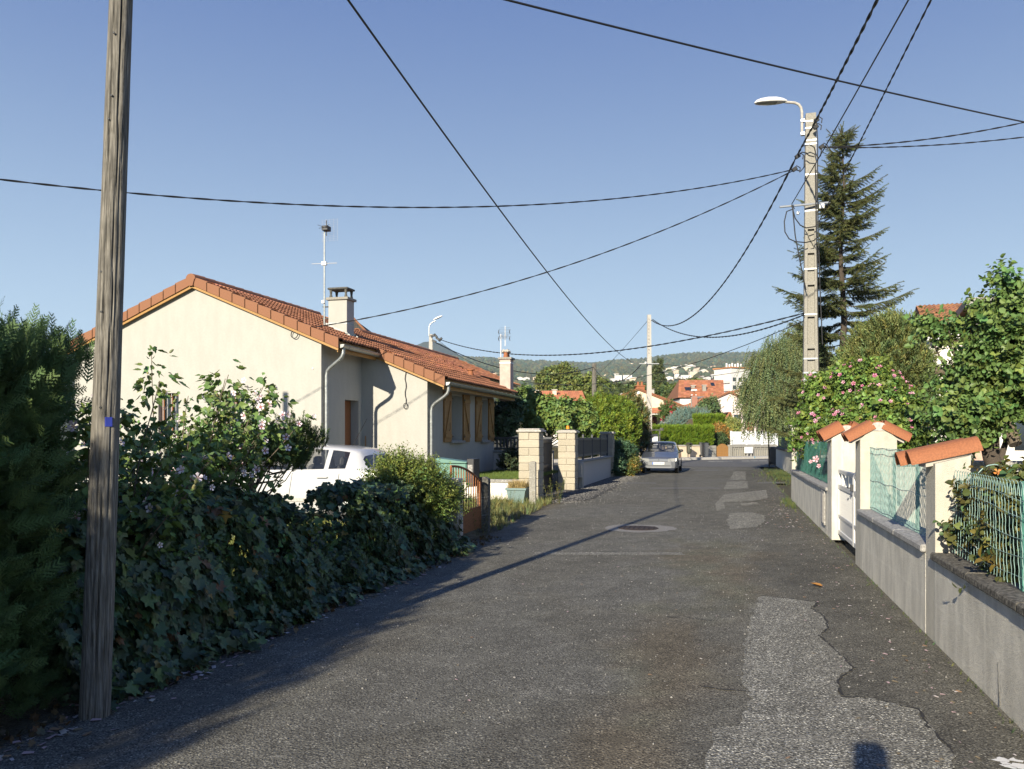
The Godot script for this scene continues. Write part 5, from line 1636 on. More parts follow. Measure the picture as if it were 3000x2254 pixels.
func build_cars():
	mat("blue_grey_paint", 0.16, 0.175, 0.205, 0.32, {"metal": 0.55, "clear": 0.8})
	mat("bumper_grey", 0.15, 0.16, 0.175, 0.5, {"metal": 0.2})
	mat("white_car", 0.52, 0.52, 0.515, 0.3, {"clear": 0.9})
	mat("lamp_clear", 0.55, 0.56, 0.55, 0.12, {"metal": 0.5})
	mat("plate_white", 0.75, 0.75, 0.73, 0.5)
	mat("plate_blue", 0.02, 0.13, 0.55, 0.5)
	var L := 3.71
	var at := V(-2.93, 0, 36.0 + L / 2)
	var g = car("parked_car", "grey-blue small hatchback parked nose-on beside the leafy hedge", at, PI, {"st": [[0.0, 0.26, 0.60, 0.68, 0.60, 0.5], [0.05, 0.22, 0.67, 0.755, 0.67, 0.5], [0.35, 0.20, 0.74, 0.80, 0.74, 0.5], [0.85, 0.19, 0.87, 0.812, 0.87, 0.5], [1.0, 0.19, 0.905, 0.812, 0.905, 0.54], [1.75, 0.19, 0.91, 0.812, 1.345, 0.56], [2.3, 0.19, 0.92, 0.812, 1.392, 0.575], [2.95, 0.19, 0.935, 0.81, 1.36, 0.565], [3.3, 0.2, 0.945, 0.80, 1.27, 0.545], [3.6, 0.22, 0.95, 0.77, 0.95, 0.52], [3.71, 0.28, 0.82, 0.72, 0.82, 0.5]],
		"paint": M.blue_grey_paint, "side": [[1.62, 2.35], [2.42, 3.05]], "screen": [1.0, 1.72], "rear": [3.3, 3.6], "belt": 0.92, "axles": [0.72, 3.12], "wheel": 0.28, "w": 0.81, "mirror": 1.3})
	g.rotation.y = 0.0
	# the front end, in the car's own axes: front is -z there, and the car is turned so that it faces the viewer
	g.rotation.y = PI
	var z0 := -L / 2
	var mb := MB.new()
	mb.prism([Vector2(-0.80, 0.30), Vector2(-0.70, -0.02), Vector2(-0.55, -0.055), Vector2(0.55, -0.055), Vector2(0.70, -0.02), Vector2(0.80, 0.30)], Vector3(0, 0.24, z0), Vector3(1, 0, 0), Vector3(0, 0, 1), Vector3(0, 0.27, 0))
	var bp = part(mb, "bumper", M.bumper_grey, g, true)
	mb = MB.new()
	for y in [0.315, 0.35]: mb.box(Vector3(-0.52, y, z0 - 0.060), Vector3(0.52, y + 0.016, z0 - 0.054))
	part(mb, "air_slot", M.black_plastic, bp, true)
	mb = MB.new()
	mb.box(Vector3(-0.26, 0.39, z0 - 0.068), Vector3(0.26, 0.50, z0 - 0.057), 0.003)
	var pl = part(mb, "number_plate", M.plate_white, bp, true)
	mb = MB.new()
	mb.box(Vector3(0.215, 0.392, z0 - 0.071), Vector3(0.258, 0.498, z0 - 0.0685))
	part(mb, "blue_band", M.plate_blue, pl, true)
	var tm := TextMesh.new()
	var sf := SystemFont.new()
	sf.font_names = PackedStringArray(["Droid Sans"])
	tm.font = sf; tm.text = "1035 VN 63"; tm.font_size = 16; tm.pixel_size = 0.0058; tm.depth = 0.003
	inst(tm, "plate_number", M.rubber, pl, Transform3D(Basis(Vector3.UP, PI), Vector3(-0.02, 0.445, z0 - 0.072)), true)
	for sd in [-1.0, 1.0]:
		mb = MB.new()
		mb.prism([Vector2(0.40, 0.525), Vector2(0.68, 0.53), Vector2(0.71, 0.665), Vector2(0.42, 0.645)], Vector3(0, 0, z0 - 0.012), Vector3(sd, 0, 0), Vector3(0, 1, 0), Vector3(0, 0, 0.09))
		var hl = part(mb, "headlight", M.lamp_clear, g, true)
		mb = MB.new()
		mb.prism([Vector2(0.695, 0.53), Vector2(0.765, 0.54), Vector2(0.775, 0.665), Vector2(0.72, 0.665)], Vector3(0, 0, z0 + 0.02), Vector3(sd, 0, 0), Vector3(0, 1, 0), Vector3(0, 0, 0.1))
		part(mb, "indicator", M.plate_white, hl, true)
	mb = MB.new()
	mb.box(Vector3(-0.395, 0.512, z0 - 0.02), Vector3(0.395, 0.53, z0 + 0.02))
	part(mb, "grille_slot", M.black_plastic, g, true)
	mb = MB.new()
	var dm := [Vector2(0, 0.05), Vector2(0.036, 0), Vector2(0, -0.05), Vector2(-0.036, 0)]
	for k in 4:
		var p: Vector2 = dm[k]; var q: Vector2 = dm[(k + 1) % 4]
		mb.tube([Vector3(p.x, 0.60 + p.y, z0 - 0.016), Vector3(q.x, 0.60 + q.y, z0 - 0.016)], [0.008], 5)
	part(mb, "emblem", M.strap, g, true)
	mb = MB.new()
	mb.tube([Vector3(0.5, 0.945, z0 + 1.0), Vector3(-0.02, 0.965, z0 + 1.02)], [0.009], 5)
	mb.tube([Vector3(0.0, 0.945, z0 + 0.98), Vector3(-0.5, 0.965, z0 + 1.02)], [0.009], 5)
	part(mb, "wiper", M.rubber, g, true)
	mb = MB.new()
	mb.tube([Vector3(0, 1.34, z0 + 1.78), Vector3(0, 1.62, z0 + 1.95)], [0.004], 4)
	part(mb, "aerial", M.rubber, g, true)
	# white hatchback standing crosswise in the garden
	L = 4.21
	at = V(-6.0 - L / 2, 0, 14.5)
	g = car("parked_car", "white hatchback standing crosswise on the lawn behind the ivy hedge", at, PI / 2, {"st": [[0.0, 0.28, 0.62, 0.66, 0.62, 0.5], [0.08, 0.22, 0.72, 0.78, 0.72, 0.5], [0.5, 0.2, 0.84, 0.86, 0.84, 0.5], [0.95, 0.19, 0.95, 0.885, 0.95, 0.55], [1.15, 0.19, 0.98, 0.885, 1.02, 0.58], [1.95, 0.19, 0.99, 0.888, 1.42, 0.60], [2.5, 0.19, 1.0, 0.888, 1.457, 0.61], [3.2, 0.19, 1.02, 0.885, 1.43, 0.60], [3.62, 0.20, 1.03, 0.88, 1.36, 0.58], [3.86, 0.21, 1.02, 0.86, 1.06, 0.56], [4.12, 0.24, 0.98, 0.83, 0.985, 0.55], [4.21, 0.3, 0.88, 0.76, 0.88, 0.5]],
		"paint": M.white_car, "side": [[1.62, 2.32], [2.38, 3.02], [3.08, 3.44]], "screen": [1.15, 1.92], "rear": [3.66, 3.86], "belt": 1.0, "axles": [0.86, 3.46], "wheel": 0.315, "w": 0.88, "mirror": 1.55, "mirror_mat": M.white_car})
	z0 = -L / 2
	for sd in [-1.0, 1.0]:
		for z in [2.1, 3.02]:
			mb = MB.new()
			mb.tube([Vector3(sd * 0.885, 0.85, z0 + z - 0.11), Vector3(sd * 0.915, 0.855, z0 + z - 0.09), Vector3(sd * 0.915, 0.86, z0 + z + 0.08), Vector3(sd * 0.885, 0.86, z0 + z + 0.10)], [0.015], 8)
			part(mb, "door_handle", M.white_car, g, true)
		for z in [2.35, 3.30]:
			mb = MB.new()
			mb.tube([Vector3(sd * 0.888, 0.32, z0 + z - 0.03), Vector3(sd * 0.892, 0.6, z0 + z), Vector3(sd * 0.876, 0.93, z0 + z + 0.01 + 0.04)], [0.0035], 4)
			part(mb, "door_seam", M.black_plastic, g, true)
		mb = MB.new()
		mb.box(Vector3(sd * 0.885, 0.40, z0 + 1.3), Vector3(sd * 0.90, 0.47, z0 + 3.0), 0.005)
		part(mb, "rubbing_strip", M.concrete_pale, g, true)
		mb = MB.new()
		mb.box(Vector3(sd * 0.72, 0.70, L / 2 - 0.06), Vector3(sd * 0.84, 0.98, L / 2 - 0.01), 0.02)
		part(mb, "tail_light", M.terracotta, g, true)
	mb = MB.new()
	mb.tube([Vector3(0, 1.43, z0 + 3.2), Vector3(0, 1.95, z0 + 3.5)], [0.008, 0.004], 5)
	part(mb, "aerial", M.rubber, g, true)

# ---------- plants ----------
func leaf(mb: MB, o: Vector3, d: Vector3, side: Vector3, l: float, w: float, fold := 0.25):
	var nn := side.cross(d).normalized()
	var a := o + d * l * 0.45 + side * w * 0.5 + nn * w * fold
	var b := o + d * l * 0.45 - side * w * 0.5 + nn * w * fold
	var tip := o + d * l - nn * l * 0.08
	var na := (nn - side * fold * 1.4).normalized()
	var nb := (nn + side * fold * 1.4).normalized()
	mb.trin(o, a, tip, na, na, na)
	mb.trin(o, tip, b, nb, nb, nb)
func leaf6(mb: MB, o: Vector3, d: Vector3, side: Vector3, l: float, w: float, fold := 0.18):   # rounder leaf of six faces
	var nn := side.cross(d).normalized()
	var mid := [o, o + d * l * 0.35 - nn * l * 0.02, o + d * l * 0.72 - nn * l * 0.03, o + d * l - nn * l * 0.1]
	for s in [1.0, -1.0]:
		var e1: Vector3 = o + d * l * 0.28 + side * s * w * 0.46 + nn * w * fold
		var e2: Vector3 = o + d * l * 0.68 + side * s * w * 0.40 + nn * w * fold * 0.8
		var m: Vector3 = (nn - side * s * fold * 1.6).normalized()
		mb.trin(mid[0], e1, mid[1], m, m, m)
		mb.trin(e1, e2, mid[1], m, m, m)
		mb.trin(mid[1], e2, mid[2], m, m, m)
		mb.trin(mid[2], e2, mid[3], m, m, m)
func sprig_mesh(count: int, length: float, ll: float, lw: float, seedn: int, spread := 0.9, droop := 0.0, fine := false, spiral := 2.4) -> ArrayMesh:
	var r := RandomNumberGenerator.new()
	r.seed = seedn
	var mb := MB.new()
	for i in count:
		var f := (i + 0.5) / count
		var an := i * spiral + r.randf() * 0.6
		var out := Vector3(cos(an), 0, sin(an))
		var o := Vector3(0, f * length, 0) + out * 0.002
		var up := lerpf(0.25, 0.9, f) - droop
		var d := (out * spread + Vector3(0, up, 0) + Vector3(r.randfn(), r.randfn(), r.randfn()) * 0.16).normalized()
		var side := d.cross(Vector3.UP).normalized()
		if side.length() < 0.5: side = Vector3.RIGHT
		side = (Basis(d, r.randf_range(-0.6, 0.6)) * side).normalized()
		var k := r.randf_range(0.72, 1.12)
		mb.col = Color(k, k, k * r.randf_range(0.85, 1.05))
		var s := r.randf_range(0.75, 1.15)
		if fine: leaf6(mb, o, d, side, ll * s, lw * s)
		else: leaf(mb, o, d, side, ll * s, lw * s)
	mb.col = Color(0.7, 0.55, 0.4)
	mb.tri(Vector3(-0.0025, 0, 0), Vector3(0.0025, 0, 0), Vector3(0, length, 0))
	mb.tri(Vector3(0, 0, -0.0025), Vector3(0, 0, 0.0025), Vector3(0, length, 0))
	return mb.mesh()
func lobed_leaf(outline: Array, size: float, cup := 0.15) -> ArrayMesh:   # outline in the xy plane, stalk at the origin, drawn as a fan from the middle
	var mb := MB.new()
	var mid := Vector3(0, 0.45, -cup * 0.5) * size
	var pts := []
	for p in outline: pts.append(Vector3(p.x, p.y, cup * (p.x * p.x * 1.6 - 0.3 * p.y * p.y)) * size)
	for i in pts.size() - 1:
		mb.tri(mid, pts[i], pts[i + 1])
	mb.tri(mid, pts[-1], pts[0])
	return mb.mesh()
func ivy_leaf(size: float) -> ArrayMesh:
	return lobed_leaf([Vector2(0, 0.08), Vector2(0.24, -0.06), Vector2(0.52, 0.16), Vector2(0.34, 0.38), Vector2(0.46, 0.66), Vector2(0.17, 0.64), Vector2(0, 1.0), Vector2(-0.17, 0.64), Vector2(-0.46, 0.66), Vector2(-0.34, 0.38), Vector2(-0.52, 0.16), Vector2(-0.24, -0.06)], size)
func round_leaf(size: float) -> ArrayMesh:
	return lobed_leaf([Vector2(0, 0.1), Vector2(0.3, 0.0), Vector2(0.48, 0.28), Vector2(0.4, 0.62), Vector2(0.14, 0.86), Vector2(0, 1.05), Vector2(-0.14, 0.86), Vector2(-0.4, 0.62), Vector2(-0.48, 0.28), Vector2(-0.3, 0.0)], size, 0.25)
func maple_leaf(size: float) -> ArrayMesh:   # three-lobed toothed leaf of the rose of Sharon
	return lobed_leaf([Vector2(0, 0), Vector2(0.2, 0.1), Vector2(0.4, 0.3), Vector2(0.3, 0.45), Vector2(0.36, 0.6), Vector2(0.18, 0.62), Vector2(0.12, 0.8), Vector2(0, 1), Vector2(-0.12, 0.8), Vector2(-0.18, 0.62), Vector2(-0.36, 0.6), Vector2(-0.3, 0.45), Vector2(-0.4, 0.3), Vector2(-0.2, 0.1)], size)
func frond_mesh(seedn: int, length := 0.26) -> ArrayMesh:   # flat feathery spray of a cypress hedge
	var r := RandomNumberGenerator.new()
	r.seed = seedn
	var mb := MB.new()
	var n := 9
	for i in n:
		var f := (i + 0.6) / n
		for sd in [-1.0, 1.0]:
			var o := Vector3(0, f * length, 0)
			var d := Vector3(sd * 0.75, 0.85, r.randf_range(-0.25, 0.25)).normalized()
			var l := length * (0.5 - 0.38 * f) * r.randf_range(0.75, 1.2)
			var k := r.randf_range(0.75, 1.15)
			mb.col = Color(k, k, k)
			var w := d.cross(Vector3(0, 0, 1)).normalized() * 0.007
			mb.tri(o - w, o + w, o + d * l)
			for j in 3:
				var q := o + d * l * (0.25 + 0.25 * j)
				for s2 in [-1.0, 1.0]:
					var e: Vector3 = (d + w.normalized() * 0.9 * s2 + Vector3(0, 0.1, r.randf_range(-0.3, 0.3))).normalized()
					mb.tri(q - d * 0.006, q + d * 0.006, q + e * l * 0.3)
	mb.tri(Vector3(-0.004, 0, 0), Vector3(0.004, 0, 0), Vector3(0, length * 1.15, 0))
	return mb.mesh()
func needle_mesh(seedn: int, length := 0.2, nl := 0.026, cnt := 46, flat := 0.0) -> ArrayMesh:
	var r := RandomNumberGenerator.new()
	r.seed = seedn
	var mb := MB.new()
	for i in cnt:
		var f := (i + 0.5) / cnt
		var an := i * 2.4
		var out := Vector3(cos(an), 0, sin(an) * (1.0 - flat))
		var d := (out + Vector3(0, 0.75, 0)).normalized()
		var o := Vector3(0, f * length, 0)
		var w := d.cross(Vector3(r.randfn(), r.randfn(), r.randfn())).normalized() * nl * 0.13
		var k := r.randf_range(0.7, 1.15)
		mb.col = Color(k, k, k)
		mb.tri(o - w, o + w, o + d * nl * r.randf_range(0.8, 1.2))
	mb.col = Color(0.9, 0.6, 0.4)
	mb.tri(Vector3(-0.003, 0, 0), Vector3(0.003, 0, 0), Vector3(0, length, 0))
	mb.tri(Vector3(0, 0, -0.003), Vector3(0, 0, 0.003), Vector3(0, length, 0))
	return mb.mesh()
func flower_mesh(size: float, heart: Color, rim: Color) -> ArrayMesh:
	var mb := MB.new()
	for i in 5:
		var a := TAU * i / 5
		var d := Vector3(cos(a), 0.35, sin(a)).normalized()
		var s := Vector3(-sin(a), 0, cos(a))
		var o := Vector3.ZERO
		mb.col = heart
		var m1 := o + d * size * 0.35 + s * size * 0.13
		var m2 := o + d * size * 0.35 - s * size * 0.13
		mb.tri(o, m1, m2)
		mb.col = rim
		var t1 := o + d * size * 0.8 + s * size * 0.34
		var t2 := o + d * size * 0.8 - s * size * 0.34
		var tip := o + d * size + Vector3(0, size * 0.06, 0)
		mb.quad(m1, t1, tip, m2)
		mb.tri(m2, tip, t2)
	mb.col = Color(0.85, 0.75, 0.45)
	mb.tube([Vector3.ZERO, Vector3(0, size * 0.5, 0)], [size * 0.06, size * 0.05], 5)
	return mb.mesh()
# clumped points over a union of ellipsoids: blobs = [[centre, radii], ...]; returns [place, outward] pairs
func crown(blobs: Array, clumps: int, per: int, rc: float, shell := 0.3, lowcut := -1.0) -> Array:
	var res := []
	var wsum := 0.0
	for b in blobs: wsum += b[1].x * b[1].y + b[1].y * b[1].z + b[1].x * b[1].z
	var tries := 0
	var made := 0
	while made < clumps and tries < clumps * 6:
		tries += 1
		var pick := rng.randf() * wsum
		var b = blobs[0]
		for q in blobs:
			pick -= q[1].x * q[1].y + q[1].y * q[1].z + q[1].x * q[1].z
			if pick <= 0:
				b = q
				break
		var d := rdir()
		if d.y < lowcut: continue
		var k := 1.0 - shell * pow(rng.randf(), 1.4)
		var p: Vector3 = b[0] + d * b[1] * k
		var buried := false
		for q in blobs:
			if q != b:
				var e: Vector3 = (p - q[0]) / q[1]
				if e.length() < 0.72: buried = true
		if buried: continue
		made += 1
		var out: Vector3 = (d / b[1]).normalized()
		for i in per:
			var j: Vector3 = p + rdir() * rc * pow(rng.randf(), 0.6)
			res.append([j, (out + rdir() * 0.25).normalized()])
	return res
func greens(base: Color, vary := 0.25, warm := 0.3, n := 97) -> Array:   # leaf colours: lighter, darker, yellower and browner individuals
	var c := []
	for i in n:
		var k := 1.0 + rng.randfn() * vary * 0.5
		k = clampf(k, 0.45, 1.7)
		var w := clampf(rng.randfn() * 0.5, -1, 1) * warm
		c.append(Color(base.r * k * (1.0 + w), base.g * k, base.b * k * (1.0 - w * 0.6)))
	return c
func dress(parent, called, meshes: Array, m, pts: Array, cols: Array, a := 0.7, b := 0.5, c := 0.5, s0 := 0.7, s1 := 1.25):   # a outward, b up, c random
	var groups := []
	for i in meshes.size(): groups.append([])
	for p in pts:
		var d: Vector3 = (p[1] * a + Vector3(0, b, 0) + rdir() * c).normalized()
		groups[rng.randi() % meshes.size()].append(Transform3D(basis_y(d, -1, rnd(s0, s1)), p[0]))
	for i in meshes.size():
		var cc := []
		for k in 97: cc.append(cols[rng.randi() % cols.size()])
		if groups[i].size(): many(meshes[i], called, m, parent, groups[i], cc)
func limbs(parent, base: Vector3, top: Vector3, r0: float, r1: float, m, blobs: Array, n: int, called := "trunk"):
	var mb := MB.new()
	var pts := []
	var rad := []
	for i in 7:
		var f := i / 6.0
		var w := Vector3(rnd(-1, 1), 0, rnd(-1, 1)) * r0 * 0.5 * (1.0 if i > 0 else 0.0)
		pts.append(base.lerp(top, f) + w); rad.append(lerpf(r0, r1, f) * (1.25 if i == 0 else 1.0))
	mb.tube(pts, rad, 10)
	var t = part(mb, called, m, parent)
	mb = MB.new()
	for i in n:
		var b = blobs[i % blobs.size()]
		var e: Vector3 = b[0] + rdir() * b[1] * 0.75
		var st: Vector3 = base.lerp(top, rnd(0.45, 1.0))
		var md := st.lerp(e, 0.5) + Vector3(0, -0.06, 0) * (e - st).length() + rdir() * 0.1 * (e - st).length()
		var q := r1 * rnd(0.35, 0.7)
		mb.tube([st, st.lerp(md, 0.5), md, md.lerp(e, 0.5), e], [q, q * 0.8, q * 0.6, q * 0.4, q * 0.2], 5)
	if n > 0: part(mb, "branches", m, t)
	return t
# a tree or bush of sprigs: trunk with limbs and a clumped crown
func tree(called, label, category, foot: Vector3, blobs: Array, meshes, base_col: Color, clumps: int, per: int, rc: float, o := {}):
	var g = thing(called, label, category, foot, 0.0, o.get("group", ""))
	var cen := Vector3.ZERO
	for b in blobs: cen += b[0] / blobs.size()
	limbs(g, foot, cen, o.get("r0", 0.1), o.get("r1", 0.04), o.get("bark", M.bark), blobs, o.get("limbs", 14))
	var ins: float = o.get("inset", 0.06)
	var bl := []
	for b in blobs:
		var q: Vector3 = b[1]
		bl.append([b[0], Vector3(maxf(q.x - ins, q.x * 0.45), maxf(q.y - ins, q.y * 0.45), maxf(q.z - ins, q.z * 0.45))])
	blobs = bl
	var pts := crown(blobs, clumps, per, rc, o.get("shell", 0.35), o.get("lowcut", -1.0))
	dress(g, "crown", meshes, o.get("mat", M.leaf), pts, greens(base_col, o.get("vary", 0.3), o.get("warm", 0.25)), o.get("a", 0.7), o.get("b", 0.5), o.get("c", 0.5), o.get("s0", 0.7), o.get("s1", 1.25))
	return g
# ---------- roofs ----------
func tile_mesh(w := 0.30, l := 0.42, h := 0.05) -> ArrayMesh:
	var mb := MB.new()
	var n := 8
	var f := func(k): return h * (0.5 + 0.5 * cos(TAU * 2.0 * k / n)) * 0.8
	for k in n:
		var x0 := -w / 2 + w * k / n
		var x1 := -w / 2 + w * (k + 1) / n
		var y0: float = f.call(k)
		var y1: float = f.call(k + 1)
		mb.quad(Vector3(x0, y0 + 0.045, l), Vector3(x1, y1 + 0.045, l), Vector3(x1, y1, 0), Vector3(x0, y0, 0))
		mb.quad(Vector3(x0, y0, l), Vector3(x1, y1, l), Vector3(x1, y1 + 0.045, l), Vector3(x0, y0 + 0.045, l))
	return mb.mesh()
# tiles over the parallelogram eave corner o, along the eave, up to the ridge; pieces as parts up to `most` (those with the smallest place in the list first), the rest as one
func tiles(parent, o: Vector3, along: Vector3, up: Vector3, most: int, vmat, w := 0.30, ex := 0.35, own := false):
	var nx := int(round(along.length() / w))
	var ny := int(round(up.length() / ex))
	var aw := along / nx
	var uw := up / ny
	var X := aw.normalized()
	var Z := -uw.normalized()
	var Y := Z.cross(X).normalized()
	if Y.y < 0:
		X = -X; Y = Z.cross(X).normalized()
	var tm := tile_mesh(aw.length(), uw.length() * 1.2)
	var xs := []
	for j in ny:
		for i in nx:
			var p := o + aw * (i + 0.5) + uw * (j + 1.0) + Y * 0.004
			var b := Basis(X, Y, Z) * Basis(Vector3(1, 0, 0), rnd(-0.006, 0.006)) * Basis(Vector3(0, 0, 1), rnd(-0.008, 0.008))
			xs.append(Transform3D(b, p + Y * rnd(0, 0.004)))
	var rest := []
	for k in xs.size():
		if k < most: inst(tm, "roof_tile", M["tile%d" % (rng.randi() % 5)], parent, xs[k], own)
		else: rest.append(xs[k])
	if rest.size():
		var cols := []
		for k in 61:
			var d := rnd(0.72, 1.15)
			cols.append(Color(d, d * rnd(0.9, 1.05), d * rnd(0.85, 1.1)))
		many(tm, "roof_tiles", vmat, parent, rest, cols, own)
func half_tube(mb: MB, a: Vector3, b: Vector3, r: float, upv: Vector3, seg := 8, th := 0.015, down := false):
	var d := (b - a).normalized()
	var x := d.cross(upv).normalized()
	var y := x.cross(d).normalized() * (-1.0 if down else 1.0)
	for k in seg:
		var a0 := PI * k / seg
		var a1 := PI * (k + 1) / seg
		var q0 := x * cos(a0) + y * sin(a0)
		var q1 := x * cos(a1) + y * sin(a1)
		var ri := r - th
		mb.quadn(a + q0 * r, a + q1 * r, b + q1 * r, b + q0 * r, q0, q1, q1, q0)
		mb.quadn(a + q0 * ri, b + q0 * ri, b + q1 * ri, a + q1 * ri, -q0, -q0, -q1, -q1)
		mb.quad(a + q0 * ri, a + q1 * ri, a + q1 * r, a + q0 * r)
		mb.quad(b + q0 * ri, b + q0 * r, b + q1 * r, b + q1 * ri)
	for q in [x, -x]:
		mb.quad(a + q * (r - th), a + q * r, b + q * r, b + q * (r - th))

# ---------- vegetation near the viewer ----------
func build_left_green():
	var fr := [frond_mesh(1), frond_mesh(2, 0.22), frond_mesh(3, 0.3)]
	# conifer hedge along the edge of the road, running back behind the viewer
	var hn := FastNoiseLite.new()
	hn.seed = 3; hn.frequency = 0.8
	for q in [[-9.0, 0.4, 3.15, "taller clipped conifer hedge running on beside the viewer"], [0.4, 4.35, 2.05, "dark clipped conifer hedge behind the cracked wooden pole"]]:
		var g = thing("conifer_hedge", q[3], "hedge", V(-4.4, 0, (q[0] + q[1]) / 2))
		var core := MB.new()
		core.box(V(-4.9, 0.1, q[0] + 0.2), V(-4.15, q[2] - 0.4, q[1] - 0.45), 0.15)
		part(core, "inner_twigs", M.twig, g)
		var pts := []
		var dens := 900 if q[0] > 0 else 60
		var n: int = int((q[1] - q[0]) * q[2] * dens)
		for k in n:   # road face
			var s := rnd(q[0], q[1])
			var y: float = pow(rng.randf(), 0.85) * q[2]
			var b := hn.get_noise_2d(s * 2.0, y * 2.0) * 0.16 + 0.10 * hn.get_noise_2d(s * 7, y * 7)
			var t := -3.78 + b - 0.25 * pow(y / q[2], 4.0) - rnd(0, 0.22)
			if s > q[1] - 0.5: t -= (s - q[1] + 0.5) * 0.9
			pts.append([V(t, y, s), Vector3(1, 0.1, 0)])
		for k in int((q[1] - q[0]) * dens * 0.9):   # top
			var s := rnd(q[0], q[1])
			var t := rnd(-5.1, -3.9)
			pts.append([V(t, q[2] - rnd(0, 0.2) + 0.12 * hn.get_noise_2d(s * 2.5, t * 3), s), Vector3(0.3, 1, 0)])
		if q[0] > 0:
			for k in 2600:   # far end
				var y: float = pow(rng.randf(), 0.8) * q[2]
				pts.append([V(rnd(-5.1, -4.0), y, q[1] - 0.1 - rnd(0, 0.25) + 0.12 * hn.get_noise_2d(y * 3, 4)), V(0.2, 0.2, 1)])
			for k in 900:    # loose leaders above the clipped top
				var s := rnd(2.6, 4.3)
				pts.append([V(rnd(-4.8, -3.95), q[2] + rnd(-0.1, 0.16), s), Vector3(0.2, 1.2, -0.3)])
		dress(g, "foliage", fr, M.needle, pts, greens(Color(0.10, 0.165, 0.06), 0.35, 0.15), 0.7, 0.5, 0.55, 0.4, 0.85)
	# ivy: one leaf per copy, hanging in overlapping rows over a hidden fence
	var lv := [ivy_leaf(0.095), ivy_leaf(0.075), ivy_leaf(0.058)]
	var shoot := sprig_mesh(11, 0.30, 0.05, 0.042, 45, 0.9, 0.0, true)
	var near_cols := greens(Color(0.06, 0.10, 0.042), 0.75, 0.3)
	var iv := func(label, s0: float, s1: float, prof: Callable, n: int, parts: int):
		var g = thing("ivy_hedge", label, "hedge", V(-4.1, 0, (s0 + s1) / 2))
		var tw := MB.new()
		for k in 60:
			var s := rnd(s0, s1)
			var h: float = prof.call(s)
			var p := []
			for i in 5: p.append(V(-4.25 + rnd(-0.14, 0.14), h * i / 4.5, s + rnd(-0.12, 0.12)))
			tw.tube(p, [0.012, 0.009, 0.007, 0.005, 0.003], 4)
		part(tw, "stems", M.twig, g)
		var xf := [[], [], []]
		var big := []
		for k in n:
			var s := rnd(s0, s1)
			var h: float = prof.call(s)
			var roll := rng.randf()
			var y0 := rng.randf() * h
			var y: float
			var t: float
			var out: Vector3
			var bulge := 0.26 * hn.get_noise_2d(s * 1.3, y0 * 1.3) + 0.12 * hn.get_noise_2d(s * 5.0, 9.0)
			if roll < 0.66:
				y = y0
				var f := y / h
				t = -3.86 + bulge + 0.22 * (1.0 - f) * (1.0 - f) - 0.30 * pow(f, 5.0) + 0.08 * hn.get_noise_2d(s * 4, y * 4) - rnd(0, 0.10) - (rnd(0.0, 0.5) if rng.randf() < 0.2 else 0.0)
				out = Vector3(1, 0.25, 0)
			elif roll < 0.92:
				t = rnd(-4.7, -3.85)
				y = h - rnd(0, 0.10) + 0.10 * hn.get_noise_2d(s * 3, t * 4) - 0.3 * pow(absf(t + 4.3), 2)
				out = Vector3(0.3, 1, 0.15)
			else:   # creeping over the ground towards the road
				t = rnd(-3.85, -3.5 + 0.2 * hn.get_noise_1d(s * 3)); y = rnd(0.01, 0.14)
				out = Vector3(0.6, 1, 0)
			var down := (Vector3(0, -1, 0) + rdir() * 0.45 + out * 0.55).normalized()
			var nz := (out + rdir() * 0.4).normalized()
			var x := down.cross(nz).normalized()
			nz = x.cross(down).normalized()
			var sc := rnd(0.5, 1.45)
			var tr := Transform3D(Basis(x, down, nz).scaled(Vector3.ONE * sc), V(t, y, s))
			if big.size() < parts and roll < 0.66 and s < s0 + 3.2: big.append(tr)
			else: xf[rng.randi() % 3].append(tr)
		var mixed := near_cols.duplicate()
		for k in 5: mixed.append([Color(0.28, 0.20, 0.05), Color(0.17, 0.085, 0.03), Color(0.16, 0.20, 0.06), Color(0.15, 0.22, 0.06), Color(0.13, 0.19, 0.05)][k])
		for k in 8: mixed.append(Color(0.10, 0.17, 0.05))
		for i in 3:
			var cc := []
			for k in 211: cc.append(mixed[rng.randi() % mixed.size()])
			many(lv[i], "leaves", M.ivy, g, xf[i], cc)
		var sh := []
		for k in 70:
			var s := rnd(s0, s1)
			sh.append(Transform3D(basis_y((Vector3(rnd(0.2, 0.8), rnd(-0.3, 0.9), 0) + rdir() * 0.5).normalized(), -1, rnd(0.6, 1.2)), V(rnd(-4.2, -3.8), prof.call(s) * rnd(0.45, 1.0), s)))
		many(shoot, "shoots", M.leaf, g, sh, greens(Color(0.12, 0.19, 0.055), 0.3, 0.3))
		for k in 4: mat("ivy%d" % k, 0.038 * [0.8, 1.0, 1.25, 2.6][k], 0.075 * [0.8, 1.0, 1.3, 1.2][k], 0.03 * [0.9, 1.0, 1.0, 0.6][k], 0.42, {"back": Color(0.12, 0.15, 0.05), "spec": 0.5, "two": true})
		for i in big.size(): inst(lv[0], "leaf", M["ivy%d" % ([0, 0, 1, 1, 1, 2, 2][rng.randi() % 7] if rng.randf() < 0.985 else 3)], g, big[i])
		return g
	var h1 := func(s: float) -> float: return 1.02 + 0.14 * hn.get_noise_1d(s * 2.2) + (0.12 if s < 6.3 else 0.0) - 0.75 * smoothstep(6.9, 7.75, s)
	var h2 := func(s: float) -> float: return 0.42 + 0.62 * smoothstep(7.9, 8.6, s) + 0.12 * hn.get_noise_1d(s * 3.0) - 0.22 * smoothstep(10.4, 11.2, s)
	iv.call("dark ivy-covered fence running beside the cracked wooden pole", 4.0, 7.9, h1, 13000, 300)
	iv.call("ivy mound with a bushy pale green top ending at the concrete meter cabinet", 7.7, 11.25, h2, 12000, 300)
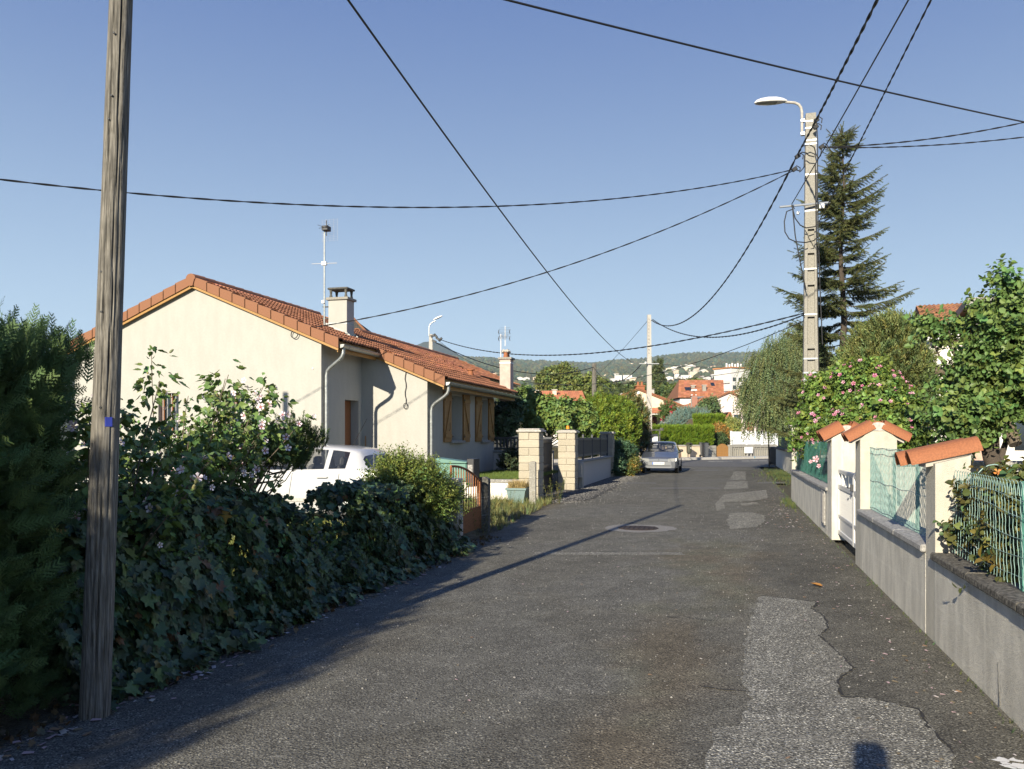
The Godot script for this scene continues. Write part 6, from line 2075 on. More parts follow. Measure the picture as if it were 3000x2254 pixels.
	# pale-flowered rose of Sharon bushes
	var hl := [maple_leaf(0.095), maple_leaf(0.07)]
	var fl := [flower_mesh(0.038, Color(0.5, 0.12, 0.18), Color(0.80, 0.66, 0.71)), flower_mesh(0.034, Color(0.65, 0.42, 0.46), Color(0.82, 0.74, 0.78))]
	var bud := MB.new()
	bud.lathe([Vector2(0, 0), Vector2(0.011, 0.012), Vector2(0.014, 0.03), Vector2(0.009, 0.055), Vector2(0, 0.062)], Vector3.ZERO, 7)
	var budm := bud.mesh()
	var sharon := func(label, foot: Vector3, stems: int, hgt: float, spread: float, lean: Vector3, nfl: int):
		var g = thing("rose_of_sharon", label, "shrub", foot)
		var st := MB.new()
		var leaves := [[], []]
		var flw := [[], []]
		var bds := []
		for k in stems:
			var a := rng.randf() * TAU
			var rr := sqrt(rng.randf())
			var d := Vector3(cos(a), 0, sin(a)) * spread * rr + lean
			var h := hgt * rnd(0.62, 1.0) * (1.0 - 0.28 * rr * rr)
			var p := []
			var b0 := foot + Vector3(cos(a), 0, sin(a)) * 0.12
			for i in 8:
				var f := i / 7.0
				p.append(b0 + d * pow(f, 1.3) + Vector3(0, h * f, 0) + Vector3(rnd(-1, 1), 0, rnd(-1, 1)) * 0.03 * f)
			st.tube(p, [0.012, 0.010, 0.008, 0.007, 0.006, 0.005, 0.004, 0.003], 5)
			for j in 44:
				var f := pow(rnd(0.08, 1.0), 0.75)
				var i := mini(int(f * 7), 6)
				var q: Vector3 = p[i].lerp(p[i + 1], f * 7 - i)
				var side := Vector3(cos(j * 2.4 + k), 0, sin(j * 2.4 + k))
				var tw := q + side * rnd(0.03, 0.26) * (1.15 - 0.6 * f) + Vector3(0, rnd(0, 0.1), 0)
				for e in 3:
					var o := tw + rdir() * 0.05
					var ld := (side * 0.7 + Vector3(0, rnd(-0.9, 0.3), 0) + rdir() * 0.4).normalized()
					var nz := (Vector3.UP * 0.55 + side * 0.5 + rdir() * 0.65).normalized()
					var x := ld.cross(nz).normalized()
					nz = x.cross(ld)
					leaves[rng.randi() % 2].append(Transform3D(Basis(x, ld, nz).scaled(Vector3.ONE * rnd(0.55, 1.1)), o))
				if rng.randf() < 0.22: bds.append(Transform3D(basis_y((side + Vector3.UP).normalized(), -1, rnd(0.7, 1.1)), tw + side * 0.02))
				if flw[0].size() + flw[1].size() < nfl and rng.randf() < float(nfl) / (stems * 12.0) and f > 0.25:
					flw[rng.randi() % 2].append(Transform3D(basis_y((side + Vector3(0.1, 0.3, 0.5) + rdir() * 0.3).normalized(), -1, rnd(0.7, 1.15)), tw + side * 0.09 + Vector3(0.02, 0.03, 0.06)))
		part(st, "stems", M.bark_pale, g)
		for i in 2: many(hl[i], "leaves", M.leaf, g, leaves[i], greens(Color(0.14, 0.215, 0.06), 0.35, 0.25))
		many(budm, "buds", M.leaf, g, bds, greens(Color(0.22, 0.24, 0.12), 0.3, 0.3))
		for i in 2:
			for x in flw[i]: inst(fl[i], "flower", M.petal, g, x)
		return g
	sharon.call("pale pink rose of Sharon in bloom before the bungalow gable", V(-4.75, 0.3, 6.3), 34, 2.15, 0.95, V(0, 0, 0.25), 170)
	sharon.call("rose of Sharon leaning out past the cracked wooden pole", V(-4.4, 0.3, 4.9), 18, 1.75, 0.75, V(0.1, 0, 0.1), 60)
	sharon.call("tall leafy rose of Sharon rising behind the conifer hedge", V(-5.6, 0.3, 4.1), 22, 2.55, 0.9, Vector3.ZERO, 26)
	# small branch with flowers hanging over the ivy beside the pole is part of the bush behind it
	# yew with bare grey stems
	var yw := [needle_mesh(11, 0.16, 0.03, 40, 0.3), needle_mesh(12, 0.12, 0.028, 34, 0.3)]
	var yf := V(-4.75, 0.2, 7.5)
	var yb := [[V(-4.75, 1.35, 7.55), Vector3(0.55, 0.30, 0.5)], [V(-5.15, 1.28, 7.3), Vector3(0.4, 0.24, 0.4)], [V(-4.55, 1.48, 7.95), Vector3(0.35, 0.22, 0.35)]]
	tree("yew_bush", "flat-topped yew with bare grey stems in front of the white car", "shrub", yf, yb, yw, Color(0.085, 0.13, 0.04), 240, 9, 0.12, {"mat": M.needle, "r0": 0.035, "r1": 0.022, "limbs": 26, "shell": 0.6, "a": 0.35, "b": 1.0, "c": 0.4, "bark": M.bark_pale, "lowcut": -0.3})
	# cotoneaster-like bush spilling over the ivy
	var ck := [sprig_mesh(16, 0.26, 0.032, 0.02, 31, 0.9, 0.1, true), sprig_mesh(14, 0.34, 0.03, 0.018, 32, 0.9, 0.1, true)]
	var cb := [[V(-4.2, 0.93, 10.35), Vector3(0.5, 0.26, 0.75)], [V(-4.15, 1.08, 10.0), Vector3(0.3, 0.2, 0.35)], [V(-3.95, 0.68, 10.85), Vector3(0.32, 0.22, 0.4)], [V(-3.85, 0.62, 10.4), Vector3(0.2, 0.25, 0.6)]]
	tree("box_honeysuckle", "pale yellow-green small-leaved bush sprawling over the ivy mound", "shrub", V(-4.3, 0, 10.2), cb, ck, Color(0.17, 0.225, 0.045), 330, 9, 0.14, {"r0": 0.03, "limbs": 12, "shell": 0.5, "a": 0.8, "b": 0.35, "c": 0.6, "s1": 1.1, "inset": 0.14, "lowcut": -0.25})
	# leafy shoots on the roadside edge of the hedge
	var wd := [sprig_mesh(22, 0.55, 0.06, 0.012, 41, 0.8, -0.1), sprig_mesh(18, 0.42, 0.05, 0.012, 42, 0.8, -0.1)]
	var xs := []
	for k in 46: xs.append(Transform3D(basis_y((Vector3.UP + rdir() * 0.3 + Vector3(0.25, 0, 0)).normalized(), -1, rnd(0.7, 1.3)), V(rnd(-3.9, -3.6), 0.02, rnd(5.8, 10.8))))
	tag(many(wd[0], "roadside_weeds", M.leaf, self, xs, greens(Color(0.07, 0.11, 0.035), 0.3, 0.3)), "spindly green weeds at the foot of the ivy hedge", "weeds")
	# dry weedy strip in front of the low white wall
	var tuft := []
	for k in 1500:
		var s := rnd(13.2, 19.9)
		var t := rnd(-6.9, lerpf(-3.75, -4.15, (s - 13) / 7.0))
		tuft.append(Transform3D(basis_y((Vector3.UP + rdir() * 0.5).normalized(), -1, rnd(0.4, 1.5)), V(t, 0.0, s)))
	tag(many(grass_mesh(), "dry_grass", M.leaf, self, tuft, greens(Color(0.19, 0.20, 0.07), 0.6, 0.35)), "dry yellowing grass strip before the low white wall", "grass")
	xs = []
	for k in 60: xs.append(Transform3D(basis_y((Vector3.UP + rdir() * 0.3).normalized(), -1, rnd(0.5, 1.0)), V(rnd(-5.6, -4.2), 0.0, rnd(14.0, 19.6))))
	for k in 14: xs.append(Transform3D(basis_y((Vector3.UP + rdir() * 0.4).normalized(), -1, rnd(1.0, 1.6)), V(rnd(-4.2, -3.9), 0.0, rnd(19.0, 19.9))))
	for k in 30: xs.append(Transform3D(basis_y((Vector3.UP + rdir() * 0.4).normalized(), -1, rnd(0.6, 1.2)), V(rnd(-4.1, -3.75), 0.0, rnd(12.5, 13.6))))
	tag(many(wd[1], "tall_weeds", M.leaf, self, xs, greens(Color(0.16, 0.17, 0.05), 0.45, 0.5)), "tall straggly weeds around the blue planter", "weeds")
	# lawn grass glimpsed through the gap in the hedge
	tuft = []
	for k in 5200: tuft.append(Transform3D(basis_y((Vector3.UP + rdir() * 0.5).normalized(), -1, rnd(0.4, 0.9)), V(rnd(-7.5, -4.4), 0.012, rnd(7.2, 13.5))))
	tag(many(grass_mesh(), "garden_grass", M.leaf, self, tuft, greens(Color(0.22, 0.24, 0.06), 0.4, 0.35)), "sunlit grass seen through the gap in the ivy hedge", "grass")
	# fallen petals and leaves along the hedge and the road
	var pt := MB.new()
	pt.col = Color(1, 1, 1)
	pt.quad(Vector3(-0.012, 0.002, 0.03), Vector3(0.012, 0.004, 0.028), Vector3(0.014, 0.010, -0.02), Vector3(-0.01, 0.004, -0.03))
	var ptm := pt.mesh()
	xs = []
	for k in 420:
		var s := rnd(2.6, 9.5)
		xs.append(Transform3D(Basis(Vector3.UP, rng.randf() * TAU).scaled(Vector3.ONE * rnd(0.4, 1.2)), V(-3.52 + 0.10 * rng.randfn(), 0.004, s)))
	for k in 260: xs.append(Transform3D(Basis(Vector3.UP, rng.randf() * TAU).scaled(Vector3.ONE * rnd(0.15, 0.5)), V(rnd(-3.3, 1.3), 0.003, rnd(3.0, 16.0))))
	for k in 420: xs.append(Transform3D(Basis(Vector3.UP, rng.randf() * TAU).scaled(Vector3.ONE * rnd(0.25, 0.7)), V(1.45 - absf(rng.randfn()) * 0.35, 0.003, rnd(4.0, 26.0))))
	for k in 130: xs.append(Transform3D(Basis(Vector3.UP, rng.randf() * TAU).scaled(Vector3.ONE * rnd(0.3, 0.9)), V(1.25 - absf(rng.randfn()) * 0.3, 0.003, rnd(15.0, 20.0))))
	var pc := []
	for k in 60: pc.append([Color(0.62, 0.56, 0.54), Color(0.55, 0.5, 0.42), Color(0.35, 0.22, 0.12), Color(0.5, 0.36, 0.36), Color(0.25, 0.2, 0.12)][rng.randi() % 5])
	tag(many(ptm, "fallen_petals", M.petal, self, xs, pc), "shrivelled white petals and leaf scraps scattered along the road edges", "petals")
	xs = []
	for k in 700: xs.append(Transform3D(basis_y((Vector3.UP * 1.2 + rdir()).normalized(), -1, rnd(0.4, 0.9)), V(-3.62 + 0.09 * rng.randfn(), 0.012, rnd(2.4, 12.5))))
	tag(many(lv[2], "fallen_leaves", M.leaf, self, xs, greens(Color(0.10, 0.07, 0.035), 0.5, 0.4)), "brown dead ivy leaves lying at the foot of the hedge", "leaves")
	var lf = thing("fallen_leaf", "single curled orange-brown leaf lying on the tar strip", "leaf", Pg(2410, 1722))
	mat("brown_leaf", 0.36, 0.17, 0.04, 0.8, {"two": true})
	inst(round_leaf(0.12), "blade", M.brown_leaf, lf, Transform3D(Basis(Vector3(1, 0, 0), -1.25).rotated(Vector3.UP, 1.4), Pg(2410, 1722) + Vector3(0, 0.012, 0)))
	# moss and grass at the feet of the right-hand walls
	tuft = []
	for k in 420:
		var s := rnd(3.5, 33.0)
		tuft.append(Transform3D(basis_y((Vector3.UP + rdir() * 0.6).normalized(), -1, rnd(0.08, 0.3)), V(1.535 - absf(rng.randfn()) * 0.03, 0, s)))
	for k in 900: tuft.append(Transform3D(basis_y((Vector3.UP + rdir() * 0.6).normalized(), -1, rnd(0.3, 1.0)), V(2.45 - absf(rng.randfn()) * 0.5, 0, 34.5 + rng.randfn() * 3.2)))
	for k in 160: tuft.append(Transform3D(basis_y((Vector3.UP + rdir() * 0.6).normalized(), -1, rnd(0.3, 0.8)), V(1.48 - absf(rng.randfn()) * 0.1, 0, 20.5 + rng.randfn() * 0.8)))
	tag(many(grass_mesh(), "wall_foot_grass", M.leaf, self, tuft, greens(Color(0.10, 0.13, 0.04), 0.4, 0.4)), "small tufts of grass at the foot of the right-hand walls", "grass")
	# loose gravel
	var pb := MB.new()
	pb.lathe([Vector2(0, 0), Vector2(0.012, 0.002), Vector2(0.014, 0.009), Vector2(0.006, 0.014), Vector2(0, 0.014)], Vector3.ZERO, 5)
	var pbm := pb.mesh()
	xs = []
	for k in 9000:
		var s := rnd(19.3, 33.5)
		var t := -4.45 + 0.5 * absf(rng.randfn()) if rng.randf() < 0.7 else rnd(-5.2, -3.5)
		xs.append(Transform3D(basis_y(rdir(), -1, rnd(0.3, 0.9)), V(t, 0.011, s)))
	for k in 3000: xs.append(Transform3D(basis_y(rdir(), -1, rnd(0.2, 0.6)), V(rnd(-4.4, 1.4), 0.002, rnd(3.0, 26.0))))
	pc = []
	for k in 40:
		var q := rnd(0.08, 0.3)
		pc.append(Color(q, q * 0.97, q * 0.92))
	mat("pebble", 1, 1, 1, 0.9, {"vcol": true})
	tag(many(pbm, "loose_gravel", M.pebble, self, xs, pc), "loose grey gravel before the sliding gate and on the road", "gravel")

func build_right_green():
	# pink rose of Sharon over the net screen
	var lf := [sprig_mesh(10, 0.22, 0.085, 0.06, 51, 1.0, 0.1, true), sprig_mesh(9, 0.18, 0.075, 0.055, 52, 1.0, 0.2, true)]
	var b := [[Pz(2420, 1250, 18.5), Vector3(0.75, 0.55, 0.9)], [Pz(2430, 1170, 19.0), Vector3(0.7, 0.7, 0.8)], [Pz(2530, 1150, 18.0), Vector3(0.85, 0.75, 0.9)], [Pz(2600, 1210, 16.5), Vector3(0.8, 0.6, 0.8)], [Pz(2500, 1260, 16.5), Vector3(0.9, 0.45, 0.8)], [Pz(2650, 1270, 14.5), Vector3(0.55, 0.45, 0.6)], [Pz(2365, 1290, 18.5), Vector3(0.4, 0.28, 0.5)], [Pz(2600, 1300, 14.0), Vector3(0.6, 0.4, 0.6)]]
	var g = tree("rose_of_sharon", "big rose of Sharon with bright pink flowers spilling over the net screen", "shrub", V(2.6, 0, 17.0), b, lf, Color(0.17, 0.26, 0.055), 620, 9, 0.2, {"inset": 0.26, "r0": 0.07, "limbs": 40, "shell": 0.4, "a": 0.8, "b": 0.4, "c": 0.6, "vary": 0.4, "bark": M.bark_pale})
	var fl := [flower_mesh(0.05, Color(0.45, 0.04, 0.14), Color(0.60, 0.20, 0.33)), flower_mesh(0.046, Color(0.5, 0.05, 0.2), Color(0.68, 0.36, 0.48))]
	for p in crown(b, 280, 1, 0.1, 0.04):
		inst(fl[rng.randi() % 2], "flower", M.petal, g, Transform3D(basis_y((p[1] + Vector3(-0.1, 0.3, 0.6)).normalized(), -1, rnd(0.7, 1.2)), p[0]))
	var rf := flower_mesh(0.075, Color(0.7, 0.3, 0.35), Color(0.75, 0.45, 0.5))
	var rs = thing("rose_spray", "pale pink rose and fading blooms hanging through the green net", "rose", V(1.6, 1.1, 15.5))
	for p in [[2392, 1346], [2376, 1353], [2400, 1366]]:
		var q := Pt(p[0], p[1], 1.60)
		inst(rf, "flower", M.petal, rs, Transform3D(basis_y(Vector3(-0.4, 0.2, 0.8).normalized(), -1, 1.0 if p[0] == 2392 else 0.6), q))
	var stm := MB.new()
	stm.tube([Pt(2405, 1320, 1.64), Pt(2400, 1345, 1.6), Pt(2400, 1366, 1.61)], [0.006], 5)
	part(stm, "stem", M.twig, rs)
	# olive-green laurel dome
	var lr := [sprig_mesh(12, 0.24, 0.09, 0.03, 61, 0.7, -0.3), sprig_mesh(12, 0.28, 0.085, 0.026, 62, 0.6, -0.3)]
	b = [[Pz(2590, 1150, 20.5), Vector3(1.2, 1.45, 1.2)], [Pz(2560, 1060, 20.5), Vector3(0.85, 0.95, 0.9)], [Pz(2610, 1010, 20.3), Vector3(0.75, 0.75, 0.8)], [Pz(2650, 1090, 20.0), Vector3(0.75, 0.9, 0.8)], [Pz(2510, 1110, 20.8), Vector3(0.6, 0.9, 0.8)]]
	tree("bay_tree", "dense olive-green rounded bay tree behind the pink-flowered bush", "tree", Pz(2590, 1280 + EYE / 20.5 * F, 20.5), b, lr, Color(0.20, 0.235, 0.08), 900, 9, 0.16, {"inset": 0.2, "r0": 0.1, "limbs": 20, "shell": 0.3, "a": 0.6, "b": 0.75, "c": 0.4, "vary": 0.4})
	# apricot
	var al := [sprig_mesh(9, 0.22, 0.07, 0.058, 71, 1.0, 0.25, true), sprig_mesh(12, 0.34, 0.068, 0.055, 72, 0.9, 0.1, true)]
	var tf := V(3.56, 0, 11.8)
	b = [[Pz(2905, 1120, 10.8), Vector3(0.5, 0.55, 0.65)], [Pz(2950, 1030, 10.6), Vector3(0.55, 0.65, 0.7)], [Pz(2840, 1240, 10.6), Vector3(0.5, 0.42, 0.5)], [Pz(2995, 940, 10.4), Vector3(0.42, 0.5, 0.5)], [Pz(3060, 1080, 10.6), Vector3(0.8, 0.9, 0.9)], [Pz(2945, 860, 10.5), Vector3(0.13, 0.42, 0.15)], [Pz(2985, 900, 10.5), Vector3(0.14, 0.4, 0.15)], [Pz(2870, 930, 10.7), Vector3(0.10, 0.22, 0.1)], [Pz(2745, 985, 11.3), Vector3(0.10, 0.28, 0.1)], [Pz(2800, 965, 11.2), Vector3(0.1, 0.24, 0.1)], [Pz(2740, 1200, 11.2), Vector3(0.07, 0.35, 0.08)], [Pz(2790, 1130, 11.2), Vector3(0.07, 0.4, 0.08)], [Pz(2770, 1290, 11.0), Vector3(0.2, 0.12, 0.25)], [Pz(2770, 1010, 11.2), Vector3(0.09, 0.35, 0.1)], [Pz(2835, 985, 11.0), Vector3(0.09, 0.35, 0.1)]]
	var ap = tree("apricot_tree", "apricot tree with upright leafy shoots and a dark furrowed trunk", "tree", tf, b, al, Color(0.14, 0.225, 0.065), 480, 8, 0.14, {"inset": 0.2, "r0": 0.12, "r1": 0.08, "limbs": 34, "shell": 0.6, "a": 0.5, "b": 0.35, "c": 0.7, "vary": 0.35})
	var lim := MB.new()
	lim.tube([tf + Vector3(0, 1.5, 0), Pz(2900, 1115, 11.0), Pz(2800, 1090, 11.2), Pz(2740, 1087, 11.3)], [0.08, 0.07, 0.06, 0.055], 9)
	lim.tube([Pz(2960, 1200, 10.6), Pz(2930, 1060, 10.6), Pz(2950, 920, 10.5), Pz(2940, 790, 10.5)], [0.05, 0.035, 0.02, 0.006], 7)
	part(lim, "sawn_limb", M.bark_pale, ap)
	# roses behind the near fence
	var rl := [sprig_mesh(7, 0.13, 0.055, 0.042, 81, 1.0, 0.2, true), sprig_mesh(8, 0.16, 0.05, 0.038, 82, 1.0, 0.2, true)]
	b = [[Pz(2960, 1480, 5.9), Vector3(0.32, 0.22, 0.35)], [Pz(2890, 1560, 6.2), Vector3(0.28, 0.18, 0.3)], [Pz(3020, 1600, 5.4), Vector3(0.28, 0.28, 0.4)], [Pz(2840, 1610, 6.5), Vector3(0.22, 0.12, 0.2)], [Pz(3000, 1700, 5.2), Vector3(0.2, 0.14, 0.3)]]
	var rg = tree("rose_bush", "bronzed green rose bush with a few orange blooms behind the near wire fence", "shrub", V(2.2, 0.3, 6.0), b, rl, Color(0.12, 0.13, 0.04), 200, 7, 0.1, {"r0": 0.02, "r1": 0.014, "limbs": 26, "shell": 0.7, "a": 0.4, "b": 0.6, "c": 0.7, "warm": 0.5, "vary": 0.45, "bark": M.leaf})
	mat("cane", 0.14, 0.16, 0.06, 0.7)
	var cn := MB.new()
	for p in [[2900, 1650, 2925, 1500], [2915, 1660, 2955, 1470], [2960, 1660, 2975, 1420]]:
		cn.tube([Pz(p[0] - 8, p[1] + 60, 5.9), Pz(p[0], p[1], 5.9), Pz(p[2], p[3], 5.9)], [0.011, 0.009, 0.005], 6)
	part(cn, "canes", M.cane, rg)
	var of := flower_mesh(0.035, Color(0.6, 0.16, 0.03), Color(0.65, 0.25, 0.06))
	for p in [[2925, 1385, 5.9], [2940, 1405, 5.9], [2856, 1470, 6.2], [2985, 1683, 5.2]]:
		inst(of, "flower", M.petal, rg, Transform3D(basis_y(Vector3(-0.2, 0.6, 0.7).normalized(), -1, 1.0), Pz(p[0], p[1], p[2])))
	# spruce
	build_spruce()
	build_birch()
	# garden behind the right-hand walls: back wall with looped fence, bed soil
	var gw = thing("garden_wall", "inner garden wall with grey slab coping behind the roses", "wall", V(4.5, 0, 13.2))
	var mb := MB.new()
	mb.box(V(2.3, -0.05, 13.2), V(9.0, 1.18, 13.4))
	part(mb, "wall", M.stucco, gw)
	for k in 7:
		mb = MB.new()
		mb.box(V(2.2 + k * 0.98, 1.182, 13.12), V(2.2 + (k + 1) * 0.98 - 0.006, 1.25, 13.48), 0.01)
		part(mb, "coping_slab", M.coping, gw)
	gw = thing("flower_bed_edge", "low salmon-coloured block edging behind the rose bush", "wall", V(2.9, 0, 7.2))
	mb = MB.new()
	mb.box(V(2.35, -0.05, 7.0), V(6.0, 0.62, 7.2), 0.01)
	part(mb, "wall", M.salmon, gw)
	var lf2 = thing("wire_fence", "pale green looped border fence inside the garden behind the roses", "fence", V(3, 1.0, 8.6))
	mb = MB.new()
	for k in 16:
		var p := []
		for i in 11:
			var an := PI * i / 10.0
			p.append(V(2.25 + k * 0.2 + 0.17 - 0.17 * cos(an), 1.14 + 0.2 * sin(an), 8.6))
		mb.tube(p, [0.005], 5, false)
		mb.tube([V(2.25 + k * 0.2, 0.5, 8.6), V(2.25 + k * 0.2, 1.14, 8.6)], [0.004], 4, false)
	for y in [0.9, 1.08, 1.16]: mb.tube([V(2.2, y, 8.6), V(5.4, y, 8.6)], [0.004], 4, false)
	part(mb, "wire_loops", M.fence_wire, lf2).set_meta("kind", "stuff")
	mb = MB.new()
	for t in [2.3, 4.0, 5.3]: mb.box(V(t - 0.02, 0.0, 8.61), V(t + 0.02, 1.2, 8.64), 0.004)
	part(mb, "fence_post", M.fence_green, lf2)
func build_spruce():
	var foot := cam_to(968 / F * 27.0, -EYE, 27.0)
	var g = thing("spruce_tree", "tall spruce with drooping tiered branches behind the concrete pole", "tree", foot)
	var H := 11.75
	var mb := MB.new()
	var pts := []
	for i in 14: pts.append(foot + Vector3(0.05 * sin(i * 1.3), H * i / 13.0, 0.05 * cos(i)))
	var rad := []
	for i in 14: rad.append(lerpf(0.17, 0.012, i / 13.0))
	mb.tube(pts, rad, 10)
	var tr = part(mb, "trunk", M.bark, g)
	var br := MB.new()
	var nd := [needle_mesh(91, 0.24, 0.045, 64, 0.2), needle_mesh(92, 0.2, 0.042, 56, 0.2)]
	var xs := [[], []]
	var y := 1.6
	while y < H - 0.12:
		var f := (y - 1.6) / (H - 1.6)
		var n := 5 + (rng.randi() % 3)
		for k in n:
			var a := rng.randf() * TAU
			var l := (2.6 * pow(1.0 - f, 0.64) + 0.1) * rnd(0.5, 1.12)
			if f > 0.8: l *= rnd(0.5, 1.3)
			var d := Vector3(cos(a), 0, sin(a))
			var o := foot + Vector3(0, y + rnd(-0.12, 0.12), 0)
			var rise := lerpf(-0.08, 0.42, pow(f, 1.6))
			var p := []
			for i in 7:
				var x := i / 6.0
				p.append(o + d * l * x + Vector3(0, l * (rise * x - 0.42 * x * (1 - x) * (1.0 - f) + 0.10 * x * x), 0))
			br.tube(p, [0.022 * (1 - f) + 0.008, 0.016, 0.012, 0.009, 0.007, 0.005, 0.003], 5)
			var steps := int(l / 0.072) + 2
			for j in steps:
				var x := lerpf(0.16, 1.0, float(j) / steps)
				var i := mini(int(x * 6), 5)
				var q: Vector3 = p[i].lerp(p[i + 1], x * 6 - i)
				for sd in [-1.0, 1.0]:
					var tl := (0.40 * (1.0 - x * 0.7) + 0.06) * minf(1.0, l)
					var td: Vector3 = (d * 0.75 + Vector3(-d.z, 0, d.x) * sd * 0.85 + Vector3(0, -0.22 + rnd(-0.2, 0.15), 0)).normalized()
					var m := maxi(1, int(tl / 0.12))
					for e in m:
						if rng.randf() < 0.12: continue
						var c := q + td * tl * (e / float(m))
						var dd := (td + rdir() * 0.25 + Vector3(0, -0.15, 0)).normalized()
						xs[rng.randi() % 2].append(Transform3D(basis_y(dd, -1, rnd(0.7, 1.1)), c))
				if rng.randf() < 0.5: xs[0].append(Transform3D(basis_y((d + rdir() * 0.3).normalized(), -1, rnd(0.7, 1.05)), q))
				if rng.randf() < 0.35: xs[1].append(Transform3D(basis_y((Vector3(0, -1, 0) + rdir() * 0.5 + d * 0.3).normalized(), -1, rnd(0.6, 1.0)), q))
			xs[0].append(Transform3D(basis_y((d + Vector3(0, rise + 0.2, 0)).normalized(), -1, 1.0), p[6]))
		y += lerpf(0.46, 0.2, f) * rnd(0.75, 1.2)
	part(br, "branches", M.bark, tr)
	for k in 8: xs[0].append(Transform3D(basis_y((Vector3.UP + rdir() * 0.4).normalized(), -1, 1.0), foot + Vector3(0, H - 0.05 * k, 0)))
	for i in 2: many(nd[i], "crown", M.needle, g, xs[i], greens(Color(0.14, 0.16, 0.06), 0.4, 0.2))
func build_birch():
	var foot := V(3.35, 0, 39.0)
	var g = thing("weeping_birch", "weeping tree with hanging leafy curtains over the road beside the far wall", "tree", foot)
	var blobs := [[Pz(2290, 1130, 37.0), Vector3(1.7, 2.0, 1.6)], [Pz(2330, 1060, 37.5), Vector3(1.3, 1.4, 1.3)], [Pz(2240, 1180, 36.5), Vector3(1.0, 1.3, 1.1)], [Pz(2370, 1140, 37.5), Vector3(1.2, 1.6, 1.2)], [Pz(2350, 1010, 37.8), Vector3(0.8, 0.7, 0.8)]]
	limbs(g, foot, Pz(2320, 1060, 37.2), 0.12, 0.05, M.bark_pale, blobs, 26)
	var st := [strand_mesh(5), strand_mesh(6), strand_mesh(7)]
	var xs := [[], [], []]
	for p in crown(blobs, 1250, 3, 0.4, 0.55):
		var d: Vector3 = (Vector3(0, -1, 0) + p[1] * 0.35 + rdir() * 0.22).normalized()
		xs[rng.randi() % 3].append(Transform3D(basis_y(d, -1, rnd(0.6, 1.35)), p[0] + Vector3(0, 0.25, 0)))
	for i in 3: many(st[i], "crown", M.leaf, g, xs[i], greens(Color(0.165, 0.21, 0.085), 0.45, 0.25))
func strand_mesh(seedn: int) -> ArrayMesh:
	var r := RandomNumberGenerator.new()
	r.seed = seedn
	var mb := MB.new()
	for i in 22:
		var f := (i + 0.5) / 22
		var a := i * 2.4
		var o := Vector3(sin(f * 3) * 0.03, f * 0.75, cos(f * 2.3) * 0.03)
		var d := (Vector3(cos(a) * 0.7, 0.8, sin(a) * 0.7) + Vector3(r.randfn(), r.randfn(), r.randfn()) * 0.3).normalized()
		var k := r.randf_range(0.7, 1.2)
		mb.col = Color(k, k, k)
		leaf(mb, o, d, d.cross(Vector3(r.randfn(), r.randfn(), r.randfn())).normalized(), 0.062, 0.046)
	return mb.mesh()

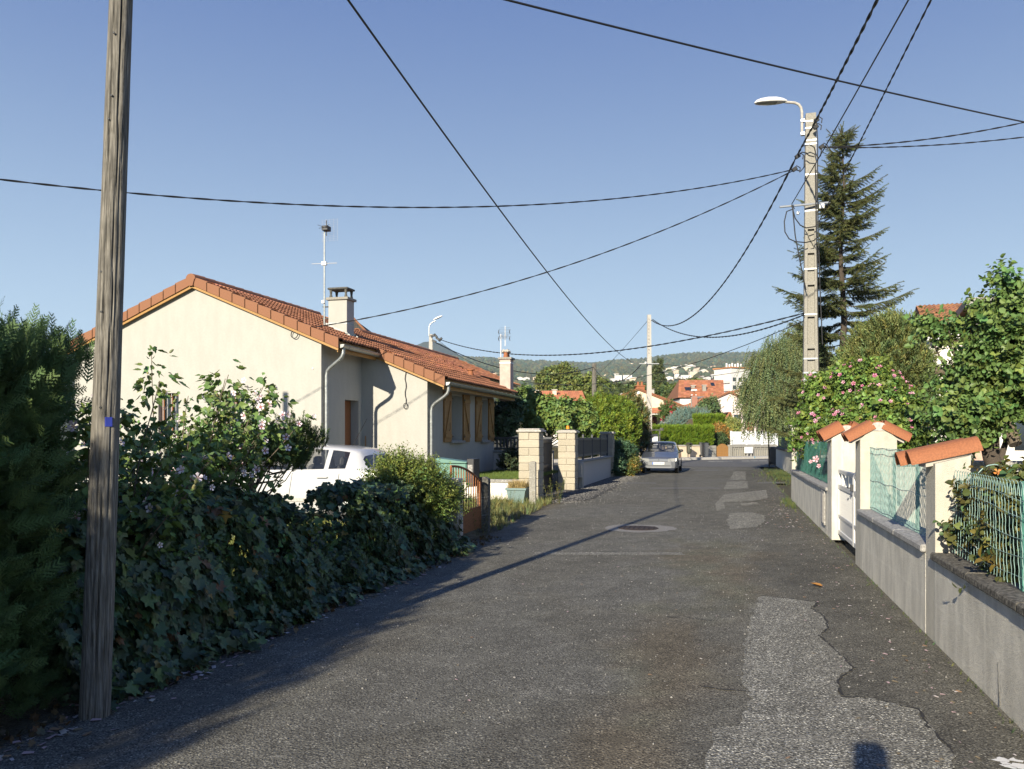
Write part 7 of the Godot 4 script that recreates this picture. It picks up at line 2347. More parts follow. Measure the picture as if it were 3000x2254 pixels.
# ---------- across the far street, and beyond ----------
func fbox(mb: MB, u0, u1, v0, v1, d0: float, d1: float, ch := 0.0):   # box on the far frontage from pixels u0..u1, v0 (top)..v1 (bottom), d0..d1 behind the kerb
	var a := PF(u0, v1, d0)
	var b := PF(u1, v1, d0)
	var z := Vector2(a.x - 0, 0)
	var c := (a + b) / 2
	var top: float = PF((u0 + u1) / 2.0, v0, d0).y
	var bot: float = PF((u0 + u1) / 2.0, v1, d0).y
	var w := Vector2(a.x - b.x, a.z - b.z).length()
	var n := far_normal()
	var bas := Basis(far_axis(), Vector3.UP, far_axis().cross(Vector3.UP))
	mb.obox(Vector3(c.x, (top + bot) / 2, c.z) + n * (d1 - d0) / 2, Vector3(w, top - bot, d1 - d0), bas, ch)
func build_frontage():
	var mb := MB.new()
	var bas := Basis(far_axis(), Vector3.UP, far_axis().cross(Vector3.UP))
	mb.obox(far_at(0, 1.0) + Vector3(0, 0.07, 0), Vector3(60, 0.17, 1.7), bas)
	var pv = struct(mb, "pavement", M.concrete_pale)
	for k in 40:
		mb = MB.new()
		mb.obox(far_at(-19.5 + k, 0.075) + Vector3(0, 0.075, 0), Vector3(0.985, 0.17, 0.15), bas, 0.015)
		part(mb, "kerb_stone", M.concrete_pale, pv)
	mb = MB.new()
	var kp := PF(2211, 1340.5, -0.004)
	var ring := []
	for k in 13: ring.append(kp + far_axis() * cos(k * TAU / 12) * 0.055 + Vector3(0, sin(k * TAU / 12) * 0.055, 0))
	mb.tube(ring, [0.012], 4)
	mb.tube([kp - far_axis() * 0.05, kp + far_axis() * 0.03 + Vector3(0, 0.02, 0)], [0.01], 4)
	mat("blue_mark", 0.05, 0.35, 0.55, 0.6)
	part(mb, "painted_mark", M.blue_mark, pv)
	var base_y := 0.155
	# cream wall and the two clipped hedges
	var g = thing("garden_wall", "low cream wall under the bright green clipped hedge across the far street", "wall", PF(2000, 1341, 1.75))
	mb = MB.new()
	fbox(mb, 1860, 2076, 1308, 1345, 1.8, 2.05)
	mat("cream_wall", 0.80, 0.66, 0.48, 0.92, {"tex": noise_tex(0.012, 0.88, 1.0, 5), "scale": 0.5})
	part(mb, "wall", M.cream_wall, g)
	mb = MB.new()
	fbox(mb, 1859, 2077, 1304.5, 1307.9, 1.74, 2.12, 0.01)
	part(mb, "coping", M.concrete_pale, g)
	var fr := [frond_mesh(21, 0.34), frond_mesh(22, 0.28)]
	for q in [[1880, 2084, 1257, 1306, 2.15, 3.4, "bright green clipped hedge on top of the low cream wall"], [2030, 2118, 1223, 1300, 6.0, 8.5, "second taller clipped hedge standing behind the bright green one"]]:
		var hg = thing("clipped_hedge", q[6], "hedge", PF((q[0] + q[1]) / 2.0, 1345, q[4] + 0.5))
		mb = MB.new()
		var pts := []
		fbox(mb, q[0] + 6, q[1] - 6, q[2] + 6, 1352, q[4] + 0.2, q[5] - 0.2)
		part(mb, "inner_twigs", M.twig, hg)
		for k in 5200 if q[4] < 3 else 3600:
			var u := rnd(q[0], q[1])
			var r := rng.randf()
			var p: Vector3
			var o: Vector3
			if r < 0.6:
				p = PF(u, rnd(q[2], q[3]), q[4] + rnd(-0.05, 0.18)); o = -far_normal() + Vector3(0, 0.2, 0)
			elif r < 0.85:
				p = PF(u, q[2], q[4] + rnd(0, q[5] - q[4])); o = Vector3.UP - far_normal() * 0.2
				p.y = PF(u, q[2] + rnd(-2, 2), q[4]).y - rnd(0, 0.1)
			else:
				p = PF(q[1] - rnd(0, 4), rnd(q[2], q[3]), q[4] + rnd(0, q[5] - q[4])); o = far_axis() + Vector3(0, 0.2, 0)
			pts.append([p, o])
		dress(hg, "foliage", fr, M.needle, pts, greens(Color(0.16, 0.25, 0.022), 0.3, 0.2), 0.7, 0.6, 0.4)
	# litter bin on a post
	g = thing("litter_bin", "olive-grey rounded litter bin on a post before the cream wall", "litter bin", Vector3(PF(2016, 1341, 1.0).x, 0.155, PF(2016, 1341, 1.0).z))
	var lb: Vector3 = g.position
	mb = MB.new()
	mb.tube([lb, lb + Vector3(0, 1.05, 0)], [0.03], 8)
	part(mb, "post", M.dark_metal, g)
	mb = MB.new()
	mb.lathe([Vector2(0, 0.22), Vector2(0.10, 0.24), Vector2(0.165, 0.33), Vector2(0.175, 0.42), Vector2(0.18, 0.82)], lb - far_normal() * 0.1, 20)
	part(mb, "tub", M.bin_green, g)
	mb = MB.new()
	for k in 13:
		var a := PI * k / 12.0
		var a2 := PI * (k + 1) / 12.0
		if k == 12: break
		var c := lb - far_normal() * 0.1 + Vector3(0, 0.86, 0)
		var f := func(an, r, dz): return c + far_axis() * cos(an) * r + Vector3(0, sin(an) * r, 0) + far_normal() * dz
		mb.quad(f.call(a, 0.18, -0.17), f.call(a2, 0.18, -0.17), f.call(a2, 0.18, 0.17), f.call(a, 0.18, 0.17))
		mb.quad(f.call(a, 0.11, -0.17), f.call(a2, 0.11, -0.17), f.call(a2, 0.18, -0.17), f.call(a, 0.18, -0.17))
		mb.quad(f.call(a, 0.0, 0.10), f.call(a2, 0.0, 0.1), f.call(a2, 0.18, 0.10), f.call(a, 0.18, 0.10))
	mb.obox(lb - far_normal() * 0.1 + Vector3(0, 0.845, 0), Vector3(0.36, 0.03, 0.34), bas)
	part(mb, "hood", M.bin_green, g)
	mb = MB.new()
	mb.obox(lb - far_normal() * 0.282 + Vector3(0, 0.66, 0), Vector3(0.09, 0.07, 0.006), bas)
	part(mb, "sticker", M.white_paint, g)
	# wheelie bins
	for q in [[2063, 1.1, "grey wheelie bin beside the concrete block pillar", "bin_grey", 0.155], [2262, -13.2, "dark wheelie bin beside the thin post at the end of the set-back wall", "black_plastic", 0.0]]:
		var p := PF(q[0], 1341, q[1]) if q[1] > 0 else V(2.56, 0, 48.95)
		p.y = q[4]
		g = thing("wheelie_bin", q[2], "bin", p)
		mb = MB.new()
		var W := 0.21
		var r0 := []
		for e in [[0.0, 0.78], [0.9, 1.0]]:
			for c in [[-1, -1], [1, -1], [1, 1], [-1, 1]]: r0.append(p + far_axis() * c[0] * W * e[1] + far_normal() * c[1] * 0.24 * e[1] + Vector3(0, 0.06 + e[0], 0))
		for k in 4: mb.quad(r0[(k + 1) % 4], r0[k], r0[4 + k], r0[4 + (k + 1) % 4])
		part(mb, "tub", M[q[3]], g)
		mb = MB.new()
		mb.obox(p + Vector3(0, 0.99, 0) , Vector3(0.48, 0.06, 0.54), bas.rotated(far_axis(), 0.06), 0.02)
		mb.tube([p + far_normal() * 0.29 - far_axis() * 0.2 + Vector3(0, 0.98, 0), p + far_normal() * 0.29 + far_axis() * 0.2 + Vector3(0, 0.98, 0)], [0.018], 6)
		part(mb, "lid", M[q[3]], g)
		for sd in [-1, 1]:
			mb = MB.new()
			mb.tube([p + far_normal() * 0.19 + far_axis() * 0.17 * sd + Vector3(0, 0.09, 0), p + far_normal() * 0.19 + far_axis() * 0.21 * sd + Vector3(0, 0.09, 0)], [0.09], 14)
			part(mb, "wheel", M.rubber, g)
	g = thing("sign_post", "thin dark post beside the dark wheelie bin under the weeping tree", "post", Pg(2254, 1368))
	mb = MB.new()
	mb.tube([Pg(2254, 1368), Pg(2254, 1368) + Vector3(-0.05, 2.1, 0)], [0.035], 8)
	part(mb, "shaft", M.twig, g)
	# block pillar, wooden gate, concrete fence
	g = thing("block_pillar", "grey concrete block gate pillar beside the wooden gate", "pier", PF(2087, 1341, 1.8))
	for r in 4:
		mb = MB.new()
		fbox(mb, 2076, 2099, 1306 + r * 8.9, 1306 + (r + 1) * 8.9 - 0.35, 1.8, 2.2, 0.012)
		part(mb, "block", M.concrete, g)
	g = thing("wooden_gate", "arched orange-brown wooden board gate between concrete posts", "gate", PF(2117, 1341, 1.85))
	for k in 9:
		mb = MB.new()
		var x := (k + 0.5) / 9.0
		var u0 := 2101 + 33.0 * k / 9.0
		fbox(mb, u0 + 0.15, u0 + 33.0 / 9.0 - 0.15, 1300.5 + 10 * pow(absf(x - 0.5) * 2, 2), 1338.5, 1.85, 1.89, 0.004)
		part(mb, "board", M.gate_wood, g)
	mb = MB.new()
	for v in [1314, 1334]: fbox(mb, 2101, 2134, v - 1.2, v + 1.2, 1.895, 1.94)
	part(mb, "ledge", M.gate_wood, g)
	g = thing("concrete_fence", "weathered precast concrete fence with slotted panels beside the wooden gate", "fence", PF(2190, 1341, 1.85))
	for u in [2137, 2142, 2207, 2272]:
		mb = MB.new()
		fbox(mb, u, u + 4.2, 1303.5, 1342, 1.78, 1.98, 0.01)
		part(mb, "post", M.concrete, g)
	for q in [[2146.5, 2206.5], [2211.5, 2271.5]]:
		mb = MB.new()
		fbox(mb, q[0], q[1], 1304, 1311, 1.82, 1.94, 0.01)
		part(mb, "top_rail", M.concrete, g)
		mb = MB.new()
		fbox(mb, q[0], q[1], 1311, 1341.5, 1.90, 1.95)
		part(mb, "back_panel", M.concrete, g)
		for k in 9:
			mb = MB.new()
			var u: float = lerpf(q[0], q[1], (k + 0.5) / 9.0)
			fbox(mb, u - 1.1, u + 1.1, 1316.6, 1341.5, 1.84, 1.899)
			part(mb, "slat", M.concrete, g)
		for k in 5:
			mb = MB.new()
			var u: float = lerpf(q[0], q[1], (k + 0.5) / 5.0)
			fbox(mb, u - 0.9, u + 0.9, 1311.2, 1315, 1.85, 1.899)
			part(mb, "short_slat", M.concrete, g)
		mb = MB.new()
		fbox(mb, q[0], q[1], 1315.1, 1316.5, 1.85, 1.899)
		part(mb, "mid_rail", M.concrete, g)
	g = thing("white_cabinet", "white cabinet standing against the precast concrete fence", "cabinet", PF(2196, 1338, 1.5))
	mb = MB.new()
	fbox(mb, 2187.5, 2206, 1310, 1328.5, 1.5, 1.72, 0.01)
	part(mb, "housing", M.pvc, g)
	mb = MB.new()
	for u in [2191, 2202]: fbox(mb, u, u + 1.6, 1328.6, 1341, 1.55, 1.68)
	part(mb, "legs", M.coping, g)
	g = thing("white_fence", "white plastic panel fence rising behind the precast concrete fence", "fence", PF(2200, 1341, 2.9))
	for k in 4:
		mb = MB.new()
		fbox(mb, 2142.5 + k * 45, 2145.5 + k * 45, 1263, 1345, 2.9, 3.02, 0.006)
		part(mb, "post", M.pvc, g)
		for r in 6:
			if k == 3: break
			mb = MB.new()
			fbox(mb, 2145.6 + k * 45, 2187.4 + k * 45, 1265 + r * 6.4, 1265 + (r + 1) * 6.4 - 0.3, 2.93, 2.98, 0.006)
			part(mb, "board", M.pvc, g)
	g = thing("notice_board", "grey steel notice board frame with a white panel beside the white concrete pole", "notice board", PF(1930, 1345, 0.9))
	mb = MB.new()
	fbox(mb, 1910, 1937, 1258.5, 1262.5, 0.9, 1.0, 0.006)
	fbox(mb, 1932.5, 1935, 1262.6, 1350, 0.9, 0.98, 0.006)
	fbox(mb, 1937, 1944, 1254, 1262.5, 0.88, 1.02, 0.01)
	fbox(mb, 1905.5, 1908, 1262.6, 1350, 0.9, 0.98, 0.006)
	part(mb, "frame", M.gate_taupe, g)
	mb = MB.new()
	fbox(mb, 1909, 1928, 1279.5, 1305, 0.92, 0.96, 0.006)
	part(mb, "panel", M.pvc, g)
	mb = MB.new()
	fbox(mb, 1909, 1928, 1272, 1279.4, 0.92, 0.96, 0.006)
	part(mb, "header", M.grey_paint, g)
	# raised garden ground behind
	mb = MB.new()
	mb.obox(far_at(0, 40) + Vector3(0, 0.4, 0), Vector3(160, 1.0, 75), bas)
	struct(mb, "far_gardens", M.earth)
# a house in the camera's axes at depth zc: gable towards the viewer
func px(u, uc, zc) -> float: return (u - uc) / F * zc
func py(v, zc) -> float: return EYE + (1280.0 - v) / F * zc
func gable_house(called, label, zc: float, ul: float, ur: float, vl: float, vr: float, uk: float, vk: float, depth: float, wallm, tilem, over := 0.25):
	var uc := (ul + ur) / 2
	var g = thing(called, label, "house", cam_to(px(uc, 1500.0, zc), -EYE, zc), TH)
	var A := Vector2(px(ul, uc, zc), py(vl, zc))
	var B := Vector2(px(ur, uc, zc), py(vr, zc))
	var K := Vector2(px(uk, uc, zc), py(vk, zc))
	var ex := Vector3(1, 0, 0)
	var ey := Vector3(0, 1, 0)
	var mb := MB.new()
	mb.prism([Vector2(A.x + over, -0.5), Vector2(B.x - over, -0.5), Vector2(B.x - over, B.y + over * 0.4 - 0.08), K - Vector2(0, 0.1), Vector2(A.x + over, A.y + over * 0.4 - 0.08)], Vector3(0, 0, 0), ex, ey, Vector3(0, 0, -depth))
	part(mb, "wall", wallm, g, true)
	mb = MB.new()
	for q in [[A, K], [K, B]]:
		mb.prism([q[0] - Vector2(0, 0.09), q[1] - Vector2(0, 0.09), q[1], q[0]], Vector3(0, 0, 0.22), ex, ey, Vector3(0, 0, -depth - 0.4))
	var rf = part(mb, "roof", M.verge, g, true)
	for q in [[A, K], [B, K]]:
		tiles(rf, Vector3(q[0].x, q[0].y, 0.2), Vector3(0, 0, -depth - 0.3), Vector3(q[1].x - q[0].x, q[1].y - q[0].y, 0), 0, tilem, 0.3, 0.36, true)
	# verge row towards the viewer
	for q in [[A, K], [B, K]]:
		var n := int((q[1] - q[0]).length() / 0.4)
		for k in n:
			var a: Vector2 = q[0].lerp(q[1], float(k) / n)
			var b: Vector2 = q[0].lerp(q[1], (k + 1.0) / n)
			mb = MB.new()
			half_tube(mb, Vector3(a.x, a.y + 0.03, 0.17), Vector3(b.x, b.y + 0.015, 0.17), 0.10, Vector3.UP, 6, 0.02)
			part(mb, "verge_tile", M.tile0 if tilem == M.tile_v else M.terracotta, rf, true)
	return g
func chimney(g, x: float, z: float, y0: float, y1: float, w: float, m, cap, pots := 0):
	var mb := MB.new()
	mb.box(Vector3(x - w / 2, y0, z - w / 2), Vector3(x + w / 2, y1, z + w / 2), 0.01)
	var c = part(mb, "chimney", m, g, true)
	mb = MB.new()
	mb.box(Vector3(x - w / 2 - 0.07, y1 + 0.002, z - w / 2 - 0.07), Vector3(x + w / 2 + 0.07, y1 + 0.09, z + w / 2 + 0.07), 0.01)
	part(mb, "cap", cap, c, true)
	for k in pots:
		mb = MB.new()
		mb.lathe([Vector2(0.14, 0.09), Vector2(0.10, 0.42), Vector2(0.12, 0.45), Vector2(0.08, 0.45)], Vector3(x + (k - (pots - 1) / 2.0) * 0.35, y1, z), 10)
		part(mb, "chimney_pot", M.terracotta, c, true)
	return c
func build_far_houses():
	var zc := 74.0
	var g = gable_house("cream_house", "cream house with an orange tiled gable and tiled porch behind the far hedge", zc, 1819, 2045, 1163, 1208, 1869, 1140, 9.0, M.cream_house, M.tile_pale_v)
	var uc := (1819 + 2045) / 2.0
	var ex := Vector3(1, 0, 0)
	var ey := Vector3(0, 1, 0)
	chimney(g, px(1888, uc, zc), -2.5, py(1160, zc), py(1128, zc), 0.75, M.terracotta, M.terracotta, 2)
	chimney(g, px(1926, uc, zc), -3.0, py(1170, zc), py(1136, zc), 0.42, M.stucco, M.concrete_dark, 0)
	chimney(g, px(1828, uc, zc), -3.0, py(1170, zc), py(1150, zc), 0.35, M.white_house, M.concrete_pale, 0)
	var mb := MB.new()
	mb.lathe([Vector2(0.16, 0), Vector2(0.14, 0.1), Vector2(0, 0.16)], Vector3(px(1870, uc, zc), py(1152, zc), 0.02), 12, Basis(ex, PI / 2))
	part(mb, "alarm_box", M.white_paint, g, true)
	mb = MB.new()   # porch roof
	mb.prism([Vector2(0, py(1196, zc)), Vector2(2.4, py(1214, zc)), Vector2(2.4, py(1214, zc) - 0.1), Vector2(0, py(1196, zc) - 0.1)], Vector3(px(1835, uc, zc), 0, 0.02), Vector3(0, 0, 1), ey, Vector3(px(2002, 1835, zc), 0, 0))
	var po = part(mb, "porch_roof", M.white_paint, g, true)
	tiles(po, Vector3(px(1835, uc, zc), py(1214, zc) + 0.01, 2.45), Vector3(px(2002, 1835, zc), 0, 0), Vector3(0, py(1196, zc) - py(1214, zc), -2.4), 0, M.tile_v, 0.3, 0.34, true)
	for u in [1932, 1925, 1990]:
		mb = MB.new()
		mb.box(Vector3(px(u, uc, zc) - 0.07, 0, 2.2), Vector3(px(u, uc, zc) + 0.07, py(1215, zc), 2.34), 0.01)
		part(mb, "porch_post", M.coping, po, true)
	mb = MB.new()
	mb.box(Vector3(px(1905, uc, zc), 0.2, 0.01), Vector3(px(1924, uc, zc), py(1217, zc), 0.05))
	mat("red_wood", 0.20, 0.05, 0.035, 0.7)
	part(mb, "red_door", M.red_wood, g, true)
	mb = MB.new()
	mb.box(Vector3(px(1938, uc, zc), 0.9, 0.01), Vector3(px(1985, uc, zc), py(1219, zc), 0.04))
	part(mb, "window", M.pane, g, true)
	# pink house
	zc = 80.0
	g = gable_house("pink_house", "pale pink house with a shallow red-brown tiled gable", zc, 2026, 2245, 1198, 1198, 2136, 1149, 10.0, M.pink_house, M.tile_v)
	uc = (2026 + 2245) / 2.0
	for q in [[2047, 1159, 0.62, -2.0], [2069, 1169, 0.5, -5.5]]:
		var c = chimney(g, px(q[0], uc, zc), q[3], py(1198, zc), py(q[1], zc), q[2] * 0.9, M.mortar, M.brick, 1)
		var rowy := py(1192, zc)
		while rowy < py(q[1], zc) - 0.08:
			for k in 4:
				mb = MB.new()
				var w: float = q[2] * 0.9
				var x0: float = px(q[0], uc, zc) - w / 2 + k * w / 4.0
				mb.box(Vector3(x0 + 0.01, rowy + 0.008, q[3] + w / 2 - 0.03), Vector3(x0 + w / 4.0 - 0.01, rowy + 0.085, q[3] + w / 2 + 0.018))
				part(mb, "brick", M.brick, c, true)
			rowy += 0.095
		mb = MB.new()
		for a in 5: mb.tube([Vector3(px(q[0], uc, zc), py(q[1], zc) + 0.6, q[3]), Vector3(px(q[0], uc, zc) + cos(a * 1.3) * 0.28, py(q[1], zc) + 0.62, q[3] + sin(a * 1.3) * 0.28)], [0.12, 0.1], 8)
		part(mb, "cowl", M.white_paint, c, true)
	for q in [[2150, 2170, 1215, 1245], [2188, 2205, 1225, 1262]]:
		mb = MB.new()
		mb.box(Vector3(px(q[0], uc, zc), py(q[3], zc), 0.0), Vector3(px(q[1], uc, zc), py(q[2], zc), 0.05))
		part(mb, "shutter", M.verge if q[0] > 2180 else M.pane, g, true)
	# tall roof side-on with slate cheek
	zc = 96.0
	uc = 2065.0
	g = thing("tall_roofed_house", "house with a broad steep red tiled roof, skylights and grey cheek wall", "house", cam_to(px(uc, 1500.0, zc), -EYE, zc), TH)
	var x0 := px(1985, uc, zc)
	var x1 := px(2120, uc, zc)
	var ye := py(1166, zc)
	var yr := py(1127, zc)
	mb = MB.new()
	mb.prism([Vector2(0, -0.5), Vector2(0, ye - 0.1), Vector2(-7.2, ye - 0.1), Vector2(-7.2, -0.5)], Vector3(x0 + 0.3, 0, 0), Vector3(0, 0, 1), ey, Vector3(x1 - x0 - 0.3, 0, 0))
	part(mb, "wall", M.white_house, g, true)
	mb = MB.new()
	var up := Vector3(px(2006, 1985, zc), yr + 0.75 - ye, -3.6)
	mb.quad(Vector3(x0, ye, 0.25), Vector3(x1, ye, 0.25), Vector3(x1 + 0.9, yr + 0.75, -3.6), Vector3(x0 + 0.9, yr + 0.75, -3.6))
	mb.quad(Vector3(x0 + 0.9, yr + 0.75, -3.6), Vector3(x1 + 0.9, yr + 0.75, -3.6), Vector3(x1, ye, -7.4), Vector3(x0, ye, -7.4))
	mb.tri(Vector3(x0, ye, 0.25), Vector3(x0 + 0.9, yr + 0.75, -3.6), Vector3(x0, ye, -7.4))
	var rf = part(mb, "roof", M.verge, g, true)
	tiles(rf, Vector3(x0, ye + 0.02, 0.28), Vector3(x1 - x0, 0, 0), Vector3(0.9, yr + 0.75 - ye, -3.88), 0, M.tile_v, 0.32, 0.36, true)
	for q in [[2024, 1146, 0.75], [2103, 1134, 0.45]]:
		mb = MB.new()
		var f: float = (py(q[1], zc) - ye) / (yr - ye) * 0.85
		mb.obox(Vector3(px(q[0], uc, zc), lerpf(ye, yr + 0.75, f) + 0.12, lerpf(0.25, -3.6, f)), Vector3(q[2], 0.06, 0.75), Basis(ex, 0.62), 0.01)
		part(mb, "skylight", M.pane, rf, true)
	for q in [[2040, 1131, 0.42, -1.8], [2070, 1131, 0.42, -1.2], [2122, 1126, 0.4, -3.0]]:
		chimney(g, px(q[0], uc, zc), q[3], ye, py(q[1], zc) + 0.1, q[2], M.concrete, M.concrete_pale, 0)
	mb = MB.new()
	mb.box(Vector3(px(2031, uc, zc), 0, 0.3), Vector3(px(2110, uc, zc), py(1163, zc) - 0.05, 1.2))
	part(mb, "grey_cheek", M.slate, g, true)
	for k in 5:
		mb = MB.new()
		mb.box(Vector3(px(2031, uc, zc), py(1188 - k * 5, zc), 1.202), Vector3(px(2110, uc, zc), py(1183.4 - k * 5, zc), 1.23))
		part(mb, "cladding_board", M.slate, g, true)
	# right-hand roof and the apartment tower
	g = gable_house("roof_house", "low red-roofed house below the apartment tower", 120.0, 2140, 2250, 1152, 1152, 2200, 1135, 10.0, M.cream_house, M.tile_v)
	zc = 300.0
	g = thing("apartment_tower", "white and pink apartment tower with roof stacks on the valley floor", "apartment block", cam_to(px(2170, 1500.0, zc), -EYE, zc), TH + 0.5)
	mb = MB.new()
	mb.box(Vector3(-4.5, 0, -9), Vector3(4.5, py(1080, zc), 0))
	part(mb, "wall", M.white_house, g, true)
	mb = MB.new()
	mb.box(Vector3(-4.9, py(1080, zc) + 0.01, -9.4), Vector3(4.9, py(1076, zc), 0.4))
	part(mb, "roof", M.tile_pale_v, g, true)
	for k in 8:
		for r in 3:
			mb = MB.new()
			mb.box(Vector3(-3.8 + r * 2.8, 1.5 + k * 2.9, 0.0), Vector3(-2.2 + r * 2.8, 2.9 + k * 2.9, 0.06))
			part(mb, "window", M.pane, g, true)
		mb = MB.new()
		mb.box(Vector3(-5.2, 0.9 + k * 2.9, -8.5), Vector3(-4.51, 1.9 + k * 2.9, -0.5))
		part(mb, "balcony", M.pink_house, g, true)
	for k in 6:
		mb = MB.new()
		mb.tube([Vector3(-3.5 + k * 1.4, py(1076, zc), -2 - (k % 2) * 3), Vector3(-3.5 + k * 1.4, py(1072 - (k * 5) % 9, zc) + 0.6, -2 - (k % 2) * 3)], [0.35], 8)
		part(mb, "stack", M.white_paint, g, true)
	# orange roofs behind the left-hand bushes
	zc = 64.0
	uc = 1640.0
	g = thing("low_house", "house with a low bright orange tiled roof and small chimneys behind the leafy bushes", "house", cam_to(px(uc, 1500.0, zc), -EYE, zc), TH)
	mb = MB.new()
	mb.box(Vector3(px(1572, uc, zc), -0.3, -7), Vector3(px(1712, uc, zc), py(1176, zc), 0))
	part(mb, "wall", M.white_house, g, true)
	mb = MB.new()
	var ya := py(1178, zc)
	var yb := py(1152, zc) + 0.35
	mb.prism([Vector2(0.4, ya), Vector2(-3.5, yb), Vector2(-7.4, ya), Vector2(-7.4, ya - 0.1), Vector2(-3.5, yb - 0.1), Vector2(0.4, ya - 0.1)], Vector3(px(1566, uc, zc), 0, 0), Vector3(0, 0, 1), ey, Vector3(px(1716, 1566, zc), 0, 0))
	rf = part(mb, "roof", M.verge, g, true)
	tiles(rf, Vector3(px(1566, uc, zc), ya + 0.01, 0.45), Vector3(px(1716, 1566, zc), 0, 0), Vector3(0, yb - ya, -3.95), 0, M.tile_v, 0.3, 0.36, true)
	for q in [[1628, 1141], [1573, 1143]]: chimney(g, px(q[0], uc, zc), -1.8, ya, py(q[1], zc), 0.32, M.cream_house, M.concrete_pale, 0)
	# stone gable behind the big chimney
	g = thing("stone_house", "dark stone gable of an old house showing behind the big chimney", "house", cam_to(px(1050, 1500.0, 34.0), -EYE, 34.0), TH)
	mb = MB.new()
	zc = 34.0
	mat("stone_wall", 0.13, 0.13, 0.12, 0.95, {"tex": noise_tex(0.04, 0.5, 1.0, 6), "bump": noise_tex(0.12, 0, 1, 4, 0, 9.0), "scale": 0.8})
	mb.prism([Vector2(-5, 0), Vector2(px(1092, 1050, zc), 0), Vector2(px(1090, 1050, zc), py(990, zc)), Vector2(px(1036, 1050, zc), py(934, zc)), Vector2(px(990, 1050, zc), py(990, zc)), Vector2(-5, py(1010, zc))], Vector3(0, 0, 0), ex, ey, Vector3(0, 0, -8))
	part(mb, "wall", M.stone_wall, g, true)
	mb = MB.new()
	mb.tube([Vector3(px(1092, 1050, zc), py(992, zc), 0.05), Vector3(px(1036, 1050, zc), py(933, zc), 0.05)], [0.05], 6)
	part(mb, "verge", M.verge, g, true)
	# shed
	zc = 67.0
	g = gable_house("garden_shed", "small brown boarded shed with felt roof beside the pink house", zc, 2128, 2142, 1228, 1228, 2137, 1209, 2.2, M.shed_wood, M.tile_v, 0.06)
	g.set_meta("category", "shed")
	mb = MB.new()
	mb.quad(Vector3(-1.5, py(1232, zc), 0.1), Vector3(0.1, py(1207, zc) , 0.1), Vector3(0.1, py(1207, zc), -2.4), Vector3(-1.5, py(1232, zc), -2.4))
	part(mb, "felt_roof", M.shed_wood, g, true)
	# right-hand neighbour
	var fc := cam_to(13.5, -EYE, 26.5)
	g = thing("white_house", "two-storey white house with brown tiled roof behind the apricot tree", "house", fc, TH - 0.398)
	var W := 14.0
	var he := 5.0
	mb = MB.new()
	mb.prism([Vector2(0, -0.1), Vector2(0, he), Vector2(-4, he + 1.28), Vector2(-8, he), Vector2(-8, -0.1)], Vector3(0, 0, 0), Vector3(0, 0, 1), ey, Vector3(W, 0, 0))
	part(mb, "wall", M.white_house, g, true)
	mb = MB.new()
	mb.prism([Vector2(0.35, he - 0.12), Vector2(-4, he + 1.29), Vector2(-8.35, he - 0.12), Vector2(-8.35, he), Vector2(-4, he + 1.41), Vector2(0.35, he)], Vector3(-0.15, 0, 0), Vector3(0, 0, 1), ey, Vector3(W + 0.3, 0, 0))
	rf = part(mb, "roof", M.verge, g, true)
	tiles(rf, Vector3(-0.15, he + 0.01, 0.38), Vector3(W + 0.3, 0, 0), Vector3(0, 1.41, -4.38), 0, M.tile_brown_v, 0.3, 0.36, true)
	mb = MB.new()
	mb.box(Vector3(-0.1, he - 0.32, 0.3), Vector3(W, he - 0.121, 0.42))
	part(mb, "gutter_board", M.white_paint, g, true)
	mb = MB.new()
	mb.box(Vector3(1.15, 0, 0), Vector3(7.0, 5.55, 1.2))
	var bay = part(mb, "bay_wall", M.white_house, g, true)
	mb = MB.new()
	mb.box(Vector3(0.9, 5.56, -1.5), Vector3(7.3, 5.8, 1.5))
	part(mb, "bay_roof", M.coping, bay, true)
	mb = MB.new()
	mb.box(Vector3(0.5, 3.35, 0.01), Vector3(1.149, 3.75, 1.6))
	mb.box(Vector3(1.151, 3.35, 1.205), Vector3(7.5, 3.75, 1.6))
	part(mb, "timber_soffit", M.shutter_wood, bay, true)
	mb = MB.new()
	mb.box(Vector3(1.1, 0.2, 1.21), Vector3(1.35, 3.3, 1.5))
	part(mb, "salmon_pillar", M.salmon, bay, true)
	for q in [[2.0, 4.2, 1.2], [4.5, 4.2, 1.2], [2.2, 1.2, 1.2]]:
		mb = MB.new()
		mb.box(Vector3(q[0], q[1], 1.201), Vector3(q[0] + q[2], q[1] + 1.05, 1.24))
		part(mb, "window", M.pane, g, true)
	mb = MB.new()
	mb.obox(Vector3(4.3, he + 1.12, -2.7), Vector3(1.2, 0.12, 0.9), Basis(ex, 0.31), 0.01)
	part(mb, "skylight", M.pane, rf, true)
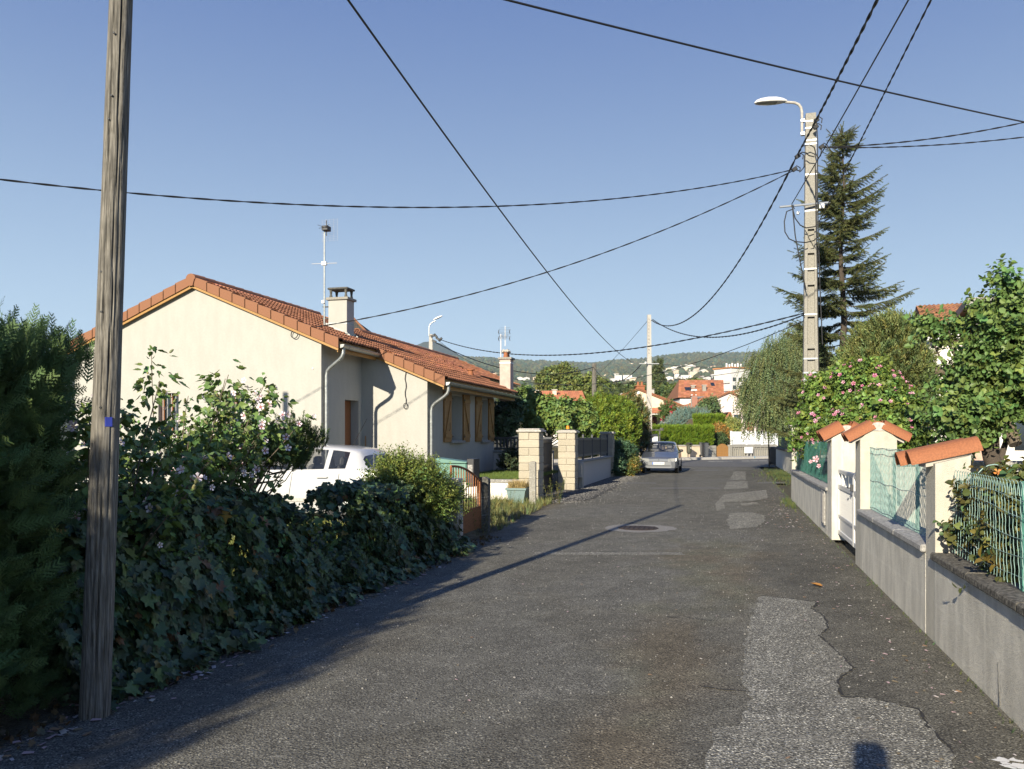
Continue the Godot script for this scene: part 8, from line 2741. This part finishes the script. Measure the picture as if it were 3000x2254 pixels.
func build_hill():
	var prof := [[-900, 1030], [0, 1030], [700, 1040], [1000, 1046], [1240, 1048], [1330, 1050], [1450, 1056], [1500, 1061], [1560, 1063], [1700, 1069], [1730, 1073], [1800, 1062], [1880, 1059], [1950, 1047], [2050, 1040], [2150, 1041], [2220, 1038], [2300, 1035], [2600, 1050], [2700, 1010], [3000, 1000], [3900, 1010]]
	var ridge := func(u: float) -> float:
		for i in prof.size() - 1:
			if u <= prof[i + 1][0]: return lerpf(prof[i][1], prof[i + 1][1], (u - prof[i][0]) / (prof[i + 1][0] - prof[i][0]))
		return 1010.0
	var hn := FastNoiseLite.new()
	hn.seed = 12; hn.frequency = 0.006; hn.fractal_octaves = 4
	var hgt := func(u: float, z: float) -> float:
		var top: float = (1280.0 - ridge.call(u)) / F * 2600.0
		var f := pow(clampf((z - 420.0) / 2180.0, 0, 1.0), 1.12)
		if z > 2600: f = 1.0 - (z - 2600.0) / 2600.0
		return -4.0 + (top + 5.0) * f + hn.get_noise_2d((u - 1500) / F * z, z) * 14.0 * f * clampf((2600.0 - z) / 900.0, 0, 1)
	var mb := MB.new()
	var us := []
	var u := -900.0
	while u <= 3900:
		us.append(u)
		u += 14.0 if u > 1150 and u < 2420 else 60.0
	var zs := []
	var z := 420.0
	while z <= 2900:
		zs.append(z); z += 45.0
	for i in us.size() - 1:
		for j in zs.size() - 1:
			var q := []
			for e in [[i, j], [i + 1, j], [i + 1, j + 1], [i, j + 1]]:
				var uu: float = us[e[0]]
				var zz: float = zs[e[1]]
				q.append(cam_to((uu - 1500) / F * zz, hgt.call(uu, zz) - EYE, zz))
			mb.quad(q[0], q[1], q[2], q[3])
	mat("hill", 0.07, 0.085, 0.032, 0.95, {"tex": noise_tex(0.02, 0.5, 1.0, 6), "scale": 0.004})
	struct(mb, "hill", M.hill)
	# the far volcano cone
	mb = MB.new()
	var cone := [[900, 1060], [1050, 1045], [1180, 1035], [1215, 1014], [1240, 1003], [1262, 1000], [1290, 1006], [1315, 1020], [1345, 1040], [1380, 1049], [1415, 1046], [1440, 1046], [1480, 1056], [1560, 1070], [1940, 1052], [1965, 1047], [1985, 1044], [2005, 1045], [2030, 1052], [2100, 1062]]
	for i in cone.size() - 1:
		var pa := []
		for c in [cone[i], cone[i + 1]]:
			var top: float = (1280.0 - c[1]) / F * 3300.0
			for s in [[2750.0, 0.0], [3000.0, 0.55], [3300.0, 1.0], [3600.0, 0.2]]: pa.append(cam_to((c[0] - 1500) / F * 3300.0, top * s[1] - 20.0 * (1.0 - s[1]), s[0]))
		for k in 3: mb.quad(pa[k], pa[4 + k], pa[5 + k], pa[k + 1])
	struct(mb, "far_hill", M.hill)
	# woods over the hill: one mass of crowns
	var tb := MB.new()
	var rr := RandomNumberGenerator.new()
	rr.seed = 2
	var ringp := []
	for i in 4:
		var row := []
		for k in 7:
			var a := TAU * (k + 0.5 * (i % 2)) / 7
			var e: float = [0.75, 1.0, 0.72, 0.25][i] * rr.randf_range(0.8, 1.2)
			row.append(Vector3(cos(a) * e, [0.0, 0.45, 0.95, 1.3][i] * rr.randf_range(0.9, 1.1), sin(a) * e))
		ringp.append(row)
	for i in 3:
		for k in 7:
			tb.quad(ringp[i][(k + 1) % 7], ringp[i][k], ringp[i + 1][k], ringp[i + 1][(k + 1) % 7])
	for k in 7: tb.tri(ringp[3][(k + 1) % 7], ringp[3][k], Vector3(0, 1.45, 0))
	var tbm := tb.mesh()
	# town on the slope
	var spots := [[1940, 1094], [1960, 1090], [1975, 1085], [1990, 1082], [2005, 1088], [2018, 1082], [2030, 1079], [2045, 1090], [2060, 1094], [2075, 1086], [2090, 1083], [2100, 1093], [2112, 1088], [2125, 1092], [1985, 1109], [2003, 1111], [2030, 1105], [2055, 1113], [2085, 1108], [2115, 1113], [2130, 1108], [2070, 1119], [2095, 1126], [2120, 1123], [1960, 1118], [1972, 1126], [1950, 1105], [2010, 1120], [2040, 1127], [2140, 1117], [1435, 1108], [1450, 1105], [1522, 1118], [1540, 1119], [1566, 1115], [1730, 1112], [1752, 1113], [1775, 1109], [1806, 1110], [1812, 1116], [1850, 1072], [1862, 1074], [1905, 1074], [1920, 1076], [1878, 1113], [1840, 1118], [1858, 1121], [1720, 1122], [1745, 1126], [1700, 1116], [2150, 1100], [2160, 1090], [2068, 1099], [2022, 1095], [2105, 1101], [1982, 1097], [1935, 1126], [1800, 1124], [1425, 1120], [1470, 1122]]
	var taken := []
	for i in spots.size():
		var s = spots[i]
		var lo := 500.0
		var hi := 2550.0
		for k in 40:
			var m := (lo + hi) / 2
			if 1280.0 - F * (hgt.call(float(s[0]), m) - EYE) / m > s[1]: lo = m
			else: hi = m
		var zc := lo
		taken.append([s[0], zc])
		var flat: bool = (s[1] > 1108 and s[0] > 1790 and s[0] < 1870) or i % 11 == 5
		var w := rnd(9.0, 15.0) * (1.3 if flat else 1.0)
		var g = thing("hillside_house", ("flat-roofed white block on the hillside above the town trees" if flat else ["white", "warm cream", "off-white"][i % 3] + " walled hillside house with a low " + ["dull red", "orange-brown", "brick red", "orange-brown"][i % 4] + " roof among trees"), "house", cam_to((s[0] - 1500) / F * zc, hgt.call(float(s[0]), zc) - EYE - 0.5, zc), TH + rnd(-0.5, 0.5), "flat-roofed blocks on the hillside" if flat else "houses on the hillside")
		var hh := rnd(4.5, 7.5) + (3.0 if flat else 0.0)
		var b := MB.new()
		if flat: b.box(Vector3(-w / 2, 0, -4), Vector3(w / 2, hh, 4))
		else: b.prism([Vector2(-w / 2, 0), Vector2(w / 2, 0), Vector2(w / 2, hh), Vector2(0, hh + w * 0.15), Vector2(-w / 2, hh)], Vector3(0, 0, 4), Vector3(1, 0, 0), Vector3(0, 1, 0), Vector3(0, 0, -8))
		part(b, "wall", [M.white_house, M.cream_house, M.white_wall][i % 3], g, true)
		b = MB.new()
		if flat: b.box(Vector3(-w / 2 - 0.3, hh + 0.02, -4.3), Vector3(w / 2 + 0.3, hh + 0.5, 4.3))
		else:
			for e in [[-1.0, 1.0], [1.0, -1.0]]:
				b.quad(Vector3(e[0] * (w / 2 + 0.6), hh - 0.1, 4.5 * e[1]), Vector3(0, hh + w * 0.15 + 0.15, 4.5 * e[1]), Vector3(0, hh + w * 0.15 + 0.15, -4.5 * e[1]), Vector3(e[0] * (w / 2 + 0.6), hh - 0.1, -4.5 * e[1]))
		part(b, "roof", M.white_house if flat else [M.tile1, M.verge, M.tile0, M.verge][i % 4], g, true)
		for k in 3:
			b = MB.new()
			b.box(Vector3(-w * 0.32 + k * w * 0.24, 1.2, 4.0), Vector3(-w * 0.32 + k * w * 0.24 + 1.1, 2.6, 4.06))
			part(b, "window", M.pane, g, true)
	var xs := []
	for k in 30000:
		var uu := rnd(1130, 2420)
		var zz := sqrt(lerpf(520.0 * 520.0, 2640.0 * 2640.0, rng.randf()))
		var ok := true
		for t in taken:
			if absf(t[0] - uu) < 13 and t[1] - zz > -18 and t[1] - zz < 110: ok = false
		if not ok: continue
		if zz < 1000 and rng.randf() < 0.4: continue
		var sc := rnd(3.5, 7.5)
		xs.append(Transform3D(Basis(Vector3.UP, rng.randf() * TAU).scaled(Vector3(sc, sc * rnd(0.8, 1.4), sc)), cam_to((uu - 1500) / F * zz, hgt.call(uu, zz) - EYE - 1.0, zz)))
	tag(many(tbm, "hill_woods", M.needle, self, xs, greens(Color(0.09, 0.10, 0.045), 0.5, 0.3)), "woods covering the hill behind the town", "woods")
func build_mid_green():
	var sl := [sprig_mesh(10, 0.3, 0.12, 0.10, 101, 1.0, 0.55), sprig_mesh(9, 0.26, 0.13, 0.11, 102, 1.0, 0.6)]    # broad hanging leaves
	var sm := [sprig_mesh(12, 0.3, 0.075, 0.045, 103, 0.9, 0.0), sprig_mesh(12, 0.26, 0.07, 0.045, 104, 0.9, 0.1)]
	var far := [sprig_mesh(12, 0.7, 0.26, 0.2, 105, 1.0, 0.2), sprig_mesh(12, 0.8, 0.24, 0.18, 106, 0.9, 0.1)]
	var w := func(u, v, z): return Pz(u, v, z)
	var gr := func(u, z): return cam_to((u - 1500.0) / F * z, -EYE, z)
	tree("grape_vine", "dark shaded vine hanging beside the last shutter over the terrace", "vine", gr.call(1490, 27.5), [[w.call(1482, 1235, 27.5), Vector3(0.25, 0.5, 0.3)], [w.call(1498, 1200, 27.8), Vector3(0.22, 0.32, 0.3)], [w.call(1466, 1262, 27.2), Vector3(0.14, 0.25, 0.2)]], sl, Color(0.065, 0.111, 0.046), 120, 8, 0.2, {"r0": 0.03, "limbs": 10, "shell": 0.8})
	tree("tall_shrub", "tall large-leaved shrub with bare lower canes behind the block piers", "shrub", gr.call(1580, 29.5), [[w.call(1545, 1190, 29.5), Vector3(0.5, 0.45, 0.5)], [w.call(1600, 1210, 29.5), Vector3(0.55, 0.38, 0.5)], [w.call(1660, 1222, 29.8), Vector3(0.5, 0.42, 0.5)], [w.call(1570, 1230, 29.3), Vector3(0.35, 0.35, 0.4)], [w.call(1640, 1240, 29.2), Vector3(0.5, 0.3, 0.4)], [w.call(1700, 1232, 30.0), Vector3(0.45, 0.5, 0.5)]], sl, Color(0.150, 0.227, 0.058), 420, 8, 0.16, {"r0": 0.05, "limbs": 40, "shell": 0.5, "bark": M.bark_pale})
	tree("leafy_hedge", "big sunlit rounded shrub above the parked grey car", "shrub", gr.call(1790, 36.0), [[w.call(1760, 1235, 35.5), Vector3(0.95, 1.0, 1.0)], [w.call(1815, 1250, 36.0), Vector3(0.8, 1.0, 1.0)], [w.call(1800, 1205, 36.5), Vector3(0.7, 0.5, 0.8)], [w.call(1740, 1290, 34.8), Vector3(0.7, 0.7, 0.8)], [w.call(1700, 1240, 34.5), Vector3(0.45, 0.5, 0.5)], [w.call(1815, 1310, 36.2), Vector3(0.6, 0.6, 0.8)]], sm, Color(0.208, 0.293, 0.039), 800, 9, 0.2, {"r0": 0.08, "limbs": 20, "shell": 0.3, "vary": 0.4})
	tree("russet_shrub", "russet-tinged shrub beside the white concrete pole", "shrub", gr.call(1870, 38.5), [[w.call(1868, 1230, 38.5), Vector3(0.45, 0.9, 0.6)], [w.call(1850, 1190, 38.5), Vector3(0.35, 0.5, 0.5)], [w.call(1875, 1290, 38.3), Vector3(0.4, 0.6, 0.5)]], sm, Color(0.208, 0.208, 0.078), 260, 9, 0.2, {"r0": 0.05, "limbs": 14, "shell": 0.5, "warm": 0.6})
	tree("ground_ivy", "blue-green creeping shrub at the hedge foot beside the parked car", "shrub", gr.call(1830, 34.5), [[w.call(1818, 1345, 34.0), Vector3(0.5, 0.6, 0.8)], [w.call(1795, 1370, 33.0), Vector3(0.35, 0.35, 0.6)], [w.call(1838, 1340, 35.5), Vector3(0.3, 0.5, 0.6)]], sm, Color(0.072, 0.143, 0.078), 300, 9, 0.16, {"r0": 0.03, "limbs": 6, "shell": 0.5})
	tree("roadside_shrub", "small yellowing shrub in front of the parked car's bumper", "shrub", gr.call(1862, 33.6), [[w.call(1850, 1362, 33.8), Vector3(0.2, 0.28, 0.3)], [w.call(1843, 1388, 33.4), Vector3(0.26, 0.1, 0.4)]], sm, Color(0.195, 0.182, 0.046), 70, 8, 0.1, {"r0": 0.02, "limbs": 6, "shell": 0.6, "warm": 0.6})
	tree("terrace_shrub", "small dark shrub on the raised lawn before the terrace wall", "shrub", Ps(1502, 1383, 24.2), [[Ps(1500, 1355, 24.2), Vector3(0.24, 0.3, 0.25)]], sm, Color(0.065, 0.091, 0.046), 40, 7, 0.1, {"r0": 0.02, "limbs": 8, "shell": 0.7})
	# beyond the far street
	tree("yellow_willow", "large yellow-green willow in the middle distance", "tree", gr.call(1640, 95.0), [[w.call(1640, 1140, 95.0), Vector3(1.6, 1.5, 1.5)], [w.call(1658, 1107, 95.0), Vector3(0.9, 1.0, 0.9)], [w.call(1605, 1125, 94.0), Vector3(0.8, 1.1, 0.9)], [w.call(1685, 1135, 95.0), Vector3(0.7, 1.1, 0.8)], [w.call(1625, 1110, 95.0), Vector3(0.6, 0.8, 0.7)]], far, Color(0.189, 0.227, 0.065), 420, 8, 0.4, {"r0": 0.3, "limbs": 12, "shell": 0.4})
	tree("garden_tree", "golden-leaved small tree behind the white pole", "tree", gr.call(1760, 70.0), [[w.call(1725, 1160, 70.0), Vector3(1.0, 1.3, 1.0)], [w.call(1760, 1180, 68.0), Vector3(1.3, 1.2, 1.0)]], far, Color(0.182, 0.221, 0.058), 160, 8, 0.35, {"r0": 0.12, "limbs": 12, "shell": 0.5})
	tree("cypress", "slender tapering conifer rising behind the white pole", "tree", gr.call(1928, 125.0), [[w.call(1928, 1140, 125.0), Vector3(0.75, 2.0, 0.75)], [w.call(1929, 1110, 125.0), Vector3(0.5, 1.7, 0.5)], [w.call(1929, 1088, 125.0), Vector3(0.25, 1.3, 0.25)], [w.call(1945, 1160, 125.0), Vector3(1.0, 1.2, 1.0)]], far, Color(0.111, 0.143, 0.058), 300, 8, 0.35, {"r0": 0.2, "limbs": 4, "shell": 0.4, "b": 0.9})
	tree("broad_tree", "broad green tree left of the steep red roof", "tree", gr.call(1990, 115.0), [[w.call(1985, 1172, 115.0), Vector3(1.9, 1.7, 2.0)], [w.call(1960, 1180, 112.0), Vector3(1.6, 1.3, 1.6)], [w.call(2010, 1150, 120.0), Vector3(1.3, 1.1, 1.5)], [w.call(2040, 1138, 122.0), Vector3(1.3, 0.9, 1.5)]], far, Color(0.143, 0.195, 0.052), 420, 8, 0.45, {"r0": 0.25, "limbs": 12, "shell": 0.4})
	tree("broad_tree", "dark tree mass behind the cream house's gable", "tree", gr.call(1850, 110.0), [[w.call(1850, 1160, 110.0), Vector3(2.6, 1.1, 1.6)], [w.call(1790, 1165, 105.0), Vector3(2.2, 1.2, 1.6)], [w.call(1935, 1180, 105.0), Vector3(1.6, 1.4, 1.6)]], far, Color(0.117, 0.163, 0.052), 300, 8, 0.45, {"r0": 0.25, "limbs": 12, "shell": 0.4})
	tree("broad_tree", "tree showing between the pink chimney and the orange roof", "tree", gr.call(1520, 120.0), [[w.call(1520, 1178, 120.0), Vector3(3.0, 1.1, 1.6)], [w.call(1590, 1180, 130.0), Vector3(3.0, 1.1, 1.6)]], far, Color(0.111, 0.150, 0.058), 200, 8, 0.45, {"r0": 0.25, "limbs": 8, "shell": 0.4})
	tree("blue_conifer", "silvery blue conifer shrub behind the bright green hedge", "shrub", gr.call(2020, 67.0), [[w.call(2020, 1232, 67.0), Vector3(1.4, 0.75, 1.0)], [w.call(1990, 1250, 66.0), Vector3(1.0, 0.6, 0.8)], [w.call(2045, 1225, 67.5), Vector3(0.8, 0.5, 0.8)], [w.call(1975, 1262, 65.5), Vector3(0.9, 0.45, 0.7)]], [needle_mesh(111, 0.5, 0.1, 44), needle_mesh(112, 0.4, 0.1, 40)], Color(0.221, 0.305, 0.247), 340, 8, 0.25, {"mat": M.needle, "r0": 0.06, "limbs": 6, "shell": 0.4})
	var rt = tree("rose_tree", "small tree with bright red flowers before the cream house's porch", "tree", gr.call(1965, 69.0), [[w.call(1962, 1212, 69.0), Vector3(0.75, 0.85, 0.7)], [w.call(1978, 1225, 68.8), Vector3(0.5, 0.6, 0.5)]], sm, Color(0.117, 0.182, 0.052), 150, 8, 0.25, {"r0": 0.06, "limbs": 12, "shell": 0.7, "s0": 1.0, "s1": 1.8})
	var rfm := flower_mesh(0.16, Color(0.45, 0.01, 0.04), Color(0.50, 0.02, 0.06))
	for p in crown([[w.call(1962, 1212, 69.0), Vector3(0.8, 0.9, 0.75)], [w.call(1978, 1228, 68.8), Vector3(0.55, 0.6, 0.5)]], 46, 1, 0.05, 0.1): inst(rfm, "flower", M.petal, rt, Transform3D(basis_y((p[1] + Vector3(0, 0.2, 0.8)).normalized(), -1, rnd(0.7, 1.1)), p[0]))
	tree("garden_tree", "loose green sapling before the pink house's gable", "tree", gr.call(2078, 70.0), [[w.call(2072, 1210, 70.0), Vector3(0.8, 0.8, 0.7)], [w.call(2085, 1195, 70.0), Vector3(0.6, 0.6, 0.5)]], far, Color(0.130, 0.195, 0.078), 60, 7, 0.3, {"r0": 0.06, "limbs": 12, "shell": 0.7, "s0": 0.5, "s1": 0.8})
	tree("photinia_bush", "orange-leaved bush between the hedge and the white fence", "shrub", gr.call(2112, 63.0), [[w.call(2110, 1268, 63.0), Vector3(0.45, 0.5, 0.5)], [w.call(2122, 1275, 62.5), Vector3(0.4, 0.3, 0.4)]], sm, Color(0.390, 0.247, 0.065), 110, 8, 0.2, {"r0": 0.04, "limbs": 6, "shell": 0.6, "warm": 0.5, "s0": 1.0, "s1": 1.6})
	tree("dark_shrub", "low dark green shrub behind the wooden gate", "shrub", gr.call(2105, 62.0), [[w.call(2105, 1293, 62.0), Vector3(0.45, 0.4, 0.5)]], sm, Color(0.078, 0.130, 0.046), 70, 8, 0.2, {"r0": 0.04, "limbs": 4, "shell": 0.6, "s0": 1.0, "s1": 1.6})
	tree("variegated_shrub", "yellow-variegated round shrub beside the brown shed", "shrub", gr.call(2146, 65.0), [[w.call(2146, 1252, 65.0), Vector3(0.5, 0.6, 0.5)]], sm, Color(0.338, 0.390, 0.117), 110, 8, 0.2, {"r0": 0.04, "limbs": 4, "shell": 0.6, "s0": 1.0, "s1": 1.6})
	# palm
	var pf: Vector3 = gr.call(1792, 60.0)
	var g = thing("palm_tree", "fan palm above the leafy bushes with drooping split leaves", "palm", pf)
	var ph: Vector3 = w.call(1792, 1150, 60.0)
	var mb := MB.new()
	mb.tube([pf, pf.lerp(ph, 0.5) + Vector3(0.05, 0, 0), ph], [0.16, 0.13, 0.12], 10)
	part(mb, "trunk", M.bark, g)
	for k in 30:
		mb = MB.new()
		var a := k * 2.4
		var el := rnd(-0.5, 0.9)
		var d := Vector3(cos(a) * cos(el), sin(el), sin(a) * cos(el))
		var o := ph + d * 0.7
		mb.col = Color(0.10, 0.13, 0.05) * rnd(0.7, 1.2)
		mb.tube([ph, o], [0.012], 4, false)
		var side := d.cross(Vector3.UP).normalized()
		for j in range(-9, 10):
			var f := j / 9.0
			var ld := (d * cos(f * 1.5) + side * sin(f * 1.5) + Vector3(0, -0.25 * absf(f) - 0.12, 0)).normalized()
			var l := 0.75 * (1.0 - 0.25 * f * f)
			var wv := ld.cross(d.cross(side)).normalized() * 0.022
			mb.quad(o - wv * 0.3, o + wv * 0.3, o + ld * l * 0.55 + wv, o + ld * l * 0.55 - wv)
			mb.tri(o + ld * l * 0.55 - wv, o + ld * l * 0.55 + wv, o + ld * l + Vector3(0, -0.1, 0))
		part(mb, "fan_leaf", M.leaf, g)
func build_tripod():
	var g = thing("camera_tripod", "view camera on a tripod whose shadow falls at the bottom of the picture", "tripod", V(-0.03, 0, -0.16))
	var mb := MB.new()
	var fw := Basis(Vector3.UP, TH)
	mb.obox(V(0, 1.66, 0) + fw * Vector3(0, 0.0, 0.13), Vector3(0.135, 0.29, 0.12), fw, 0.01)
	part(mb, "camera_body", M.black_plastic, g)
	mb = MB.new()
	var hd := V(0, 1.5, 0) + fw * Vector3(0, 0, 0.13)
	mb.tube([hd, hd - Vector3(0, 0.35, 0)], [0.03], 8)
	part(mb, "column", M.dark_metal, g)
	for k in 3:
		mb = MB.new()
		var a := TAU * k / 3 + 2.2
		mb.tube([hd - Vector3(0, 0.2, 0), Vector3(hd.x + cos(a) * 0.45, 0, hd.z + sin(a) * 0.45 + 0.2)], [0.016], 6)
		part(mb, "leg", M.dark_metal, g)
